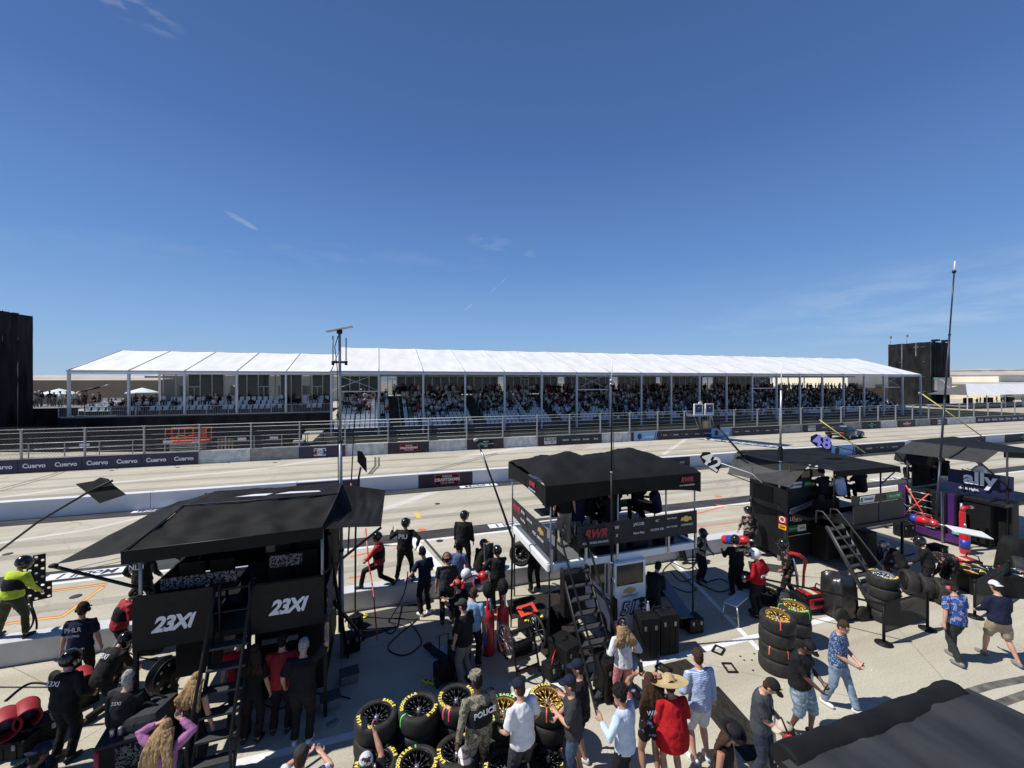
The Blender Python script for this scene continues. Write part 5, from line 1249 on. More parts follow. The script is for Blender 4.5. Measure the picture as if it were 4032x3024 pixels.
pd_ = Cc.part(MB().box((15.25, 8.58, 2.60), (2.55, .04, .26), bev=.01), "sign_rail", LEGP); Cc.part(MB().box((15.0, 11.62, 2.3), (3.1, .04, 1.0)), "back_panel", BLKP); Cc.part(MB().box((14.7, 10.0, 2.05), (1.0, .6, .45), bev=.04), "equipment_rack", BLKP); pe = Cc.part(MB().box((13.95, 10.12, 2.75), (1.4, .04, .26), bev=.01), "sign_rail", LEGP)  # black back panel added, standing in for canopy shade and people
DGR = mat("sign_green", (.015, .16, .045), .5)
def slant(S, x, y, z, w_, h_, m, parent): return S.part(MB().prism([(x - w_ / 2, z - h_ / 2), (x + w_ / 2 - .06, z - h_ / 2), (x + w_ / 2, z + h_ / 2), (x - w_ / 2 + .06, z + h_ / 2)], 'y', y, y - .01), "sign_plate", m, parent)
for (x, y, z, w_, pr) in ((14.65, 8.555, 2.61, .74, pd_), (13.62, 10.095, 2.76, .62, pe)):
    s_ = slant(Cc, x, y, z, w_, .2, SIGNW, pr); Cc.txt("PYE-BARKER", .09, NAVY, (x + .06, y - .012, z), parent=pr, sx=.85); Cc.part(MB().box((x - w_ / 2 + .1, y - .014, z), (.1, .004, .13)), "logo_block", DGR, pr)
for (x, y, z, w_, pr) in ((15.95, 8.555, 2.61, .85, pd_), (14.33, 10.095, 2.76, .64, pe)):
    s_ = slant(Cc, x, y, z, w_, .2, DGR, pr); Cc.txt("DOLLAR TREE", .095, WLET, (x, y - .012, z), parent=pr, sx=.9)
Cc.part(MB().prism([(10.15, .2), (10.75, .2), (10.85, 1.5), (11.65, 2.0), (11.65, 2.75), (10.15, 2.55)], "x", 13.32, 13.36), "end_panel", LEGP); Cc.part(MB().box((13.31, 11.1, 2.25), (.02, .8, .55)), "side_screen", BLKP); Cc.part(MB().box((13.30, 10.32, 1.52), (.02, .28, .24)), "logo_block", RED); Cc.part(MB().box((13.30, 10.32, 1.26), (.02, .28, .16)), "logo_block", mat("logo_orange", (.75, .33, .03), .5))
Cc.part(MB().lathe([(.075, 0), (.11, 0), (.11, .008), (.075, .008)], (13.288, 10.32, 1.52), 18, Matrix.Rotation(R(-90), 3, 'Y'), closed=True), "oval_logo", WLET); Cc.txt("GW", .11, BLKP, (13.285, 10.32, 1.26), n=(-1, 0, 0))
Cc.txt("LEGACY", .20, mat("cream_lettering", (.75, .65, .5), .5), (13.95, 10.27, 1.52), bold=.02); Cc.txt("MOTOR CLUB", .06, MATS["cream_lettering"], (13.95, 10.27, 1.42))
Cc.part(MB().box((13.72, 10.27, 1.18), (.45, .02, .22)), "logo_block", DGR); Cc.txt("DOLLAR TREE", .06, WLET, (13.72, 10.25, 1.18)); Cc.part(MB().box((14.15, 10.27, 1.16), (.40, .02, .22)), "logo_block", SIGNW); Cc.txt("BARKER", .07, NAVY, (14.15, 10.25, 1.16)); Cc.part(MB().box((14.0, 10.275, .92), (1.2, .015, .015)), "pinstripe", MATS["cream_lettering"])
cc = Cc.part(MB().sheet(bil([(14.2, 9.2, 3.38), (17.2, 9.05, 3.38), (16.9, 12.0, 3.55), (13.6, 12.2, 3.62)], 26, 16, .04, .03, .006, 4)), "canopy", BLK)
Cc.part(MB().sheet(bil([(14.2, 9.19, 3.39), (17.2, 9.04, 3.39), (17.2, 9.04, 3.2), (14.2, 9.19, 3.2)], 20, 3, 0, .015)), "valance", BLK, cc)
Cc.part(MB().sheet(bil([(13.0, 10.6, 3.55), (14.2, 9.2, 3.40), (13.6, 12.2, 3.62), (13.0, 12.0, 3.6)], 12, 12, .03, .03)), "awning_wing", BLK, cc)
GMESH = mat("grey_mesh_awning", (.045, .045, .047), .8, var=.2, scale=4, alpha=.93)
Cc.part(MB().sheet(bil([(12.5, 9.45, 2.93), (12.2, 11.6, 2.93), (13.3, 12.3, 3.5), (14.1, 10.0, 3.42)], 20, 12, .07, .02, .01, 7)), "awning_wing", GMESH, cc)
Cc.part(MB().tube([(14.15, 10.0, 3.42), (14.1, 9.85, 3.36), (14.2, 9.75, 3.44)], .04, 6), "hinge", WHT, cc)
for p in (((12.5, 9.45, 2.93), (13.4, 10.1, 2.5)), ((12.2, 11.6, 2.93), (13.35, 11.6, 2.5)), ((17.2, 9.05, 3.35), (16.5, 9.2, 2.8))): Cc.part(MB().tube(p, .02, 6), "strut", BLKM, cc)
Cc.part(MB().sheet(bil([(17.2, 9.05, 3.36), (17.75, 9.3, 3.05), (17.55, 11.9, 3.15), (16.9, 12.0, 3.5)], 8, 8, .03, .02)), "awning_wing", GMESH, cc)
ladder(Cc, 13.35, 14.0, 8.9, 1.78, 7.75, n=8, hr=.42, rail_m=mat("dark_ladder_metal", (.05, .052, .055), .5, metal=.4))
mb = MB()
for i in range(9):
    x = 13.1 + i * .12; mb.tube([(x, 9.9, 1.9 + .02 * i), (x + .06, 9.9, 2.02 + .02 * i), (x + .12, 9.9, 1.92 + .02 * i)], .012, 5)
mb.tube([(13.1, 9.9, 1.88), (14.2, 9.9, 2.08)], .014, 5).tube([(13.1, 9.9, 2.02), (14.2, 9.9, 2.22)], .014, 5)
Cc.part(mb, "lattice_arm", GREYM)
for x_, y_, w_ in ((15.0, 10.0, .8), (15.9, 9.8, .7), (15.5, 9.2, .5)): Cc.part(MB().box((x_, y_, .75), (w_, .6, 1.15), bev=.04), 'equipment_box', BLKP)
for x in (14.9, 15.6, 16.2):
    m_ = Cc.part(MB().box((x, 11.2, 2.75), (.5, .05, .3), bev=.01), "monitor", BLKP); Cc.part(MB().box((x, 11.17, 2.75), (.45, .004, .25)), "screen_face", MATS["dim_screen"], m_)
# ---- D: purple stand at right
D = PS(22.6, 10.0, "pit_stand", "dark pit stand with navy ally do it right banner and purple posts at right")
PURP = mat("purple_paint", (.055, .010, .10), .5, var=.2, scale=3); TEAL = mat("teal_plastic", (.12, .5, .48), .5)
D.part(MB().box((23.3, 9.9, 1.75), (3.2, 3.2, .10)), "platform", BLKM); D.part(MB().box((23.4, 10.6, .95), (2.0, 1.6, 1.5), bev=.03), "cabinet", BLKP)
for (x, y, w_) in ((21.6, 9.9, .9), (22.0, 9.1, .8), (21.4, 10.5, .5), (22.4, 8.6, .6)): D.part(MB().box((x, y, 1.0), (.5, w_, 1.7), bev=.05), 'equipment_box', BLKP)
D.part(MB().box((22.4, 10.9, 2.6), (1.8, .04, 1.5)), 'back_curtain', BLK)  # dark sheet added, standing in for dense dark equipment
for (x, y) in ((21.0, 10.95), (21.1, 9.5)): D.part(MB().box((x, y, 1.1), (.16, .26, 1.7), bev=.02), "purple_post", PURP)
D.part(MB().box((21.0, 9.9, .26), (.18, 1.6, .28), bev=.02), "purple_base", PURP)
for y in (9.2, 10.0, 10.8): D.part(MB().box((20.87, y, .55), (.06, .3, .1)), "teal_clip", TEAL)
for i in range(5): D.part(MB().tube([(20.95, 9.98, .7 + i * .27), (20.95, 10.7, .7 + i * .27)], .016, 6), "rung", ALU)
sg = D.part(MB().sheet(bil([(21.8, 9.9, 2.82), (22.15, 8.25, 2.82), (22.15, 8.25, 1.96), (21.8, 9.9, 1.96)], 16, 8, 0, .015, .003)), "banner", mat("deep_blue_banner", (.006, .008, .050), .6))
nn = (W(22.15, 8.25) - W(21.8, 9.9)).cross(V((0, 0, 1))); nn = -nn if nn.x > 0 else nn
D.txt("ally", .66, WLET, (21.93, 9.05, 2.56), n=nn, parent=sg, bold=.035, off=.03); D.txt("do it right.", .13, WLET, (21.88, 9.32, 2.14), n=nn, parent=sg, bold=.03, off=.03)
ad = D.part(MB().sheet(bil([(20.9, 11.2, 3.3), (21.3, 8.7, 3.3), (22.1, 8.6, 3.72), (21.7, 11.0, 3.76)], 16, 8, .02, .02)), "awning", mat("dark_grey_awning", (.030, .030, .031), .8, var=.2, bump=.3, bscale=6))
D.part(MB().sheet(bil([(21.7, 11.2, 3.76), (22.1, 8.5, 3.70), (26.0, 8.2, 3.4), (26.0, 11.6, 3.7)], 20, 10, .04, .03)), "awning_panel", BLK, ad)
D.part(MB().sheet(bil([(22.1, 8.49, 3.71), (26.0, 8.19, 3.41), (26.0, 8.19, 3.2), (22.1, 8.49, 3.5)], 14, 2, 0, .01)), "valance", BLK, ad)
for p in (((20.9, 11.15, 3.28), (21.7, 10.9, 2.4)), ((21.3, 8.75, 3.28), (22.15, 8.3, 2.3)), ((22.1, 8.4, 0), (22.1, 8.4, 3.7)), ((21.2, 10.9, 0), (21.2, 10.9, 3.3))): D.part(MB().tube(p, .03, 6), "strut", BLKM, ad)
D.part(MB().box((21.55, 10.9, 3.05), (.3, 1.1, .42), rot=(0, R(20), 0)), "side_box", BLKP); D.part(MB().tube([(20.9, 9.65, 0), (20.9, 9.65, 2.0)], .04, 8), "grey_post", GREYM)
D.part(MB().tube([(21.0, 9.15, .1), (21.0, 9.15, 1.7)], .045, 8), "grey_post", GREYM)
rx = D.part(MB().tube([(20.8, 10.75, 2.0), (20.75, 9.95, .65)], .022, 6).tube([(20.8, 10.0, 1.85), (20.75, 10.7, .9)], .022, 6), "red_straps", REDO)
# ------------------------------------------------------------------ big rolled awning in the right foreground
F0 = empty("rolled_awning", W(3.9, 2.0, 0), label="big black fabric awning roof with a rolled front edge in the bottom right foreground", cat="awning")
fo = -V(F0.location); A0, A1 = K(3075, 2969, 3.12), K(3716, 2700, 3.9)
zr = 3.62
pl = G(3090, 2985, zr); pr = G(3760, 2720, zr); er = G(4100, 2882, zr - .05)
def roll():
    pts, rad = [], []
    for i in range(61):
        t = i / 60; p = pl.lerp(pr, t); sg_ = .05 * math.sin(math.pi * t); p = p + V((0, 0, -.02 - sg_ * .6 + .012 * noise.noise(V((t * 9, 0, 0)))))
        pts.append(p); r_ = .105 + .012 * noise.noise(V((t * 7, 2, 0))) - .02 * abs(t - .5); rad.append((r_ * 1.25, r_))
    return MB().tube(pts, rad, 28, xdir=(0, 1, 0))
ro = roll().build("rolled_edge", BLK, F0, loc=fo)
tx = bpy.data.textures.new("roll_folds", 'CLOUDS'); tx.noise_scale = .18
dm = ro.modifiers.new("folds", 'DISPLACE'); dm.texture = tx; dm.strength = .035; dm.texture_coords = 'GLOBAL'
p2_ = pl + V((-.10, -2.2, .25)); er2 = er + V((.05, -1.6, .2))
rows = bil([pl + V((-.08, -.04, .03)), pr + V((.1, -.04, .03)), er2, p2_], 60, 40, .06, .035, .010, 2)
MB().sheet(rows).build("awning_top", mat("grey_worn_awning", (.024, .026, .030), .7, var=.5, scale=3, bump=.3, bscale=8, stretch=(1, .3, 1), col2=(.045, .047, .05)), F0, loc=fo)
MB().sheet(bil([pl + V((-.09, -.02, .03)), p2_, p2_ + V((0, 0, -.5)), pl + V((-.09, -.02, -.45))], 10, 4, 0, .02)).build("side_curtain", BLK, F0, loc=fo)
for p in (pl, pr, p2_, er2): MB().tube([V((p.x, p.y, 0)), V((p.x, p.y, zr - .1))], .03, 7).build("post", GREYM, F0, loc=fo)

E = PS(-7.8, 8.6, "pit_stand", "neighbouring black awning stand just beyond the left frame edge")
ea = E.part(MB().sheet(bil([(-9.6, 7.3, 3.7), (-5.15, 7.0, 3.6), (-6.4, 9.0, 3.95), (-9.4, 9.2, 4.0)], 14, 10, .04, .04, .01, 2)), "awning", BLK)
E.part(MB().box((-8.9, 8.9, 1.9), (2.2, 2.2, .1)), "platform", BLKM); E.part(MB().box((-9.0, 9.2, 1.0), (1.6, 1.4, 1.6), bev=.03), "cabinet", BLKP)
for x, y in ((-9.8, 7.9), (-7.6, 7.9), (-9.8, 9.9), (-7.6, 9.9)): E.part(MB().tube([(x, y, 0), (x, y, 3.75)], .03, 7), "awning_post", BLKM)
# ------------------------------------------------------------------ masts, poles, signs
def mast(name, label, base, top, r0, r1, m, cat="mast", secs=3):
    base, top = V(base), V(top); r = empty(name, base, label=label, cat=cat); d = top - base
    for i in range(secs):
        a, b = d * (i / secs), d * ((i + 1) / secs); rr = r0 + (r1 - r0) * i / max(1, secs - 1)
        MB().tube([a, b], rr, 10).build("pole_section", m, r); MB().tube([b - d.normalized() * .05, b], rr * 1.35, 10).build("collar", BLKM if m is not BLKM else GREYM, r)
    return r, d
mA, d = mast("antenna_mast", "thick grey mast with flat tilted dish and two side antennas beside the left pit stand", G(1348, 2590), K(1337, 1306, 9.55), .045, .030, GREYM)
MB().box(d + V((0, 0, .06)), (.58, .42, .03), rot=(R(4), R(-14), 0), bev=.01).build("flat_dish", mat("dish_pale", (.45, .47, .5), .5), mA)
MB().box(d + V((0, 0, -.0)), (.12, .10, .10), bev=.02).build("dish_mount", BLKP, mA)
for sx in (-.14, .14): MB().tube([d + V((sx, 0, -.66)), d + V((sx, 0, -.10 - .04 * (sx > 0)))], .014, 6).build("antenna", GREYM, mA); MB().lathe([(.03, -.05), (.035, .05)], d + V((sx, 0, -.72)), 10).build("antenna_base", BLKP, mA)
MB().box(d + V((0, 0, -.70)), (.34, .05, .05)).build("cross_arm", BLKM, mA)
MB().tube([d + V((-.03, -.02, -.1)), d + V((-.10, -.03, -.35)), d + V((-.04, -.05, -.9)), d * .6 + V((-.05, -.05, 0)), d * .35 + V((-.05, -.05, 0))], .010, 5).build("cable", BLKP, mA)
mB_, d = mast("antenna_mast", "slim black mast with white whip antenna on top in front of the middle canopy", G(2408, 2566), K(2408, 1500, 9.75), .030, .020, BLKM)
MB().tube([d, d + V((.02, 0, .48))], .011, 6).build("whip_antenna", WHT, mB_)
for z in (0, -.09): MB().lathe([(.02, 0), (.05, .005), (.05, .03), (.02, .035)], d + V((0, 0, z)), 12).build("ring_clamp", ALU, mB_)
MB().tube([d * .9 + V((.02, -.03, 0)), d * .6 + V((.05, -.03, 0)), d * .3 + V((.03, -.03, 0)), d * .12 + V((.07, -.03, 0))], .008, 5).build("cable", BLKP, mB_)
mC_, d = mast("antenna_mast", "silver mast with thin white whip in front of the pit stand with green signs", G(3067, 2206), K(3076, 1530, 14.6), .055, .035, ALU)
MB().tube([d, d + V((.01, 0, .9))], .016, 6).build("whip_antenna", WHT, mC_); MB().box(d * .62, (.12, .12, .45), bev=.02).build("junction_box", BLKP, mC_)
mD_, d = mast("antenna_mast", "tall thin blue-black mast leaning right against the sky over the right pit stand", K(3684, 2060, 16.2), K(3757, 1070, 16.4), .045, .025, mat("dark_blue_metal", (.02, .025, .05), .4), secs=4)
MB().tube([d, d + V((.05, 0, .42))], .022, 6).build("whip_antenna", WHT, mD_); MB().lathe([(.05, -.05), (.07, .0), (.05, .05)], d, 10).build("antenna_base", BLKP, mD_)
mE_, d = mast("boom_pole", "tall thin red-tipped black pole behind the left awning's right wing", K(1370, 2180, 11.2), K(1397, 1608, 11.4), .022, .012, BLKM, "pole")
MB().tube([d * .35, d * .48], .024, 6).build("red_sleeve", mat("pale_red_tape", (.5, .12, .1), .5), mE_); MB().box(d, (.12, .03, .05)).build("tip_camera", GREYM, mE_)
def pole(name, label, pts, r, m, cat="pole"):
    pts = [V(p) for p in pts]; o = pts[0].copy(); ob = MB().tube([p - o for p in pts], r, 8).build(name, m, None, loc=o)
    return tag(ob, label, cat)
yp = mat("yellow_fibreglass", (.72, .66, .16), .5)
q_ = pole("camera_pole", "yellow pole rising left toward the race car behind the purple 48 sign", [K(3405, 1782, 17), K(3213, 1643, 17.5)], .02, yp); MB().box((K(3213, 1648, 17.5) - K(3405, 1782, 17)), (.16, .14, .14)).build("camera_head", BLKP, q_)
q_ = pole("camera_pole", "yellow pole crossing the leaning dark mast at right", [K(3872, 1722, 18), K(3622, 1545, 18.6)], .022, yp); MB().ell((K(3622, 1548, 18.6) - K(3872, 1722, 18)), (.08, .06, .06)).build("camera_head", GREYM, q_)
q_ = pole("camera_pole", "black pole with camera tip rising from the folded awning's back corner", [K(2930, 1800, 15.6), K(2825, 1680, 16)], .035, BLKM); MB().box((K(2822, 1677, 16) - K(2930, 1800, 15.6)), (.16, .14, .14)).build("camera_head", BLKP, q_)
q_ = pole("camera_pole", "dark pole with white taped camera tip standing left of the middle canopy", [G(2012, 2470), K(2018, 2120, 10.6), K(1905, 1800, 11.0), K(1876, 1735, 11.1)], [.02, .034, .022, .018], BLKM)
MB().ell(K(1874, 1732, 11.1) - G(2012, 2470), (.07, .05, .05)).build("camera_head", mat("dish_pale", (.45, .47, .5)), q_); MB().tube([K(1897, 1780, 11.0) - G(2012, 2470), K(1930, 1875, 10.95) - G(2012, 2470)], .026, 6).build("tape_wrap", ALU, q_)
# folded black boards on poles
def board(label, pts, k, th=.03, pl_=None, pr_=.022, name="pit_board"):
    P3 = [K(x, y, kk) for x, y, kk in pts]; c = sum(P3, V()) / len(P3); r = empty(name, c, label=label, cat="pit board")
    n = (P3[1] - P3[0]).cross(P3[2] - P3[0]).normalized() * th / 2; a = [p - c + n for p in P3]; b = [p - c - n for p in P3]; nn_ = len(a)
    MB().add(a + b, [tuple(range(nn_)), tuple(reversed(range(nn_, 2 * nn_)))] + [(i, i + nn_, (i + 1) % nn_ + nn_, (i + 1) % nn_) for i in range(nn_)]).build("board", BLK, r)
    if pl_:
        q = [K(x, y, kk) - c for x, y, kk in pl_]; MB().tube(q, pr_, 8).build("pole", BLKM, r)
    return r
g0 = K(442, 1893, 8.2); g1 = K(0, 2168, 8.35)
bd1 = board("black folded board on a long leaning black pole over the pit lane at left", [(300, 1905, 8.3), (372, 1893, 8.3), (395, 1880, 8.3), (424, 1886, 8.3), (447, 1912, 8.2), (495, 1948, 8.1), (395, 1981, 8.1), (345, 1940, 8.2)], 8.2, pl_=[(442, 1893, 8.15), (352, 1935, 8.2), (150, 2055, 8.25), (0, 2168, 8.35)])
ex = g1 + (g1 - g0) * ((g1.z) / (g0.z - g1.z)); MB().tube([g1 - bd1.location, ex - V(bd1.location)], .022, 8).build("pole", BLKM, bd1)
bd2 = board("black folded board on a pole just right of the tall dish mast", [(1408, 1775, 10.6), (1424, 1778, 10.6), (1442, 1806, 10.6), (1444, 1860, 10.6), (1425, 1838, 10.6), (1408, 1818, 10.6)], 10.6, pl_=[(1420, 1840, 10.62), (1408, 1905, 10.7), (1400, 2100, 10.8), (1398, 2500, 11.3)], pr_=.025)
def number_sign(label, s, px, py, k, tilt, col, edge, pole_pts, size=.5, yawd=0):
    c = K(px, py, k); r = empty("number_sign", c, label=label, cat="number sign")
    fw = V((-math.sin(YAW), -math.cos(YAW), .25)).normalized(); M = facing((0, 0, 0), fw, off=0) @ Matrix.Rotation(R(tilt), 4, 'Z')
    P_ = [(-.95, .25), (-.5, .55), (.0, .38), (.45, .45), (.85, .2), (.9, -.45), (.3, -.5), (0, -.30), (-.35, -.45), (-.95, -.15)]
    mb = MB(); mb.prism([(a * size * .95, b * size * 1.1) for a, b in P_], 'z', -.03, -.005); mb.v = [M @ p for p in mb.v]; mb.build("backing_plate", BLKP, r)
    Mt = M.copy(); Mt.translation = M @ V((0, 0, .012)); text(s, size * 1.42, col, r, Mt, bold=.03, spacing=1.1)
    q = [K(x, y, kk) - c for x, y, kk in pole_pts]; MB().tube(q, .014, 6).build("pole", edge, r)
number_sign("pale grey number 42 sign with black edge on a white pole beside the middle canopy", "42", 2800, 1818, 13.2, -36, mat("sign_grey", (.72, .72, .66), .5), WHT, [(2828, 1820, 13.2), (2960, 1865, 13.1), (3000, 1900, 13.0)], .40)
number_sign("purple number 48 sign with black edge above the pit stand with green signs", "48", 3236, 1741, 15.5, -14, mat("sign_purple", (.30, .28, .80), .6), BLKM, [(3270, 1752, 15.5), (3360, 1775, 15.4), (3398, 1795, 15.3)], .44)
# flag stand on the far wall
fs = empty("flag_stand", (34.3, YF + .2, 0), label="flag stand with white framed blue panels above the far wall", cat="flag stand")
fx = YP(2766, 1500, YF).x - 34.3
for sx in (-.75, .75):
    MB().box((fx + sx - .1, -.5, 3.15), (1.15, .06, 1.3), bev=.1).build("front_panel", SIGNW, fs); MB().box((fx + sx - .1, -.54, 3.15), (.85, .04, 1.0), bev=.05).build("panel_face", NAVY, fs)
    MB().box((fx + sx - .1, -.565, 2.75), (.8, .01, .18)).build("panel_stripe", LBLU, fs); text("*", .5, WLET, fs, facing((fx + sx - .1, -.57, 3.2), (0, -1, 0), off=.01), bold=.03)
MB().box((fx, .2, 2.45), (2.6, 1.4, .12)).build("platform", GREYM, fs)
for p in (((fx - .9, .1, 2.4), (fx + .3, .2, .0)), ((fx - .3, .1, 2.4), (fx + .6, .2, 0)), ((fx + .9, .1, 2.4), (fx + 2.2, .5, 0)), ((fx + 1.3, .1, 3.6), (fx + 2.4, .5, 0))): MB().tube(p, .05, 6).build("brace", GALV, fs)
MB().box((fx + .6, .0, 1.35), (.8, .12, 1.0)).build("timber_frame", mat("orange_timber", (.55, .27, .09), .7), fs); MB().box((fx + .6, -.07, 1.4), (.35, .03, .75)).build("gap_panel", mat("pale_timber", (.5, .4, .28)), fs)
# ------------------------------------------------------------------ race car, lift, buggy, pallet
def race_car(label, c, heading):
    r = empty("race_car", c, R(heading), label=label, cat="race car")
    BC = mat("car_black_paint", (.010, .010, .013), .4, coat=.25, var=.3, scale=1.2, spec=.3)
    # sections along x (front +)
    secs = [(-2.45, .50, .78, .88), (-2.3, .40, .90, .95), (-1.6, .32, .96, .99), (-.9, .30, .93, .99), (0, .30, .88, .97), (.9, .30, .86, .98), (1.6, .28, .80, .98), (2.2, .24, .66, .93), (2.45, .22, .50, .82)]
    rings = []
    for x, zl, zt, hw in secs:
        rings.append([(x, hw * a, zl + (zt - zl) * b) for a, b in ((-.92, 0), (-1, .25), (-1, .7), (-.93, .95), (-.5, 1), (0, 1.02), (.5, 1), (.93, .95), (1, .7), (1, .25), (.92, 0))])
    MB().rings(rings).build("body", BC, r)
    cab = [(-1.75, .93, .93, .68), (-1.0, .93, 1.22, .58), (-.35, .92, 1.28, .56), (.25, .90, 1.24, .57), (1.0, .86, .88, .66)]
    MB().rings([[(x, -hw * 1.12, zl), (x, -hw * .86, zl + (zt - zl) * .92), (x, -hw * .5, zt), (x, hw * .5, zt), (x, hw * .86, zl + (zt - zl) * .92), (x, hw * 1.12, zl)] for x, zl, zt, hw in cab], smooth=False).build("roof", BC, r)
    MB().add([(1.02, -.5, .91), (1.02, .5, .91), (.30, .46, 1.22), (.30, -.46, 1.22)], [(0, 1, 2, 3)]).build("windscreen", GLASSD, r, solid=.02); MB().add([(-1.78, -.5, .96), (-1.78, .5, .96), (-1.02, .46, 1.235), (-1.02, -.46, 1.235)], [(0, 1, 2, 3)]).build("rear_window", GLASSD, r, solid=.02)
    for sd in (-1, 1): MB().add([(.7, sd * .70, .93), (.15, sd * .62, 1.18), (-.9, sd * .62, 1.18), (-1.4, sd * .73, .97)], [(0, 1, 2, 3)]).build("side_window", GLASSD, r, solid=.02)
    for x in (1.45, -1.45):
        for sd in (-1, 1):
            w_ = MB().lathe([(.14, -.14), (.30, -.14), (.335, -.10), (.335, .10), (.30, .14), (.14, .14)], (x, sd * .86, .335), 22, Matrix.Rotation(R(90), 3, 'X')).build("wheel", RUB, r); MB().lathe([(.02, -.15), (.22, -.148), (.235, -.12), (.02, -.12)], (x, sd * .86, .335), 18, Matrix.Rotation(R(90 * sd), 3, 'X')).build("rim", GREYM, w_)
    MB().box((-2.35, 0, 1.02), (.28, 1.6, .03), rot=(0, R(-14), 0)).build("rear_spoiler", BC, r); MB().box((2.42, 0, .22), (.2, 1.75, .06)).build("splitter", BLKP, r); MB().box((-2.47, 0, .62), (.03, 1.5, .16)).build("rear_panel", BLKP, r)
    for sd in (-1, 1): MB().box((-2.45, sd * .72, .76), (.03, .3, .08)).build("tail_decal", RED, r)
    text("35", .52, WLET, r, facing((-.1, -.985, .62), (0, -1, 0), off=.01), bold=.05, shear=.2); text("35", .7, WLET, r, facing((-.4, 0, 1.28), (0, 0, 1), up=(0, 1, 0), off=.03), bold=.05); text("TOYOTA", .12, WLET, r, facing((-2.49, 0, .62), (-1, 0, 0), off=.01)); text("MONSTER", .18, MATS["sign_green"], r, facing((.9, -.985, .55), (0, -1, 0), off=.01))
    MB().box((-.1, -.985, .38), (1.6, .01, .08)).build("stripe", MATS["sign_green"], r)
    return r
cc_ = G(3328, 1724); race_car("black race car with white number 35 on the track at right", (cc_.x, cc_.y, 0), 12)
LIFT = mat("orange_lift_paint", (.60, .10, .035), .5, var=.15)
c = K(712, 1790, 33.5); lf = empty("scissor_lift", (c.x, 41.6, 0), label="red-orange scissor lift folded down behind the catch fence at left", cat="scissor lift")
MB().box((0, 0, .30), (2.7, 1.1, .28), bev=.04).build("chassis", LIFT, lf); MB().box((0, -.02, 1.22), (2.9, 1.15, .22), bev=.03).build("platform", LIFT, lf)
for z in (.52, .66, .80, .94, 1.06): MB().box((0, -.1, z), (2.3, .9, .07)).build("scissor_arm", mat("pale_arm_metal", (.45, .44, .42), .5), lf)
for z in (1.65, 2.35):
    for y in (-.56, .56): MB().tube([(-1.42, y, z), (1.42, y, z)], .035, 6).build("guard_rail", LIFT, lf)
for x in (-1.42, -.5, .5, 1.42):
    for y in (-.56, .56): MB().tube([(x, y, 1.3), (x, y, 2.35)], .035, 6).build("guard_post", LIFT, lf)
MB().box((1.2, -.6, 1.9), (.4, .06, .7)).build("control_box", LIFT, lf); MB().box((.7, -.6, 1.22), (.55, .02, .14)).build("decal", SIGNW, lf)
for x in (-1.0, 1.0):
    for y in (-.5, .5): MB().lathe([(.05, -.06), (.17, -.06), (.19, 0), (.17, .06), (.05, .06)], (x, y, .19), 14, Matrix.Rotation(R(90), 3, 'X')).build("wheel", RUB, lf)
c = G(888, 1779); pal = empty("pallet_stack", (c.x, c.y, 0), label="weathered wooden pallet leaning upright behind the catch fence", cat="pallet")
for i in range(5): MB().box((-.55 + i * .27, 0, .62), (.12, .03, 1.2), rot=(R(-8), 0, 0)).build("slat", mat("pallet_wood", (.33, .24, .15), .9, var=.3), pal)
for z in (.2, .65, 1.1): MB().box((0, .05, z), (1.3, .09, .09)).build("bearer", MATS["pallet_wood"], pal)
c = G(1222, 1772); bg_ = empty("utility_buggy", (c.x, 41.8, 0), label="small open utility buggy with pale roof parked behind the fence near the 250 logo", cat="buggy")
MB().box((0, 0, .55), (2.6, 1.3, .35), bev=.08).build("body", CDKG, bg_); MB().box((.3, 0, 1.62), (1.5, 1.3, .10), bev=.04).build("roof", mat("pallid_green_paint", (.42, .45, .38), .5), bg_); MB().box((-.9, 0, .85), (.9, 1.2, .25), bev=.08).build("bonnet", MATS["pallid_green_paint"], bg_)
for x in (-.35, 1.0):
    for y in (-.6, .6): MB().tube([(x, y, .7), (x + .05, y, 1.6)], .03, 6).build("roof_post", BLKM, bg_)
for x in (-.85, .85):
    for y in (-.65, .65): MB().lathe([(.1, -.12), (.28, -.12), (.32, -.06), (.32, .06), (.28, .12), (.1, .12)], (x, y, .32), 18, Matrix.Rotation(R(90), 3, 'X')).build("wheel", RUB, bg_)
# ------------------------------------------------------------------ tyres
TR, TW = .352, .30
def wheel_proto():
    r = empty("racing_slick", (0, 0, 0))
    hw = TW / 2
    MB().lathe([(.235, -hw + .02), (.25, -hw), (.312, -hw), (.340, -hw + .03), (TR, -hw + .075), (TR, hw - .075), (.340, hw - .03), (.312, hw), (.25, hw), (.235, hw - .02), (.232, 0)], seg=40, closed=True).build("tyre", RUB, r)
    return r
def rim_mbs():
    mb = MB(); hw = TW / 2
    mb.lathe([(.222, hw - .012), (.236, hw - .004), (.238, hw - .03), (.226, hw - .07), (.222, -hw + .01), (.236, -hw + .004), (.232, -hw), (.218, hw - .04)], seg=36, closed=True)
    for i in range(10):
        a = 2 * math.pi * i / 10
        c_, s_ = math.cos(a), math.sin(a); z0, z1 = hw - .095, hw - .028
        mb.tube([(.045 * c_, .045 * s_, z0), (.125 * c_, .125 * s_, z0 + .03)], [(.014, .012), (.010, .012)], 6)
        for da in (-.17, .17): mb.tube([(.120 * c_, .120 * s_, z0 + .03), (.226 * math.cos(a + da), .226 * math.sin(a + da), z1)], [(.009, .011)] * 2, 6)
    return mb
RIMM = rim_mbs(); HUB = MB().lathe([(.001, TW / 2 - .045), (.026, TW / 2 - .045), (.034, TW / 2 - .05), (.036, TW / 2 - .10), (.05, TW / 2 - .11), (.055, TW / 2 - .13)], seg=18)
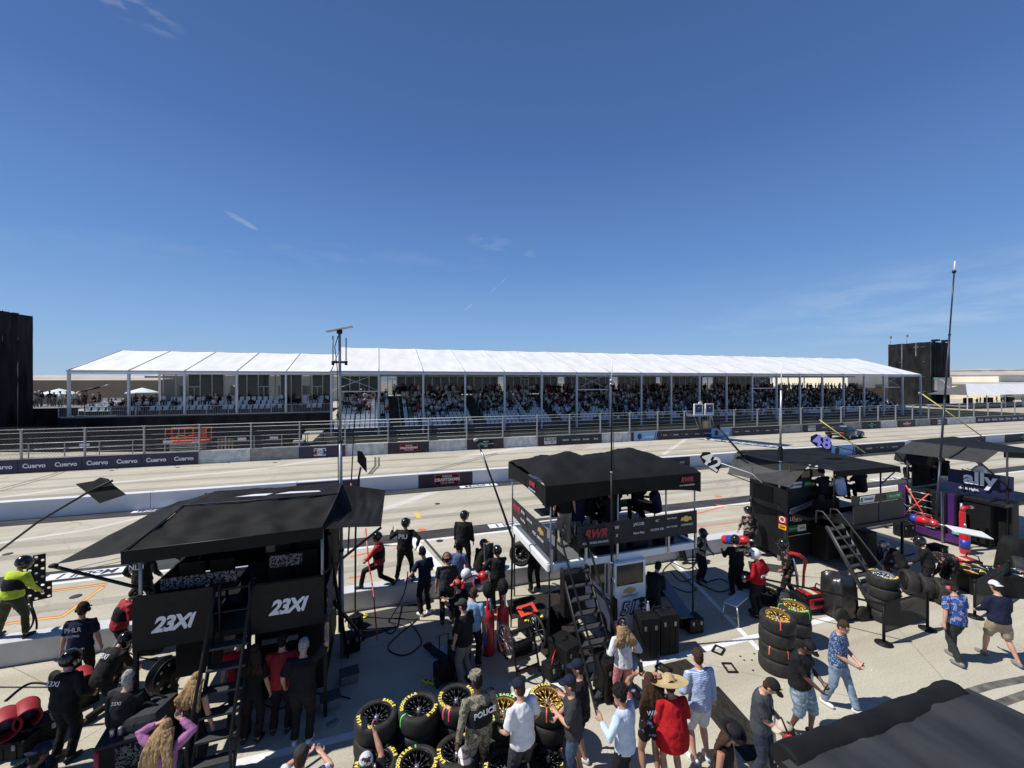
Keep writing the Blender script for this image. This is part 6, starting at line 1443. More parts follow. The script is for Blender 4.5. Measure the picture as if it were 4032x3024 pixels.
def arc_text(root, s, a0, r, z, m, size=.070, flip=False):
    step = size * .86 / r
    for i, ch in enumerate(s):
        if ch == ' ': continue
        a = a0 - (i - (len(s) - 1) / 2) * step
        c_ = V((math.cos(a), math.sin(a), 0)); M = Matrix((V((math.sin(a), -math.cos(a), 0)), c_, V((0, 0, 1)))).transposed().to_4x4(); M.translation = c_ * r + V((0, 0, z)); text(ch, size, m, root, M, bold=.07)
YLM = {'y': YLET, 'g': mat("green_tinged_lettering", (.45, .75, .2), .6), 'o': mat("orange_tinged_lettering", (.85, .45, .15), .6)}
BLKRIM = mat("black_wheel_metal", (.025, .025, .027), .3, metal=.5, coat=.3)
DISCS = MB().lathe([(.001, -TW / 2 + .03), (.21, -TW / 2 + .03), (.215, -TW / 2 + .01), (.001, -TW / 2 + .01)], seg=24)
WH = {}
def wheel_variant(rim, top, let='y'):
    key = (rim, top, let)
    if key in WH: return WH[key]
    r = wheel_proto(); HM_ = {'k': BLKRIM, 'g': GOLD, 's': ALU}[rim]
    rr = RIMM.build("rim", HM_, r); HUB.build("hub", ALU, rr); DISCS.build("brake_shade", BLKP, rr)  # plain black disc closes the back of the rim
    if top:
        ty = r.children[0] if r.children[0].name.startswith("tyre") else r
        ty = [c for c in r.children if c.name.startswith("tyre")][0]
        arc_text(ty, "GOODYEAR", R(200), .282, TW / 2 + .0015, YLM[let]); arc_text(ty, "EAGLE", R(20), .282, TW / 2 + .0015, YLM[let])
    WH[key] = r
    return r
WHEELS = []
def put_wheel(x, y, z, rot, label, rim='k', top=True, let='y', tape=None, group=None, tilt=None):
    WHEELS.append((x, y, z, rot, label, rim, top, let, tape, group, tilt))
def flush_wheels():
    """after the letters exist: copy prototypes"""
    used = set()
    for (x, y, z, rot, label, rim, top, let, tape, group, tilt) in WHEELS:
        p = wheel_variant(rim, top, let)
        r = p if (rim, top, let) not in used else copy_tree(p); used.add((rim, top, let))
        r.location = (x, y, z); r.rotation_euler = tilt if tilt else (0, 0, rot)
        r["label"] = label; r["category"] = "tyre"; 
        if group: r["group"] = group
        elif "group" in r: del r["group"]
        if tape:
            for (a, m) in tape:
                pts = [V((rr * math.cos(a), rr * math.sin(a), zz)) for rr, zz in ((.255, TW / 2 + .004), (.314, TW / 2 + .004), (.344, TW / 2 - .025), (TR + .004, TW / 2 - .07), (TR + .004, -.02))]
                t = V((-math.sin(a), math.cos(a), 0)) * .011
                MB().sheet([[q - t for q in pts], [q + t for q in pts]]).build("tape_stripe", m, r)
GRN = mat("green_tape", (.12, .70, .15), .5, var=.03); PNK = mat("pink_tape", (.85, .10, .20), .5, var=.03); ORT = mat("orange_tape", (.85, .16, .06), .5, var=.03)
for v in (('k', True, 'y'), ('g', True, 'y'), ('g', True, 'g'), ('g', True, 'o'), ('s', True, 'y'), ('k', False, 'y')): wheel_variant(*v)
def stack(px, py, n, rim, label, let='y', tape=None, rot=None, jit=.012):
    """px,py: photo position of the centre of the top face"""
    p = G(px, py, n * TW); rnd = random.Random(int(px))
    for i in range(n):
        top = i == n - 1; lv = ["bottom", "second", "third", "fourth", "fifth"][i]
        lb_ = ("top wheel: " if n > 1 else "") + label if top else "%s tyre of the stack under the %s" % (lv, label)
        lb_ = " ".join(lb_.split()[:16])
        put_wheel(p.x + rnd.uniform(-jit, jit), p.y + rnd.uniform(-jit, jit), TW / 2 + i * TW, (rot if rot is not None else rnd.uniform(0, 6.28)) if top else rnd.uniform(0, 6.28), lb_, rim if top else 'k', top, let, tape if top else ([(rnd.uniform(3.6, 5.2), tape[0][1])] if tape and i != n - 2 else None))
RR = YAW
stack(1483, 2807, 3, 'k', "black-spoked wheel at the left end of the back row", rot=R(20))
stack(1648, 2777, 3, 'k', "black-spoked wheel with green tape in the back row", tape=[(R(-92), GRN)], rot=R(-60))
stack(1795, 2739, 3, 'k', "black-spoked wheel with two pink stripes in the back row", tape=[(R(-130), PNK), (R(-112), PNK)], rot=R(-10))
stack(1981, 2784, 3, 'g', "gold wheel with green tape between policeman and white polo", 'g', tape=[(R(110), GRN), (R(60), GRN)], rot=R(40))
stack(2155, 2743, 3, 'g', "gold wheel with orange tape right of the white polo man", tape=[(R(-20), ORT)], rot=R(-95))
stack(1483, 2996, 2, 'k', "black wheel in front, behind the raised phone", rot=R(10))
stack(1640, 3001, 2, 'k', "black wheel with green tape in the front row centre", tape=[(R(140), GRN)], rot=R(-50))
stack(1800, 2951, 2, 'k', "black wheel with pink tape beside the policeman, front row", tape=[(R(190), PNK), (R(-140), PNK)], rot=R(170))
stack(1990, 3010, 2, 'k', "dark wheel with green stripe behind the white polo man", tape=[(R(-70), GRN)], rot=R(0))
stack(2160, 2975, 1, 'k', "dark wheel with red tape lowest beside the jeans man", tape=[(R(-80), PNK)], rot=R(90))
stack(3059, 2418, 4, 'g', "gold wheel with orange tape, front stack at right", 'o', tape=[(R(-152), ORT)], rot=R(20))
stack(3128, 2384, 3, 'g', "gold wheel with green tape, rear stack at right", 'g', tape=[(R(-125), GRN)], rot=R(40))
stack(3478, 2260, 4, 's', "silver-spoked wheel on the tall stack behind the stanchion", rot=R(60))
stack(2932, 2262, 1, 'k', "black wheel lying flat behind the red jacketed man", rot=R(0))
stack(3020, 2325, 1, 'k', "black wheel lying flat left of the covered cart", rot=R(0))
stack(100, 3040, 1, 'k', "black wheel lettered yellow at the bottom left corner", rot=R(-80))
def lying(px, py, label, yawd, lean=90):
    p = G(px, py, TR); put_wheel(p.x, p.y, TR, 0, label, 'k', False, 'y', None, None, (R(lean), 0, R(yawd)))
lying(3085, 2370, "tyre standing on edge behind the gold wheels with lime tape", 40)
lying(3580, 2290, "tyre on edge nearest the kneeling crewman", 55); lying(3640, 2305, "tyre on edge in the middle of the row at right", 55); lying(3700, 2325, "tyre on edge at the hands of the bending crewman", 55)
lying(4010, 2235, "tyre on edge at the right frame edge by the tool table", 30)
# wheel being carried under the middle stand platform
p = K(2052, 2180, 12.6); put_wheel(p.x, p.y, p.z, 0, "tyre carried upright by the crewman under the middle stand platform", 'k', False, 'y', None, None, (R(80), R(12), R(-35)))
# ------------------------------------------------------------------ loose equipment
def thing(name, label, cat, p, rz=0, group=None): return empty(name, p, R(rz), label=label, cat=cat, group=group)
MAT_C = pattern_mat("patterned_floor_mat", [(0, (.022, .02, .017)), (.53, (.10, .09, .07)), (.58, (.03, .027, .022))], 'wave', 1.6, stretch=(1, 2.2, 1), det=9, bump=.1)
def floor_mat(label, pts, m=MAT_C, z=.012):
    P_ = [G(x, y) for x, y in pts]; c = sum(P_, V()) / len(P_)
    o = MB().add([p - c + V((0, 0, z)) for p in P_] + [p - c for p in P_], [(0, 1, 2, 3), (4, 5, 1, 0), (5, 6, 2, 1), (6, 7, 3, 2), (7, 4, 0, 3)]).build("floor_mat", m, None, loc=c); return tag(o, label, "mat")
floor_mat("black patterned floor mat running past the straw hat toward the bottom right", [(2830, 2705), (2700, 2700), (3000, 3080), (3130, 3040)])
floor_mat("small black patterned mat piece right of the pink trousers", [(2590, 2622), (2700, 2596), (2775, 2655), (2650, 2690)])
floor_mat("dark carpet strip in front of the pit wall right of the left stand", [(1402, 2425), (1648, 2375), (1652, 2440), (1425, 2520)], mat("dark_carpet", (.04, .04, .042), .95, var=.3, scale=20))
floor_mat("patterned mat below the pit wall left of the middle stand", [(1995, 2365), (2210, 2322), (2260, 2380), (2010, 2440)])
floor_mat("patterned mat under the middle stand beside the ladder", [(2090, 2420), (2250, 2390), (2330, 2560), (2160, 2600)])
floor_mat("patterned strip of mat below the left end of the ladder foot", [(2120, 2560), (2340, 2500), (2385, 2560), (2180, 2620)], z=.02)
floor_mat("dark rubber mat under the folded pit stand at right", [(2945, 2210), (3100, 2230), (3120, 2262), (2950, 2240)], mat("dark_carpet", (.04, .04, .042)))
def case(label, px, py, sx, sy, sz, rz=0, m=BLKP, name="equipment_case", lidm=None):
    c = G(px, py); r = thing(name, label, "case", c, rz)
    MB().box((0, 0, sz * .40 + .02), (sx, sy, sz * .78), bev=.02).build("body", m, r); MB().box((0, 0, sz * .88 + .02), (sx * 1.02, sy * 1.02, sz * .2), bev=.02).build("lid", lidm or m, r)
    for a in (-.28, .28): MB().box((a * sx, -sy / 2 - .012, sz * .78), (.05, .02, .09)).build("latch", GREYM, r)
    for i in range(3): MB().box((-sx * .32 + i * sx * .32, -sy / 2 - .006, sz * .38), (.02, .012, sz * .6)).build("rib", m, r)
    MB().tube([(-.08, 0, sz + .02), (-.07, 0, sz + .06), (.07, 0, sz + .06), (.08, 0, sz + .02)], .012, 6).build("handle", BLKM, r)
    return r
case("tall black wheeled case left of the two behind the white-shirted woman", 2545, 2578, .46, .42, .95, -8)
case("tall black wheeled case with orange strap right of its twin", 2620, 2560, .46, .42, .95, -8)
case("black hard case with red tag beside the ladder foot", 2395, 2740, .42, .36, .78, 10)
case("large black trunk behind the ladder near the silver pan", 2225, 2630, .5, .6, .62, 20)
case("small black case with paper label by the right canopy leg", 2728, 2482, .40, .34, .36, -5)
c = case("open black tool bag with red frame in front of the ladder trunk", 2180, 2660, .45, .3, .3, 15, name="tool_bag"); MB().tube([(-.14, -.1, .32), (-.1, -.1, .48), (.1, .05, .5), (.14, .05, .32)], .014, 6).build("red_frame", RED, c)
# blue bench box at right of middle stand
r = thing("long_bench", "long blue-grey bench box reaching back under the middle stand's right side", "bench", G(2665, 2430), -20)
MB().box((0, .3, .38), (.34, 2.0, .06), bev=.01).build("top", mat("bench_blue", (.05, .10, .15), .5), r)
for y in (-.5, 1.1): MB().box((0, y, .18), (.30, .06, .36)).build("leg", BLKM, r)
# step bench
c0 = G(2905, 2430); r = thing("step_bench", "folding aluminium step bench with ribbed grey top on the shaded concrete", "bench", c0, 22)
mb = MB()
for i in range(8): mb.box((0, -.14 + i * .04, .50), (.95, .034, .03))
mb.build("top", mat("ribbed_top", (.62, .64, .68), .5, metal=.1), r)
for sx in (-.44, .44):
    for sy in (-.16, .16): MB().tube([(sx, sy, .49), (sx * 1.12, sy * 1.35, .02)], .022, 6).build("leg", ALU, r)
    MB().tube([(sx * 1.05, -.2, .2), (sx * 1.05, .2, .2)], .012, 6).build("brace", ALU, r)
# gas bottles
def bottle(px, py, label, h=1.2, capm=BLK):
    c = G(px, py); r = thing("gas_cylinder", label, "gas cylinder", c, 0)
    MB().lathe([(.001, 0), (.145, .005), (.15, .03), (.15, h * .72), (.135, h * .80), (.05, h * .90), (.04, h * .93)], seg=20).build("tank", RED, r)
    MB().lathe([(.035, h * .93), (.04, h * .98), (.03, h * 1.0), (.001, h * 1.01)], seg=12).build("valve", ALU, r); MB().tube([(.03, -.06, h * .62), (.035, -.07, h * 1.1)], .022, 6).build("hose_pipe", ALU, r); MB().tube([(-.03, -.05, h * .65), (-.03, -.05, h * 1.12)], .02, 6).build("red_pipe", RED, r)
    o = MB().ell((0, 0, h * 1.24), (.13, .17, .19), 14, 10).build("black_hood", BLK, r)
    MB().box((-.10, -.11, h * .42), (.09, .05, .5)).build("blue_label", mat("can_blue", (.03, .05, .35), .4), r)
bottle(1922, 2572, "left tall red gas cylinder with black hood beside the cap-wearing man"); bottle(1980, 2556, "right tall red gas cylinder with black hood left of the open toolbox")
# fuel cans & stand
def fuel_can(c, label, rot=(0, 0, 0), h=.85):
    r = thing("fuel_can", label, "fuel can", c); r.rotation_euler = rot
    MB().lathe([(.001, 0), (.135, .01), (.14, .05), (.14, h * .8), (.12, h * .9), (.05, h)], seg=20).build("can", RED, r); MB().lathe([(.142, h * .2), (.142, h * .55)], seg=20).build("blue_band", MATS["can_blue"], r); MB().tube([(.13, 0, h * .3), (.22, 0, h * .4), (.22, 0, h * .6), (.13, 0, h * .7)], .015, 6).build("handle", RED, r)
    MB().tube([(0, 0, h), (0, 0, h + .15)], .035, 10).build("nozzle", ALU, r)
fuel_can(K(2850, 2125, 13.2), "red fuel can held tilted by the left crewman near the middle stand's right side", (R(70), R(30), 0))
fuel_can(K(1876, 2300, 11.6), "red and blue fuel can resting on the wall beside the white-helmeted crewman", (R(40), R(20), 0), .6)
fuel_can(G(3800, 2180), "red fuel can standing under the tilted white board at right", (0, 0, 0), .95)
for i, (px, py) in enumerate(((3570, 2035), (3605, 2045))): fuel_can(K(px, py, 14.6 + i * .1), ["left", "right"][i] + " open-mouthed orange-red fuel can lying below the red X straps", (R(80), R(-60), 0), .7)
# black/red tube held up
tb = thing("fuel_can", "upturned black fuel can with red and yellow labelled base held up beside the seated crewman", "fuel can", K(1925, 2180, 11.9)); tb.rotation_euler = (R(-20), R(3), 0)
MB().lathe([(.145, -.30), (.15, .24), (.148, .28), (.001, .27)], seg=22).build("can", mat("can_black", (.02, .02, .02), .3, coat=.4), tb); MB().lathe([(.13, .275), (.15, .285), (.15, .27)], seg=22).build("rim_ring", RED, tb); MB().box((.03, -.04, .285), (.10, .10, .012), rot=(0, 0, R(20))).build("yellow_label", YEL, tb); MB().box((.04, .05, .285), (.1, .07, .01)).build("blue_label", mat("label_blue", (.06, .15, .35), .4), tb)
# hoses
def hose(label, pts, r=.014, m=BLKP, name="air_hose", cat="hose"):
    P_ = [V(p) for p in pts]; c = P_[0].copy(); out_ = []
    n = len(P_)
    for i in range(n - 1):
        p0, p1, p2, p3 = P_[max(0, i - 1)], P_[i], P_[i + 1], P_[min(n - 1, i + 2)]
        for j in range(6):
            t = j / 6; out_.append(.5 * ((2 * p1) + (p2 - p0) * t + (2 * p0 - 5 * p1 + 4 * p2 - p3) * t * t + (3 * p1 - p0 - 3 * p2 + p3) * t ** 3) - c)
    out_.append(P_[-1] - c)
    return tag(MB().tube(out_, r, 7).build(name, m, None, loc=c), label, cat)
g = lambda x, y, z=.016: G(x, y, z)
hose("long black air hose looping on the shaded concrete right of the left stand", [K(1606, 2250, 10.6), K(1590, 2340, 10.4), g(1530, 2450), g(1518, 2480), g(1540, 2495), g(1560, 2470), g(1530, 2440), g(1600, 2440), g(1650, 2500), g(1655, 2540), g(1600, 2578), g(1545, 2570), g(1530, 2540), g(1580, 2490), g(1640, 2440), g(1655, 2400), K(1700, 2300, 11)])
hose("black cable tangle under the right side of the middle stand", [g(2640, 2220), g(2720, 2300), g(2740, 2320), g(2700, 2330), g(2620, 2290), g(2615, 2240), g(2680, 2200), g(2750, 2250), g(2690, 2290), g(2640, 2250)])
hose("second cable running along the wall foot beyond the middle stand", [g(2610, 2200), g(2680, 2180), g(2740, 2200), g(2710, 2240), g(2640, 2210)])
hose("coiled black hose hanging in front of the low wall at far left", [K(20, 2380, 10), K(60, 2350, 10), K(120, 2400, 9.8), K(130, 2450, 9.8), K(100, 2500, 9.8), K(60, 2560, 9.8), K(40, 2500, 9.8), K(110, 2560, 9.8), K(145, 2460, 9.8), K(110, 2350, 10)], .02)
hose("air hose curling beside the crewman in black and red at the left wall", [K(475, 2470, 9.6), K(480, 2540, 9.5), K(510, 2570, 9.5), g(560, 2590), g(620, 2600)], .014)
hose("black cables on the ground behind the tall right stand", [g(3420, 2190), g(3500, 2165), g(3540, 2190), g(3600, 2180)], .02)
hose("long dark hose lying from the left frame edge toward the tyres", [g(20, 2760), g(120, 2690), g(260, 2700), g(330, 2650)], .02)
# red pole held by stepping crewman, jack handles
pole("signal_pole", "long thin pole silver above and red below held by the crewman on the wall", [K(1440, 2080, 11.9), K(1452, 2220, 11.6), K(1470, 2330, 10.8), K(1486, 2520, 9.6)], [.02, .02, .018, .016], RED)
# yellow gloves
for i, (px, py, lb_) in enumerate(((1430, 2430, "yellow pair of gloves on the dark carpet by the wall"), (1690, 2690, "yellow and black gloves lying beside the tyre row"))):
    mb = MB(); c = G(px, py)
    for j in range(5): mb.ell((random.uniform(-.1, .1), random.uniform(-.06, .06), .03), (.09, .045, .03), 8, 5, Matrix.Rotation(random.uniform(0, 3), 3, 'Z'))
    tag(mb.build("gloves", YEL, None, loc=c), lb_, "gloves")
# cart with bicycle wheels
c = G(2055, 2640); r = thing("wheel_cart", "black push cart frame with two spoked bicycle wheels standing on end", "cart", c, 12); r.scale = (1.25, 1.2, 1.2)
for sx in (-.32, .32):
    w_ = MB().tube([(sx, .27 * math.cos(a), .62 + .27 * math.sin(a)) for a in [2 * math.pi * j / 24 for j in range(25)]], .022, 6, cap=False).build("wheel", RUB, r)
    mb = MB()
    for j in range(10): mb.tube([(sx, 0, .62), (sx, .26 * math.cos(j * .628), .62 + .26 * math.sin(j * .628))], .004, 4)
    mb.build("spokes", ALU, w_)
for sx in (-.22, .22): MB().tube([(sx, -.25, .05), (sx, 0, .75), (sx, .15, .85)], .02, 6).build("side_rail", BLKM, r)
for t in (.1, .3, .5, .7): MB().box((0, -.25 + .33 * t / .7 * .75, .06 + t), (.44, .06, .05)).build("cross_bar", BLKM, r)
MB().box((0, -.02, .45), (.36, .12, .2), bev=.02).build("bin", BLKP, r)
# open tool chest with red lid
c = G(2095, 2480); r = thing("tool_box", "open tool box with red lid and yellow grips left of the middle stand", "tool box", c, 12)
MB().box((0, 0, .16), (.62, .42, .3), bev=.02).build("body", BLKP, r); MB().box((-.02, .2, .42), (.5, .3, .05), rot=(R(25), 0, 0), bev=.01).build("lid", REDO, r); MB().box((-.02, .19, .45), (.28, .14, .02), rot=(R(25), 0, 0)).build("lid_recess", BLKP, r)
for i in range(11): MB().ell((random.uniform(-.26, .26), random.uniform(-.18, .05), .34), (.05, .03, .03), 7, 5, Matrix.Rotation(random.uniform(0, 3), 3, 'Z')).build("yellow_grip", YEL if i % 2 else GREYM, r)
r = thing("side_board", "dark blue-grey board standing along the mat beside the red tool box", "board", G(2160, 2450), -25); MB().box((0, 0, .25), (.06, 1.5, .45), bev=.01).build("board", mat("slate_board", (.03, .04, .055), .5), r); MB().box((-.06, 0, .06), (.12, 1.3, .04)).build("foot_rail", BLKM, r)
# small frames on the ground
for i, (px, py, lb_) in enumerate(((2828, 2562, "small open black rectangular frame beside the white line"), (2873, 2632, "open black rectangular frame alone on the concrete"), (2612, 2635, "open black frame half shaded by the pink trousers"))):
    mb = MB(); 
    for a, b, cx, cy in ((.30, .03, 0, .1), (.30, .03, 0, -.1), (.03, .2, .14, 0), (.03, .2, -.14, 0)): mb.box((cx, cy, .02), (a, b, .03))
    o = mb.build("ground_frame", BLKM, None, loc=G(px, py)); o.rotation_euler = (0, 0, R(30 + i * 40)); tag(o, lb_, "frame")
# water bottles
for px, py, lb_ in ((2658, 2548, "clear water bottle standing right of the tall black cases"), (2550, 2470, "clear water bottle standing on the tall black case")):
    c = G(px, py) if px > 2600 else G(2552, 2570) + V((0, 0, .97)); r = thing("water_bottle", lb_, "bottle", c); MB().lathe([(.001, 0), (.033, .003), (.035, .02), (.035, .15), (.014, .20), (.013, .215)], seg=12).build("bottle_body", mat("clear_plastic", (.7, .75, .8), .1, alpha=.35), r); MB().lathe([(.015, .215), (.015, .235), (.001, .236)], seg=8).build("cap", WHT, r)
# ramps and paddles on ground in the shade left of centre
for i, (px, py, rz, lb_) in enumerate(((1720, 2580, 35, "left dark wooden ramp plank on the pale board"), (1775, 2580, -10, "right dark ramp plank on the pale board"))):
    r = thing("ramp", lb_, "ramp", G(px, py), rz); MB().box((0, 0, .07), (.16, .8, .06), rot=(R(4), 0, 0), bev=.01).build("plank", CDKG, r); MB().box((0, .3, .12), (.17, .05, .05)).build("stop_block", BLKM, r)
tag(MB().box((0, 0, .012), (.5, 1.0, .02)).build("pale_board", ALU, None, loc=G(1745, 2600)), "thin pale metal board lying beneath the dark ramp planks", "board")
r = thing("machine_case", "black wheeled pump box at the feet of the black-shirted cap man", "case", G(1750, 2680), 10); MB().box((0, 0, .22), (.42, .32, .34), bev=.03).build("body", BLKP, r); MB().tube([(-.1, 0, .35), (-.1, .05, .95), (.1, .05, .95), (.1, 0, .35)], .014, 6).build("handle", BLKM, r)
for sx in (-.2, .2): MB().lathe([(.02, -.03), (.11, -.03), (.12, 0), (.11, .03), (.02, .03)], (sx, -.12, .12), 14, Matrix.Rotation(R(90), 3, 'Y')).build("wheel", RUB, r)
for px, py, lb_ in ((1220, 2690, "left grey plastic tub lid on the shaded ground"), (1375, 2680, "grey plastic crate on the shaded ground right of the left stand"), (1300, 2780, "folded white step stool in the shadow of the left stand")):
    r = thing("crate", lb_, "crate", G(px, py), 10); MB().box((0, 0, .1), (.36, .28, .18), bev=.02).build("body", GREYM, r); MB().box((0, 0, .2), (.38, .30, .03), bev=.01).build("lid", CGRY, r)
# covered cart, red jack cart, stanchions
c = G(3300, 2420); r = thing("covered_cart", "cart fully covered with a glossy black sheet on two wheels behind the blue-shirted man", "cart", c, -8)
mb = MB()
for (z, sx, sy) in ((.02, .34, .32),): pass
rings = []
for z, s_ in ((.08, 1.0), (.4, .97), (.8, .93), (1.02, .88), (1.12, .6), (1.14, .1)):
    rings.append([(s_ * (.38 + .02 * math.sin(7 * a + z * 3)) * (abs(math.cos(a)) ** .6) * (1 if math.cos(a) > 0 else -1), s_ * (.36 + .02 * math.cos(9 * a)) * (abs(math.sin(a)) ** .6) * (1 if math.sin(a) > 0 else -1), z + .03 * math.sin(3 * a + z)) for a in [2 * math.pi * j / 32 for j in range(32)]])
o = mb.rings(rings).build("sheet_cover", mat("black_vinyl", (.02, .02, .021), .32, bump=.8, bscale=6, spec=.6, var=.3), r); d_ = o.modifiers.new("folds", 'DISPLACE'); tx = bpy.data.textures.new("vinyl", 'CLOUDS'); tx.noise_scale = .25; d_.texture = tx; d_.strength = .09
for sx in (-.30, .36): w_ = MB().lathe([(.06, -.04), (.18, -.04), (.2, 0), (.18, .04), (.06, .04)], (sx, -.36, .2), 20, Matrix.Rotation(R(90), 3, 'X')).build("wheel", RUB, r); MB().lathe([(.01, -.045), (.10, -.045), (.10, .02)], (sx, -.36, .2), 12, Matrix.Rotation(R(90), 3, 'X')).build("rim", mat("dark_red_rim", (.2, .03, .03), .5), w_)
def stanchion(px, py, label):
    r = thing("stanchion", label, "stanchion", G(px, py), 0); MB().lathe([(.001, 0), (.18, 0), (.18, .02), (.06, .05), (.035, .06)], seg=20).build("base", BLKP, r); MB().tube([(0, 0, .04), (0, 0, .98)], .032, 12).build("post", BLKP, r); MB().tube([(0, 0, .93), (0, 0, 1.02)], .04, 12).build("belt_head", BLKP, r); return r.location.copy()
s1 = stanchion(3480, 2535, "belt stanchion nearest the tall tyre stack, left post of the barrier"); s2 = stanchion(3652, 2478, "belt stanchion right of the tall tyre stack behind the flowered shirt man"); s3 = stanchion(3838, 2430, "belt stanchion left of the white-capped man"); s4 = stanchion(3972, 2340, "belt stanchion behind the white-capped man"); s0 = stanchion(2975, 2410, "belt stanchion hidden between the red jacket and gold wheels")
BELT = mat("sheer_black_mesh", (.03, .028, .025), .8, alpha=.78)
def belt(a, b, label, panel=True):
    r = empty("barrier_belt", a, label=label, cat="belt barrier"); d_ = b - a
    MB().box(d_ / 2 + V((0, 0, .96)), (d_.length, .012, .05), rot=(0, 0, math.atan2(d_.y, d_.x))).build("belt", BLKP, r)
    if panel: MB().box(d_ / 2 + V((0, 0, .60)), (d_.length - .1, .008, .66), rot=(0, 0, math.atan2(d_.y, d_.x))).build("mesh_panel", BELT, r); MB().tube([V((0, 0, .27)), d_ + V((0, 0, .27))], .012, 6).build("lower_bar", BLKP, r); text("LEGACY", .16, mat("dark_grey_lettering", (.07, .065, .055), .6), r, facing(d_ / 2 + V((0, 0, .72)), V((d_.y, -d_.x, 0)), off=.012)) 
belt(s1, s2, "black belt barrier with sheer mesh panel in front of the tyre stack"); belt(s3, s4, "black belt barrier with sheer mesh panel behind the white-capped man"); belt(s0, s1, "black belt running from the gold wheels to the left stanchion", False)
def jack_cart(px, py, label, rz=0):
    r = thing("charging_cart", label, "cart", G(px, py), rz); MB().box((0, 0, .28), (.9, .5, .42), bev=.05).build("body", BLKP, r); MB().box((0, -.26, .30), (.6, .02, .26)).build("red_panel", RED, r); MB().box((0, -.275, .32), (.32, .01, .12)).build("dark_window", BLKP, r)
    for i in range(3): MB().box((-.2 + i * .2, 0, .505), (.14, .34, .02)).build("top_pad", RED if i != 1 else mat("cream_pad", (.6, .5, .4), .6), r)
    for sx in (-.38, .38): MB().tube([(sx, -.2, .45), (sx, -.15, .62), (sx, .15, .62), (sx, .2, .45)], .018, 6).build("handle", BLKM, r)
jack_cart(3790, 2260, "red-fronted black equipment cart behind the tool table at right", -12); jack_cart(3190, 2400, "low red and white topped cart behind the gold wheels", -5)
# red post with chrome head, tilted white board
r = thing("lift_jack", "red upright jack with chrome head in front of the right stand", "jack", G(3790, 2170)); MB().box((0, 0, .75), (.14, .16, 1.5), bev=.04).build("post", RED, r); MB().tube([(0, 0, 1.5), (.05, 0, 1.62), (.3, -.05, 1.62)], [.07, .07, .06], 10).build("arm", RED, r); MB().ell((.38, -.06, 1.62), (.14, .08, .06)).build("chrome_head", ALU, r)
r = thing("tilted_board", "bright white board tilted over the red fuel can at right", "board", K(3815, 2095, 13.0)); MB().box((0, 0, 0), (1.0, .42, .03), rot=(R(12), R(9), R(-28)), bev=.005).build("board", WHT, r)
r = thing("jack_pole", "red bent hose arm with silver pipe left of the covered cart", "jack", G(3160, 2380)); MB().tube([(0, 0, 0), (.05, 0, .9), (.12, 0, 1.25), (-.1, 0, 1.42), (-.4, .05, 1.5)], [.035, .035, .05, .05, .045], 8).build("red_arm", RED, r); MB().tube([(-.1, .05, 0), (-.15, .05, .8), (-.3, .05, 1.35)], .035, 8).build("silver_pipe", GREYM, r)
# tool table
c = G(3905, 2330); r = thing("tool_table", "long black tool bench topped with scattered silver tools behind the belt barrier at right", "table", c, -28)
MB().box((0, 0, .62), (1.7, .75, .06), bev=.01).build("top", BLKP, r); MB().box((0, 0, .3), (1.6, .7, .56)).build("cabinet", BLKP, r)
random.seed(21)
mlist = [ALU, GREYM, ALU, YEL, REDO, BLKM]
for i in range(34):
    x, y, a, l_ = random.uniform(-.78, .78), random.uniform(-.33, .33), random.uniform(0, 3), random.uniform(.05, .16)
    MB().tube([(x - l_ * math.cos(a), y - l_ * math.sin(a), .665), (x, y, .68), (x + l_ * math.cos(a), y + l_ * math.sin(a), .665)], [.012, .018, .01], 5).build("hand_tool", random.choice(mlist), r)
r = thing("covered_cart", "tall cart draped in dull black cloth at the right frame edge", "cart", G(3990, 2255), 0)
rings = [[(s_ * .42 * math.cos(a) * (1 + .07 * math.sin(6 * a)), s_ * .38 * math.sin(a) * (1 + .06 * math.cos(8 * a)), z) for a in [2 * math.pi * j / 36 for j in range(36)]] for z, s_ in ((.02, 1.15), (.5, 1.0), (.95, .85), (1.15, .6), (1.2, .05))]
MB().rings(rings).build("cloth_cover", BLK, r)
# scooter / black post in front of the white cabinet
r = thing("light_stand", "black tripod light stand in front of the white numbered cabinet", "stand", W(6.0, 8.25, 0)); MB().tube([(0, 0, 0), (0, 0, 1.12)], .022, 7).build("post", BLKM, r); MB().tube([(-.22, 0, 1.08), (.22, 0, 1.10)], .018, 6).build("cross_bar", BLKM, r); MB().lathe([(.2, 0), (.18, .02), (.03, .05)], seg=14).build("base", BLKM, r)
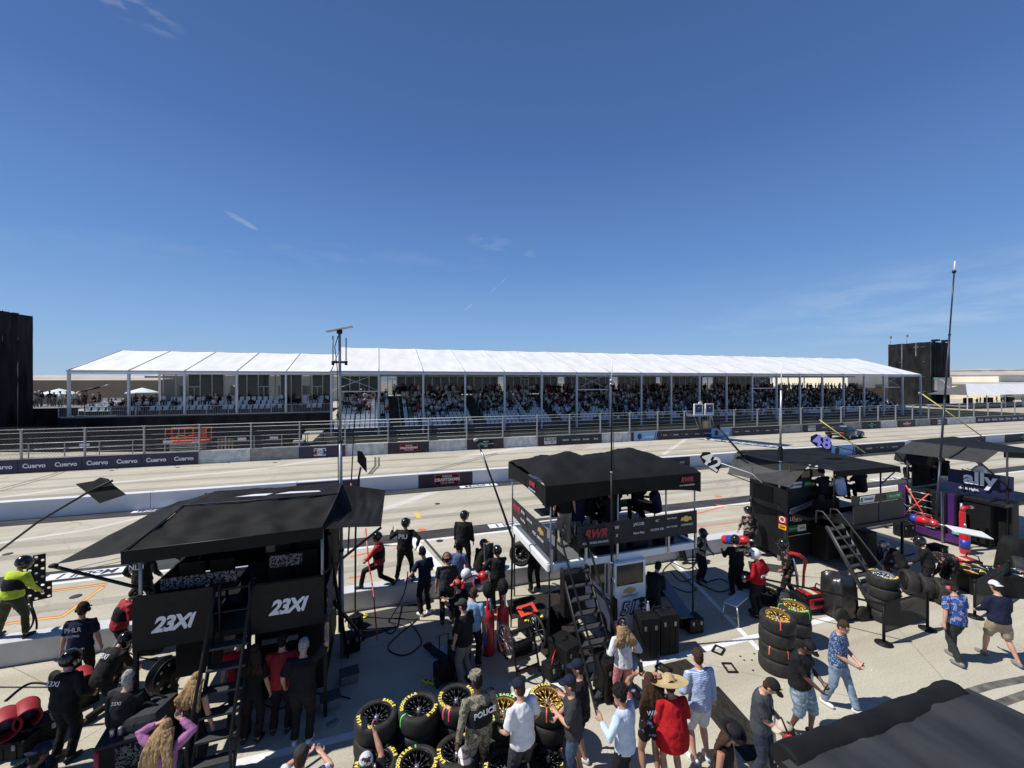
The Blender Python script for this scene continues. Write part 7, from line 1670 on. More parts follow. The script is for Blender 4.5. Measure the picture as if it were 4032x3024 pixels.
# microphone-like far left board already held; perforated board
p = K(130, 2302, 10.6); r = thing("perforated_board", "black perforated board with round holes held by the yellow-green crewman", "board", p, 20); r.scale = (1.3, 1, 1.25)
mb = MB(); P_ = [(-.30, -.42), (.22, -.36), (.20, .52), (.10, .60), (-.04, .52), (-.12, .1)]
import itertools
bmh = bmesh.new()
def in_poly(x, y):
    s_ = False; n = len(P_)
    for i in range(n):
        (x1, y1), (x2, y2) = P_[i], P_[(i + 1) % n]
        if (y1 > y) != (y2 > y) and x < (x2 - x1) * (y - y1) / (y2 - y1) + x1: s_ = not s_
    return s_
cell = .085
for iu in range(-5, 5):
    for iv in range(-6, 9):
        cx, cy = (iu + .5) * cell, (iv + .5) * cell
        if not in_poly(cx, cy): continue
        hole = (iu + iv) % 2 == 0; rr_ = .026
        if hole:
            sq = [(cx + cell / 2 * max(-1, min(1, 1.42 * math.cos(a))), cy + cell / 2 * max(-1, min(1, 1.42 * math.sin(a)))) for a in [2 * math.pi * j / 8 for j in range(8)]]; ci_ = [(cx + rr_ * math.cos(a), cy + rr_ * math.sin(a)) for a in [2 * math.pi * j / 8 for j in range(8)]]
            vs = [(a, 0, b) for a, b in sq] + [(a, 0, b) for a, b in ci_]; mb.add(vs, [(j, (j + 1) % 8, (j + 1) % 8 + 8, j + 8) for j in range(8)])
        else: mb.add([(cx - cell / 2, 0, cy - cell / 2), (cx + cell / 2, 0, cy - cell / 2), (cx + cell / 2, 0, cy + cell / 2), (cx - cell / 2, 0, cy + cell / 2)], [(0, 1, 2, 3)])
mb.build("board", BLKP, r, solid=.015)
# left cart, backpacks
r = thing("equipment_cart", "black cart with red sides and a white-flecked panel beside the mauve-topped woman", "cart", G(545, 3060), 8)
MB().box((0, 0, .62), (.75, .75, .5), bev=.02).build("body", BLKP, r); MB().box((0, 0, .90), (.8, .8, .05), bev=.01).build("top", CDKG, r); MB().box((.05, -.385, .66), (.42, .01, .34)).build("fleck_panel", SPOT, r)
for sx in (-.38, .38): MB().tube([(sx, -.36, .1), (sx, -.36, .85)], .035, 7).build("red_corner", RED, r)
for sx in (-.3, .3): MB().lathe([(.02, -.03), (.14, -.03), (.16, 0), (.14, .03), (.02, .03)], (sx, -.2, .16), 14, Matrix.Rotation(R(90), 3, 'Y')).build("wheel", RUB, r)
def backpack(p, label, rz=0, s_=1.0, lay=False):
    r = thing("backpack", label, "bag", p, rz); o = MB().box((0, 0, .2 * s_), (.34 * s_, .22 * s_, .46 * s_), bev=.08 * s_).build("bag_body", CDKG, r); MB().box((0, -.13 * s_, .14 * s_), (.26 * s_, .08 * s_, .22 * s_), bev=.03 * s_).build("front_pocket", CBLK, r)
    for sx in (-.08, .08): MB().tube([(sx, .11 * s_, .36 * s_), (sx, .17 * s_, .25 * s_), (sx, .12 * s_, .02)], .015, 6).build("strap", CBLK, r)
    if lay: r.rotation_euler = (R(75), 0, R(rz))
cp = G(545, 3060); backpack(V((cp.x - .05, cp.y, .96)), "large grey backpack lying on the flecked cart", 70, 1.45, True)
backpack(V((cp.x - .38, cp.y + .35, .75)), "smaller black backpack behind the flecked cart", 20, 1.2)
for i, dx in enumerate((0, .1)): r = thing("drink_can", ["silver drink can standing on the flecked cart", "grey insulated cup beside the silver can on the flecked cart"][i], "drink", V((cp.x - .2 + dx, cp.y - .28, .93))); MB().lathe([(.001, 0), (.028, .003), (.032, .02), (.032, .11), (.027, .12), (.001, .12)], seg=12).build("can", ALU if i == 0 else GREYM, r); MB().lathe([(.028, .121), (.026, .124), (.001, .122)], seg=10).build("rim", GREYM, r)
# red fans / blowers at left
for px, py, lb_, s_ in ((105, 2810, "large red duct blower mouth behind the black and red crewman", .8), (20, 2850, "second red blower cut by the left frame edge", .85), (330, 2670, "red blower on the ground beside the kneeling crewman's helmet", .7)):
    r = thing("duct_blower", lb_, "blower", G(px, py, .5), 35); M_ = Matrix.Rotation(R(90), 3, 'X'); MB().lathe([(.20 * s_, -.25), (.23 * s_, -.22), (.21 * s_, 0), (.23 * s_, .22), (.20 * s_, .25), (.18 * s_, .2), (.17 * s_, -.2)], (0, 0, 0), 24, M_, closed=True).build("housing", mat("dull_red_plastic", (.30, .015, .02), .6), r); MB().lathe([(.001, 0), (.18 * s_, .01), (.001, .02)], (0, 0, 0), 16, M_).build("fan_disc", mat("fan_blue_grey", (.12, .12, .2), .5), r); MB().box((0, 0, -.36), (.4, .3, .28)).build("stand", BLKM, r)
for px, py, lb_ in ((430, 2640, "left crinkled silver duct hose rising from the red blower"), (490, 2630, "right crinkled silver duct hose rising from the red blower")):
    c = G(px, py); hose(lb_, [c + V((-.12, 0, .1)), c + V((0, .1, .3)), c + V((.08, .2, .55)), c + V((.22, .28, .8))], .055, mat("crinkled_foil", (.75, .76, .78), .25, metal=.9, bump=1.0, bscale=30), "foil_duct", "duct")
c = G(650, 2780); r = thing("hose_reel", "black hose reel wheel standing below the left stand", "hose reel", c, 60)
MB().lathe([(.04, -.1), (.30, -.1), (.30, -.08), (.06, -.06), (.06, .06), (.30, .08), (.30, .1), (.04, .1)], (0, 0, .62), 28, Matrix.Rotation(R(90), 3, 'X')).build("reel", BLKM, r); MB().box((0, 0, .25), (.35, .2, .5)).build("stand", BLKM, r)
for i in range(8): MB().ell((.21 * math.cos(i * .785), -.105, .62 + .21 * math.sin(i * .785)), (.03, .01, .03)).build("hole", ALU, r)
# phones, small litter
for px, py in ((2858, 2630), (2930, 2600), (2915, 2585), (2970, 2575), (2965, 2640), (3060, 2700), (3433, 2640), (2960, 2600)):
    o = MB().ell((0, 0, .008), (.03, .02, .008), 7, 5).build("debris", RUB if px < 3400 else WHT, None, loc=G(px, py)); tag(o, "small scrap of tyre rubber lying on the concrete beside the gold wheel stack" if px < 3400 else "white scrap of paper alone on the open concrete", "debris", "rubber scraps by the gold wheels" if px < 3400 else None)

# more gear packed round the stands
for i, (px, py, sx, sy, sz, rz, lb_) in enumerate(((1385, 2560, .35, .3, .4, 10, "dented black crate against the left stand's right leg"), (1400, 2470, .3, .25, .3, 40, "small black box among hoses by the perforated ramp"), (700, 2900, .6, .4, .5, 10, "black drawer box behind the left stand's ladder foot"),
    (600, 2560, .5, .35, .45, 0, "black case under the left edge of the left stand"), (180, 2900, .5, .4, .35, 20, "low black case in shade by the crewman's boots at lower left"), (60, 2960, .6, .4, .3, -10, "flat black case in shade at the lower left corner"),
    (3560, 2110, .6, .4, .5, -10, "black case under the end of the stand with green signs"), (3690, 2190, .5, .4, .4, 0, "black box between the standing crewman and the purple base"), (3440, 2200, .5, .4, .45, 12, "black case behind the dark ladder at right"),
    (3900, 2140, .6, .4, .6, 20, "black cabinet box beneath the navy ally banner"), (2440, 2380, .4, .3, .35, 0, "black box in the shade right of the white numbered cabinet"), (2210, 2440, .5, .3, .35, 20, "black box on the mat behind the middle stand's ladder"))):
    case(lb_, px, py, sx, sy, sz, rz)
hose("tangled black cable lying by the perforated ramp", [g(1370, 2500), g(1410, 2480), g(1440, 2500), g(1400, 2540), g(1360, 2520), g(1400, 2470), g(1450, 2480)], .012)
hose("black cable trailing across the shade under the left stand", [g(700, 2760), g(820, 2800), g(950, 2740), g(1100, 2790), g(1250, 2730), g(1380, 2750)], .012)
hose("thin cable lying from the tool box toward the wall", [g(2080, 2520), g(2050, 2450), g(2090, 2400), g(2040, 2370), g(1990, 2400)], .01)
hose("black hose looping on the concrete left of the red jacketed crewman", [g(2760, 2300), g(2830, 2330), g(2880, 2310), g(2840, 2280), g(2790, 2290)], .014)
hose("grey cable snaking behind the tyre stack at right", [g(3360, 2330), g(3420, 2290), g(3520, 2340), g(3600, 2290), g(3660, 2250)], .012, GREYM)
for i, (px, py, c_, lb_) in enumerate(((1310, 2850, GREYM, "grey folded rag on the shaded line by the tyres"), (1690, 2410, WHT, "white rag dropped by the white-shoed man"), (2240, 2545, CLBL, "pale crumpled towel by the ladder foot"), (640, 2960, CRED, "red shop rag on the ground by the flecked cart"))):
    o = MB().ell((0, 0, .02), (.10, .07, .025), 9, 6).ell((.06, .03, .03), (.05, .06, .025), 8, 5).build("shop_rag", c_, None, loc=G(px, py)); tag(o, lb_, "rag")
# ------------------------------------------------------------------ the people in the pit lane
def phone_obj(b, q, label, k='R', off=(0, .05, .06), m=BLKP, rz=0):
    p = b.matrix_basis @ (q['w' + k] + (q['w' + k] - q['e' + k]).normalized() * .09 + V(off)) if False else Matrix.Rotation(b.rotation_euler[2], 3, 'Z') @ (q['w' + k] + (q['w' + k] - q['e' + k]).normalized() * .09 + V(off)) + V(b.location)
    r = empty("phone", p, label=label, cat="phone"); r.rotation_euler = (R(-20), 0, b.rotation_euler[2] + R(rz)); MB().box((0, 0, 0), (.078, .011, .155), bev=.004).build("case", m, r); MB().box((0, -.007, 0), (.07, .002, .145)).build("screen", GLASSD, r)
def lanyard(m):
    def f(b, q):
        c = q['sh']; RU = q['RU']; pts = [c + RU @ V((-.07, .0, .03)), c + RU @ V((-.06, .135, -.10)), q['chest'] + RU @ V((-.01, .175, -.10)), q['chest'] + RU @ V((.01, .175, -.10)), c + RU @ V((.06, .135, -.10)), c + RU @ V((.07, .0, .03))]
        MB().tube(pts, [(.012, .004)] * 6, 6).build("lanyard", m, b); MB().box(q['chest'] + RU @ V((0, .185, -.17)), (.10, .008, .13), bev=.003).build("pass_card", mat("pale_card", (.45, .6, .72), .5), b)
    return f
def multi(*fs):
    def f(b, q):
        for x in fs: x(b, q)
    return f
GP = "people"
# bottom centre crowd
def pp(px, py, h): return on_ground(px, py, h)
person("policeman seen from behind in camouflage with dark POLICE vest and camouflage cap", pp(1886, 2650, 1.84), -14, dict(h=1.84, w=1.18, handL=(-.38, .0, .84), handR=(.40, .04, .82), head=(-14, 6, 0)), ('long', CAMO), ('pants', CAMO), hat=('utility', CAMO), skin='d', hair='bk', vest=CBLK, extra=back_text("POLICE", .115, dz=-.02, bold=.03))
person("man in white polo and dark shorts with navy cap, back to camera", pp(2058, 2678, 1.84), -22, dict(h=1.84, w=1.12, handL=(-.22, .24, 1.02), handR=(.30, .16, .98), head=(-12, 8, 0)), ('polo', CWHT), ('shorts', CDKG), hat=('cap', CNAVY), skin='l')
person("man in dark grey tee and jeans with crossed arms and navy cap facing left", pp(2258, 2657, 1.80), -68, dict(h=1.80, handL=(.02, .26, 1.18), handR=(-.04, .28, 1.14), elbL=(-.6, -.2, -1), elbR=(.6, -.2, -1), head=(0, 0, 0)), ('tee', CDKG), ('pants', DENIM), hat=('cap', CNAVY), skin='l', shoe=SHOEG)
person("man in black graphic tee and shorts right behind the arms-crossed man", pp(2290, 2596, 1.80), -50, dict(h=1.80, handL=(-.05, .3, 1.15), handR=(.2, .26, 1.0), head=(-15, 2, 0)), ('tee', pattern_mat("red_fleck_tee", [(0, (.014, .014, .016)), (.62, (.10, .04, .03)), (.68, (.014, .014, .016))], 'noise', 12)), ('shorts', CBLK), hat=('cap', CNAVY), skin='l', shoe=SHOEW)
b, q = person("young man with curly dark hair in loose pale blue shirt raising a phone", pp(2462, 2703, 1.80), -28, dict(h=1.80, handL=(-.24, .26, 1.28), handR=(.26, .05, .86), head=(-18, 12, 0)), ('long', CLBL), ('pants', CBLK), hair='bk_curly', skin='t', extra=lanyard(CBLK)); phone_obj(b, q, "dark red phone in the curly-haired man's left hand", 'L', m=mat("dark_red_case", (.16, .02, .03), .4))
b, q = person("woman with long wavy brown hair in black photo tee and shorts holding up a phone", pp(2562, 2655, 1.72), 12, dict(h=1.72, handL=(-.16, .28, 1.52), handR=(.06, .30, 1.50), head=(0, 2, 0), hairlen=.36), ('tee', TDYE), ('short_shorts', CBLK), hair='br_long', skin='t', shoe=SHOEW, extra=back_text("WALL", .10, dz=-.05)); phone_obj(b, q, "phone held above the long-haired woman's head", 'L', off=(.08, .02, .08))
person("person in wide straw hat and loose red shirt with black shorts, seen from behind", pp(2648, 2680, 1.70), 8, dict(h=1.72, w=1.15, handL=(-.16, .26, 1.05), handR=(.20, .26, 1.05), head=(0, 14, 0), brim=1.15), ('loose', CRED), ('short_shorts', CBLK), hat=('straw', STRAW), skin='t')
person("tall young man in blue striped shirt and white shorts seen from behind", pp(2756, 2558, 1.86), 6, dict(h=1.86, w=1.05, handL=(-.20, .24, 1.02), handR=(.32, .06, .86), head=(0, 2, 0)), ('long', STRP), ('shorts', CWHT), hair='br', skin='l', shoe=SHOEW)
person("woman in black western hat and sleeveless black top walking toward the camera", pp(2850, 2822, 1.70), 152, dict(h=1.68, handL=(-.30, .08, .78), handR=(.34, .02, .80), head=(0, 22, 0), footL=(-.1, .2, 0), footR=(.1, -.15, 0)), ('tank', CBLK), ('pants', CBLK), hat=('western', CBLK), hair='br_long', skin='t', face_detail='glasses')
b, q = person("man with black and gold braided cap and charcoal tee looking at phone, jacket at waist", pp(2996, 2637, 1.80), 152, dict(h=1.80, w=1.08, handL=(-.06, .30, 1.08), handR=(.08, .32, 1.06), head=(0, 34, 0), footL=(-.1, .22, 0), footR=(.1, -.1, 0)), ('tee', mat("slate_tee", (.045, .052, .062), .85, bump=.5, bscale=13)), ('pants', mat("dark_denim", (.022, .032, .055), .85, bump=.4)), hat=('cap', CBLK, mat("gold_braid", (.62, .40, .06), .5)), skin='l', shoe=SHOEB, extra=lanyard(CNAVY)); phone_obj(b, q, "black phone in the hands of the gold-braided cap man", 'R', off=(-.06, .0, .04))
jk = MB(); jk.tube([q['waist'] + V((0, 0, -.06)), q['pel'] + V((0, 0, .02))], [(.175, .13)] * 2, 14, xdir=(1, 0, 0)).tube([q['pel'] + V((-.08, .15, .02)), q['pel'] + V((-.10, .17, -.25)), q['pel'] + V((-.05, .18, -.52))], [(.05, .02), (.06, .02), (.05, .015)], 8, xdir=(1, 0, 0)).tube([q['pel'] + V((-.14, .12, .02)), q['pel'] + V((-.20, .12, -.3))], [(.04, .02), (.07, .02)], 8, xdir=(1, 0, 0)); jk.build("tied_jacket", CBEI, b)
b, q = person("heavy-set man in black tee, black cap, blue lanyard and ripped light jean shorts", pp(3150, 2497, 1.78), 165, dict(h=1.80, w=1.30, handL=(-.10, .32, 1.05), handR=(.10, .34, 1.02), head=(5, 30, 0), footL=(-.12, .12, 0), footR=(.12, -.1, 0)), ('tee', CBLK), ('long_shorts', pattern_mat("ripped_jean", [(0, (.16, .22, .28)), (.5, (.24, .31, .38)), (.62, (.5, .55, .58))], 'noise', 7, stretch=(1, 1, 2.5))), hat=('cap', CBLK, WLET), hair='bk', skin='d', shoe=SHOEB, extra=lanyard(mat("lanyard_blue", (.18, .35, .6), .5))); phone_obj(b, q, "dark camera held at the waist of the blue-lanyard man", 'L', off=(.08, .0, .02))
b, q = person("man in sunglasses, blue patterned shirt and light jeans walking with a phone", pp(3298, 2424, 1.80), 160, dict(h=1.80, w=1.08, handL=(-.02, .30, 1.06), handR=(.14, .30, 1.04), head=(22, 18, 0), footL=(-.09, .28, 0), footR=(.08, -.2, 0)), ('tee', BLUP), ('pants', DENL), hair='br', skin='l', shoe=SHOEW, face_detail='glasses'); phone_obj(b, q, "black phone in the hands of the man in the blue patterned shirt", 'R', off=(-.08, .0, .02))
person("person in beige cap and red ear defenders peeking over the rolled awning", pp(3128, 2838, 1.72), -55, dict(h=1.72, head=(0, 18, 0)), ('tee', CDKG), ('pants', CBLK), hat=('cap', CBEI), phones=RED, skin='l')
b, q = person("man in blue flowered shirt and dark trousers walking away at right", pp(3764, 2290, 1.82), 14, dict(h=1.82, w=1.18, handL=(-.34, -.04, .80), handR=(.36, .10, .80), head=(-10, 12, 0), footL=(-.12, -.18, .02), footR=(.12, .18, 0)), ('tee', HAWA), ('pants', mat("dark_green_cotton", (.02, .026, .024), .85, bump=.4)), hat=('cap', CBLK), phones=mat("pink_cup", (.6, .12, .15), .5), skin='l', shoe=SHOEG); phone_obj(b, q, "black radio held low by the flowered shirt man", 'R', off=(0, 0, -.03))
person("man in white cap, navy pullover and tan shorts walking away at the right edge", pp(3935, 2290, 1.80), 20, dict(h=1.80, w=1.18, handL=(-.20, .30, 1.0), handR=(.34, .16, .92), head=(0, 14, 0), footL=(-.12, .2, 0), footR=(.16, -.24, .02)), ('long', CNAVY), ('shorts', CTAN), hat=('capback', CWHT), skin='l', shoe=SHOEG)
person("woman with long blond hair in white blouse and dusty pink trousers, red ear defenders", pp(2455, 2443, 1.70), 8, dict(h=1.70, handL=(-.24, .18, .98), handR=(.28, .14, 1.0), head=(-18, 4, 0), hairlen=.22), ('long', CWHT), ('pants', CPNK), hat=('cap', CNAVY), hair='bl_long', phones=RED, skin='l')
# bottom left
person("woman with long wavy blond hair in mauve top clasping her raised arms", pp(640, 2838, 1.68), 15, dict(h=1.66, handL=(-.16, .12, 1.55), handR=(.16, .12, 1.60), elbL=(-1, .1, .2), elbR=(1, .1, .4), head=(0, 4, 0), hairlen=.50), ('long', CPUR), ('pants', CBLK), hair='bl_long', skin='l')
person("blond woman in black tank top in front of the left stand's ladder", pp(760, 2655, 1.66), 24, dict(h=1.66, handL=(-.26, .1, .85), hairlen=.26), ('tank', CBLK), ('pants', CBLK), hair='bl_long', skin='l')
person("grey-haired man with headset in black work shirt behind the backpacks", pp(493, 2645, 1.78), 10, dict(h=1.78, w=1.15, handL=(-.2, .3, 1.0), handR=(.2, .3, 1.0)), ('tee', CBLK), ('pants', CBLK), hair='gr', phones=True, skin='l', extra=back_text("23XI", .07, dz=.08, shear=.3))
person("crewman in black and red 23XI fire suit standing with back to camera at lower left", pp(255, 2570, 1.80), 20, dict(h=1.80, w=1.15, handL=(-.26, .22, .95), handR=(.30, .18, 1.0)), ('suit', SUIT), ('pants', SUIT), hat=('helmet', HELM), skin='l', extra=back_text("23XI", .12, dz=.06, shear=.35))
person("kneeling crewman in black 23XI suit with dark helmet left of the grey-haired man", G(400, 2790), 30, dict(h=1.78, w=1.1, pel=(0, 0, .55), lean=35, footL=(-.14, .25, 0), footR=(.14, -.35, 0), handL=(-.2, .5, .5), handR=(.2, .5, .5), head=(0, 20, 0)), ('suit', SUIT), ('pants', SUIT), hat=('helmet', HELM), extra=back_text("23XI", .12, shear=.35))
person("man in navy shirt with large headset standing before the low wall at left", pp(316, 2378, 1.80), 4, dict(h=1.80, w=1.18, handL=(-.34, .02, .82), handR=(.34, .04, .84)), ('tee', CNAVY), ('pants', CBLK), hat=('cap', CBLK), phones=True, skin='l', extra=multi(back_text("PHLR", .12, dz=.02), back_text("RACING", .06, dz=-.10)))
person("crewman with red sleeves leaning toward the left stand by the wall", pp(470, 2318, 1.76), 50, dict(h=1.78, w=1.1, lean=18, handL=(.02, .32, 1.0), handR=(.20, .34, 1.05), head=(0, 22, 0)), ('suit', mat("red_suit_cloth", (.33, .012, .02), .7, bump=.5, bscale=13)), ('pants', SUIT), hair='br', hat=('cap', CDKG), phones=True, skin='l', vest=CBLK)
wz = .53
def on_wall(px, py, h, Y=12.48):
    d = dirv(px); k = Y / d.y; return V((d.x * k, Y, wz))
person("crewman in yellow-green hi-vis and black suit standing on the wall at the far left", on_wall(48, 0, 0, 12.45), 20, dict(h=1.82, w=1.2, lean=14, footL=(-.36, .0, 0), footR=(.26, .05, 0), handL=(-.2, .4, 1.0), handR=(.32, .28, .95), head=(30, 10, 0)), ('suit', CHVY), ('pants', mat("black_yellow_suit", (.03, .035, .012), .8, bump=.4)), hat=('helmet', HELM), vest=CBLK)
person("crewman in black lettered suit standing on the wall behind the left stand", on_wall(560, 0, 0), 10, dict(h=1.80, w=1.15, footL=(-.18, 0, 0), footR=(.18, 0, 0), handL=(-.34, .12, 1.0), handR=(.34, .12, 1.0)), ('suit', SUIT), ('pants', SUIT), hat=('helmet', HELM), extra=back_text("NLU", .17))
person("crewman with raised elbows silhouetted under the left awning", on_wall(745, 0, 0), 0, dict(h=1.80, w=1.2, handL=(-.2, .05, 1.68), handR=(.16, .1, 1.6), elbL=(-1, 0, .2), elbR=(1, 0, .2)), ('tee', CBLK), ('pants', CBLK), hair='br', skin='l')
person("crouching crewman with glossy helmet just above the left stand's fleck strip", W(-4.0, 11.0, .0) + V((0, 0, 0)), 20, dict(h=1.78, w=1.1), ('suit', SUIT), ('pants', SUIT), hat=('helmet', HELM))
# under / around the left stand
person("big man in black tee reaching up to the left stand, seen from behind in shade", pp(1190, 2540, 1.72), 10, dict(h=1.82, w=1.25, handL=(-.34, .12, .95), handR=(.30, .36, 1.75)), ('tee', CBLK), ('pants', CBLK), hair='gr', skin='l', shoe=SHOEW)
person("man in dark red shirt in the shade under the left stand", W(-1.75, 8.2, 0), 8, dict(h=1.76, w=1.12, handL=(-.28, .2, .95)), ('tee', mat("dim_red_shirt", (.30, .012, .02), .85, bump=.4)), ('pants', CBLK), hair='bk', hat=('cap', CBLK), skin='l')
person("long-haired woman in black in the shade next to the dark red shirt man", W(-2.2, 8.15, 0), 14, dict(h=1.68, hairlen=.2), ('tee', CBLK), ('pants', CBLK), hair='br_long', skin='l')
person("man in red tee half hidden behind the left stand's ladder", W(-2.5, 8.5, 0), 0, dict(h=1.75), ('tee', CRED), ('pants', CBLK), hair='bk', skin='l')
# wall group
person("crewman with red sleeves and black helmet stepping over the wall holding a long pole", on_wall(1490, 0, 0, 12.4), -75, dict(h=1.78, w=1.1, pel=(0, -.02, .70), lean=2, footL=(-.1, .46, 0), footR=(.08, -.42, .0), toeR=(.2, .6, -.7), handL=(-.10, .36, .72), handR=(.08, .32, .80), head=(0, 4, 0)), ('suit', mat("red_sleeve_suit", (.42, .015, .02), .7, bump=.5, bscale=13)), ('pants', SUIT), hat=('helmet', HELM), vest=CBLK)
person("crewman in black PIU suit standing legs apart on the wall, right arm raised", on_wall(1594, 0, 0, 12.5), 18, dict(h=1.82, w=1.22, footL=(-.24, 0, 0), footR=(.22, .02, 0), handL=(-.42, .22, 1.42), handR=(.36, -.04, 1.02), elbL=(-1, 0, -1), elbR=(1, -.3, 0), head=(8, 4, 0)), ('suit', SUIT), ('pants', SUIT), hat=('helmet', HELM), extra=back_text("PIU", .18))
person("crewman in plain black suit standing on the wall behind the blue-shirted man", on_wall(1824, 0, 0, 12.6), 24, dict(h=1.84, w=1.15, footL=(-.14, 0, 0), footR=(.16, .06, 0), handL=(-.28, .10, .88), handR=(.32, .02, .85), head=(25, 6, 0)), ('suit', SUIT), ('pants', SUIT), hat=('helmet', HELM))
person("crewman with red visor seated on the wall facing right", V((on_wall(1885, 0, 0, 12.45).x, 12.4, .10)), 60, dict(h=1.78, w=1.1, pel=(0, 0, .56), lean=14, footL=(-.1, .46, -.10), footR=(.1, .46, -.10), handL=(-.08, .42, .70), handR=(.1, .4, .68), head=(8, 8, 0)), ('suit', SUIT), ('pants', SUIT), hat=('helmet', HELM, RED))
person("crewman in black with back to camera gripping the upturned fuel can", pp(1960, 2150, 1.80), 2, dict(h=1.80, w=1.15, handL=(-.30, .30, 1.20), handR=(-.08, .34, 1.24), head=(0, -4, 0)), ('suit', SUIT), ('pants', SUIT), hat=('helmet', HELM))
person("man in navy team polo and white shoes holding the air hose", pp(1672, 2153, 1.84), -25, dict(h=1.84, handL=(-.42, .22, 1.02), handR=(.12, .2, 1.05), head=(-18, 14, 0)), ('tee', CNAVY), ('pants', CBLK), hair='bk', phones=True, skin='l', shoe=SHOEW)
person("man in dark grey shirt with brown hair and headset, back to camera near the wall", pp(1760, 2180, 1.82), 6, dict(h=1.82, w=1.1), ('tee', CDKG), ('pants', CBLK), hat=('capback', mat("brown_cap", (.20, .12, .07), .8)), phones=True, skin='l')
person("man in blue shirt with headset behind the dark grey shirted man", pp(1790, 2156, 1.80) + V((.15, .35, 0)), 20, dict(h=1.80), ('tee', mat("blue_work_shirt", (.09, .14, .28), .8, bump=.4)), ('pants', CBLK), hair='bk', phones=True, skin='l')
person("crewman in white helmet and red and black gear at the foot of the wall", pp(1813, 2245, 1.74), 60, dict(h=1.74, w=1.1, lean=12, handL=(-.1, .4, 1.0), handR=(.15, .4, 1.0), head=(0, 14, 0)), ('suit', CRED), ('pants', SUIT), hat=('helmet', HELW, RED), vest=CBLK)
person("man in black polo, khaki trousers and dark cap facing left by the gas cylinders", pp(1832, 2362, 1.78), -40, dict(h=1.80, w=1.08, handL=(-.22, .14, .86), handR=(.26, .06, .84), head=(-10, 4, 0)), ('polo', CBLK), ('pants', KHAK), hat=('cap', CDKG), skin='l')
person("person in pale blue shirt and grey cap behind the gas cylinders", pp(1893, 2335, 1.74) + V((-.12, .25, 0)), 30, dict(h=1.74), ('tee', mat("sky_tee", (.22, .38, .55), .8, bump=.4)), ('pants', CBLK), hat=('cap', CDKG), skin='l')
person("person carrying tangled camera gear between the caps left of the cylinders", pp(1845, 2300, 1.68) + V((-.15, .25, 0)), -60, dict(h=1.70, handL=(-.1, .35, 1.2), handR=(.1, .35, 1.15)), ('long', CBLK), ('pants', CBLK), hair='br', hat=('cap', mat("coral_cap", (.65, .10, .07), .6)), skin='l')
r = empty("camera_rig", G(1850, 2330, 1.35) + V((0, .1, 0)), label="black camera rig with loops of cable held between the caps", cat="camera")
MB().box((0, 0, 0), (.22, .34, .2), bev=.03).build("camera_body", BLKP, r); MB().tube([(0, -.15, .02), (0, -.32, .02)], .07, 12).build("lens", BLKP, r); MB().tube([(.16, .1, .1), (.28, .0, .25), (.1, -.1, .38), (-.12, .0, .25), (-.2, .15, .0)], .014, 6).build("cable", BLKP, r); MB().box((.2, -.05, .2), (.14, .04, .12)).build("monitor", BLKP, r)
person("crewman mostly hidden under the middle stand carrying a tyre", G(2105, 2330), 0, dict(h=1.80, w=1.12, lean=10, handL=(-.35, .32, 1.05), handR=(.0, .36, 1.1)), ('suit', SUIT), ('pants', SUIT), hair='bk', skin='l')
# on the middle stand platform
pz = 2.06
def onB(x, y): return W(x, y, pz)
sit = lambda **k: dict(dict(h=1.76, w=1.1, pel=(0, 0, .66), lean=6, footL=(-.14, .34, .22), footR=(.14, .36, .22), handL=(-.2, .42, .92), handR=(.2, .42, .92)), **k)
stl = [(4.95, 9.7, "left stool under the twin-peak canopy"), (5.55, 9.6, "second stool under the twin-peak canopy"), (6.2, 9.9, "third stool under the twin-peak canopy"), (7.0, 9.8, "fourth stool under the twin-peak canopy"), (7.5, 9.7, "rightmost stool under the twin-peak canopy")]
for x, y, l_ in stl: stool(x, y, pz, l_)
person("broad man in navy tee seated with back to camera on the middle stand", onB(4.95, 9.6), 0, sit(w=1.3), ('tee', CNAVY), ('pants', CTAN), hair='br', skin='l')
person("person in blue and white patterned cap seated on the middle stand", onB(5.45, 9.9), 20, sit(), ('tee', CBLK), ('pants', CTAN), hair='br', hat=('cap', STRP), skin='l')
person("person in straw sun hat seated on the middle stand behind the banner", onB(5.85, 9.35), 0, sit(h=1.66, brim=.8), ('tee', CBLK), ('pants', CBLK), hat=('straw', STRAW), skin='t')
person("man with headset silhouetted at the right end of the middle stand", onB(7.0, 9.8), 20, sit(pel=(0, 0, .78)), ('tee', CBLK), ('pants', CBLK), hat=('cap', CBLK), phones=True, hair='br', skin='l')
person("man in cap and dark blue shirt turned left at the middle stand", onB(7.45, 9.55), -55, sit(), ('tee', CNAVY), ('pants', CBLK), hat=('cap', CBLK), hair='br', skin='l')
person("standing man in tan trousers inside the middle stand's left half", onB(4.55, 9.5), 10, dict(h=1.78), ('tee', CBLK), ('pants', CTAN), hair='bk', skin='l')
person("person seated deep in shade in the centre of the middle stand", onB(6.3, 9.9), 0, sit(), ('tee', CBLK), ('pants', CBLK), hat=('cap', CBLK), hair='br', skin='l')
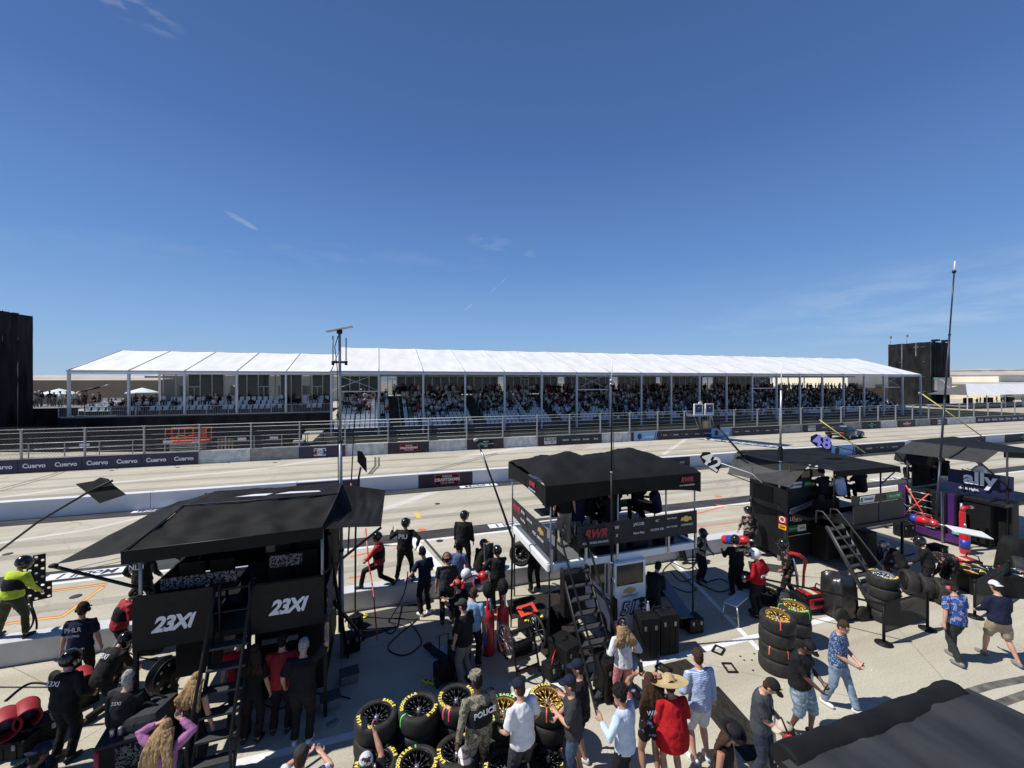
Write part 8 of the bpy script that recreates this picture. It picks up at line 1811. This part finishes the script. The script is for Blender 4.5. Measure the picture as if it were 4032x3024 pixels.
# right of middle stand
person("crewman in cream and black suit and black helmet right of the middle stand", pp(2758, 2080, 1.72), 165, dict(h=1.76, head=(20, 16, 0), handL=(-.2, .25, 1.0), handR=(.2, .2, 1.0)), ('suit', pattern_mat("cream_black_suit", [(0, (.02, .02, .02)), (.47, (.42, .38, .30))], 'noise', 5)), ('pants', SUIT), hat=('helmet', HELM), extra=None)
person("crewman behind the low wall whose black helmet shows beside the fuel can", pp(2790, 2090, 1.70) + V((.4, 1.6, 0)), -80, dict(h=1.74, lean=22), ('suit', SUIT), ('pants', SUIT), hat=('helmet', HELM))
person("dark figure bending behind the white cabinet of the middle stand", pp(2572, 2245, 1.55), 60, dict(h=1.76, lean=25, handL=(-.1, .4, 1.1), handR=(.1, .4, 1.1)), ('long', CBLK), ('pants', CBLK), hair='bk', skin='l')
CREAM = MATS["cream_lettering"]
person("crewman in black suit with LEGACY across the shoulders gripping equipment", pp(2900, 2112, 1.78), 12, dict(h=1.80, w=1.18, handL=(-.2, .36, 1.2), handR=(.40, .28, 1.35), head=(15, 10, 0)), ('suit', SUIT), ('pants', SUIT), hat=('helmet', HELM), extra=back_text("LEGACY", .085, CREAM, dz=.10))
person("crewman in red jacket and white helmet in front of the stand with green signs", pp(2985, 2165, 1.80), -14, dict(h=1.82, w=1.18, handL=(-.32, .16, 1.0), handR=(.34, .10, 1.0), head=(-12, 10, 0)), ('suit', CRED), ('pants', CBLK), hat=('helmet', HELW), extra=lambda b, q: MB().box(q['waist'] + q['RU'] @ V((0, -.168, .06)), (.30, .012, .05)).build("reflective_stripe", SIGNW, b))
person("crewman in dark pink-flecked suit and glossy helmet walking left", pp(3103, 2122, 1.80), -50, dict(h=1.80, w=1.12, handL=(-.2, .2, .95), handR=(.28, .05, .9), footL=(-.12, .22, 0), footR=(.12, -.22, .02), head=(0, 20, 0)), ('suit', DCAM), ('pants', DCAM), hat=('helmet', HELM))
person("crewman in pale flecked suit half hidden by the right stand's folded awning edge", pp(2950, 1995, 1.80), 20, dict(h=1.80, handL=(-.34, .1, .9)), ('suit', pattern_mat("pale_fleck_suit", [(0, (.03, .025, .025)), (.5, (.36, .27, .22))], 'noise', 7)), ('pants', DCAM), hat=('helmet', HELM))
pzc = 1.86
for (x, y, f, l_, tp, ht, hr) in ((14.6, 9.8, 0, "dark figure with headset leftmost under the right stand canopy", CBLK, ('cap', CBLK), 'bk'), (14.95, 9.5, -10, "person in pale blue shirt under the right stand canopy", CLBL, None, 'bk'), (15.5, 9.8, 0, "capped silhouette in the middle of the right stand", CBLK, ('cap', CBLK), 'bk'), (16.15, 9.6, 10, "round-haired silhouette at the right of the right stand", CBLK, None, 'bk_curly')):
    person(l_, W(x, y, pzc), f, sit(), ('tee', tp), ('pants', CBLK), hat=ht, hair=hr, phones=True if 'headset' in l_ else None, skin='l')
# far right
person("crewman kneeling with LEGACY on his back and silver helmet behind the tall tyre stack", G(3555, 2290), -20, dict(h=1.78, w=1.18, pel=(0, 0, .50), lean=42, footL=(-.16, .2, 0), footR=(.14, -.35, 0), handL=(-.1, .45, .35), handR=(.2, .45, .35), head=(40, 10, 0)), ('suit', SUIT), ('pants', SUIT), hat=('helmet', mat("silver_helmet_shell", (.35, .36, .38), .2, metal=.6)), extra=back_text("LEGACY", .085, CREAM, dz=.08))
person("crewman in dark suit standing beyond the kneeling crewman at right", pp(3655, 2118, 1.76), -30, dict(h=1.78, w=1.1, lean=12, handL=(-.1, .35, .95), handR=(.3, .2, .95)), ('suit', SUIT), ('pants', SUIT), hat=('helmet', HELM))
person("crewman bending down to the tyres beside the tool table", G(3730, 2330), -70, dict(h=1.80, w=1.12, pel=(0, -.1, .86), lean=75, footL=(-.18, .15, 0), footR=(.18, -.25, 0), handL=(-.12, .62, .35), handR=(.2, .55, .3), head=(0, 10, 0)), ('suit', DCAM), ('pants', DCAM), hair='bk', hat=('cap', CBLK), skin='d')
person("crewman in black suit lettered ally seated at the right frame edge", pp(3975, 2010, 1.45), -30, dict(h=1.80, w=1.25, pel=(0, 0, .62), lean=16, footL=(-.15, .5, .1), footR=(.15, .5, .1), handL=(-.2, .45, .8), handR=(.2, .4, .8), head=(-10, 25, 0)), ('suit', SUIT), ('pants', SUIT), hair='bk', skin='l', extra=back_text("ally", .15, dz=.0))
person("crewman in white and teal helmet standing left of the purple posts", pp(3560, 1925, 1.76), 170, dict(h=1.78, handL=(-.1, .3, 1.1), handR=(.15, .3, 1.1)), ('suit', pattern_mat("teal_fleck_suit", [(0, (.02, .022, .025)), (.52, (.3, .42, .42)), (.58, (.02, .022, .025))], 'noise', 9)), ('pants', SUIT), hat=('helmet', HELW))
person("person in white tee on the ally stand platform at the right edge", W(22.7, 9.3, 1.82), 0, sit(w=1.2), ('tee', CWHT), ('pants', CBLK), hair='bk', skin='l')
person("person in black on the ally stand platform behind the banner", W(22.5, 10.3, 1.82), 10, sit(), ('tee', CBLK), ('pants', CBLK), hair='bk', hat=('cap', CBLK), phones=True, skin='l')
person("person in red cap at the back of the ally stand", W(21.9, 10.9, 1.82), -10, sit(), ('tee', CBLK), ('pants', CBLK), hair='bk', hat=('cap', CRED), skin='l')
# bottom edge heads
person("person in navy shirt leaning in at the bottom left corner", pp(45, 2975, 1.72), 40, dict(h=1.72, lean=20), ('tee', CNAVY), ('pants', CBLK), hair='bk', hat=('capback', CNAVY), skin='d')
person("man in grey cap holding both hands forward to film at the bottom edge", pp(1175, 2955, 1.76), 15, dict(h=1.76, handL=(-.10, .42, 1.34), handR=(.12, .42, 1.34), elbL=(-1, -.1, -.3), elbR=(1, -.1, -.3)), ('tee', CWHT), ('pants', CDKG), hat=('cap', CDKG), skin='l')
b, q = person("person in white patterned cap holding a phone up in front of the wheels", pp(1440, 2985, 1.74), 0, dict(h=1.74, handL=(-.2, .2, 1.2), handR=(.10, .42, 1.70), elbR=(1, -.2, -.5)), ('tee', CBLK), ('pants', CDKG), hat=('cap', pattern_mat("white_patterned_cap", [(0, (.6, .62, .66)), (.55, (.35, .38, .42))], 'noise', 30)), skin='t'); phone_obj(b, q, "black phone raised in front of the left front wheel", 'R', off=(-.10, .02, .03), rz=10)
person("person in grey and white cap at the bottom edge below the policeman", pp(1835, 2962, 1.72), 0, dict(h=1.72), ('tee', CWHT), ('pants', CDKG), hat=('capback', pattern_mat("grey_white_cap", [(0, (.12, .12, .125)), (.52, (.6, .6, .62))], 'wave', .9)), skin='l')
# flag official, tower crew
person("official in white shirt standing on the flag stand", V((34.3 + fx, YF + .35, 2.5)), 180, dict(h=1.76, handL=(-.2, .3, 1.1), handR=(.2, .3, 1.1)), ('tee', CWHT), ('pants', CBLK), hair='bk', hat=('cap', CBLK), skin='l')
for x, f, l_ in ((127.8, 190, "left camera operator crouching on top of the right black tower"), (131.6, 200, "right camera operator on top of the right black tower")):
    person(l_, V((x, 64.6, 14.35)), f, dict(h=1.78, lean=20, handL=(-.1, .4, 1.3), handR=(.15, .4, 1.3)), ('long', CBLK), ('pants', CBLK), hair='bk', hat=('cap', CBLK), skin='l')
    r = empty("broadcast_camera", (x - .3, 64.1, 15.9), label="broadcast camera of the %s operator on the right tower" % l_.split()[0], cat="camera"); MB().box((0, 0, 0), (.7, 1.1, .5), bev=.08).build("camera_body", BLKP, r); MB().tube([(0, -.5, 0), (0, -1.0, 0)], .2, 12).build("lens", BLKP, r); MB().tube([(0, 0, -.2), (0, 0, -1.5)], .08, 6).build("pedestal", BLKM, r)
flush_texts()
flush_wheels()
for k_, r in WH.items():
    if "label" not in r:
        for c in list(r.children_recursive): bpy.data.objects.remove(c)
        bpy.data.objects.remove(r)
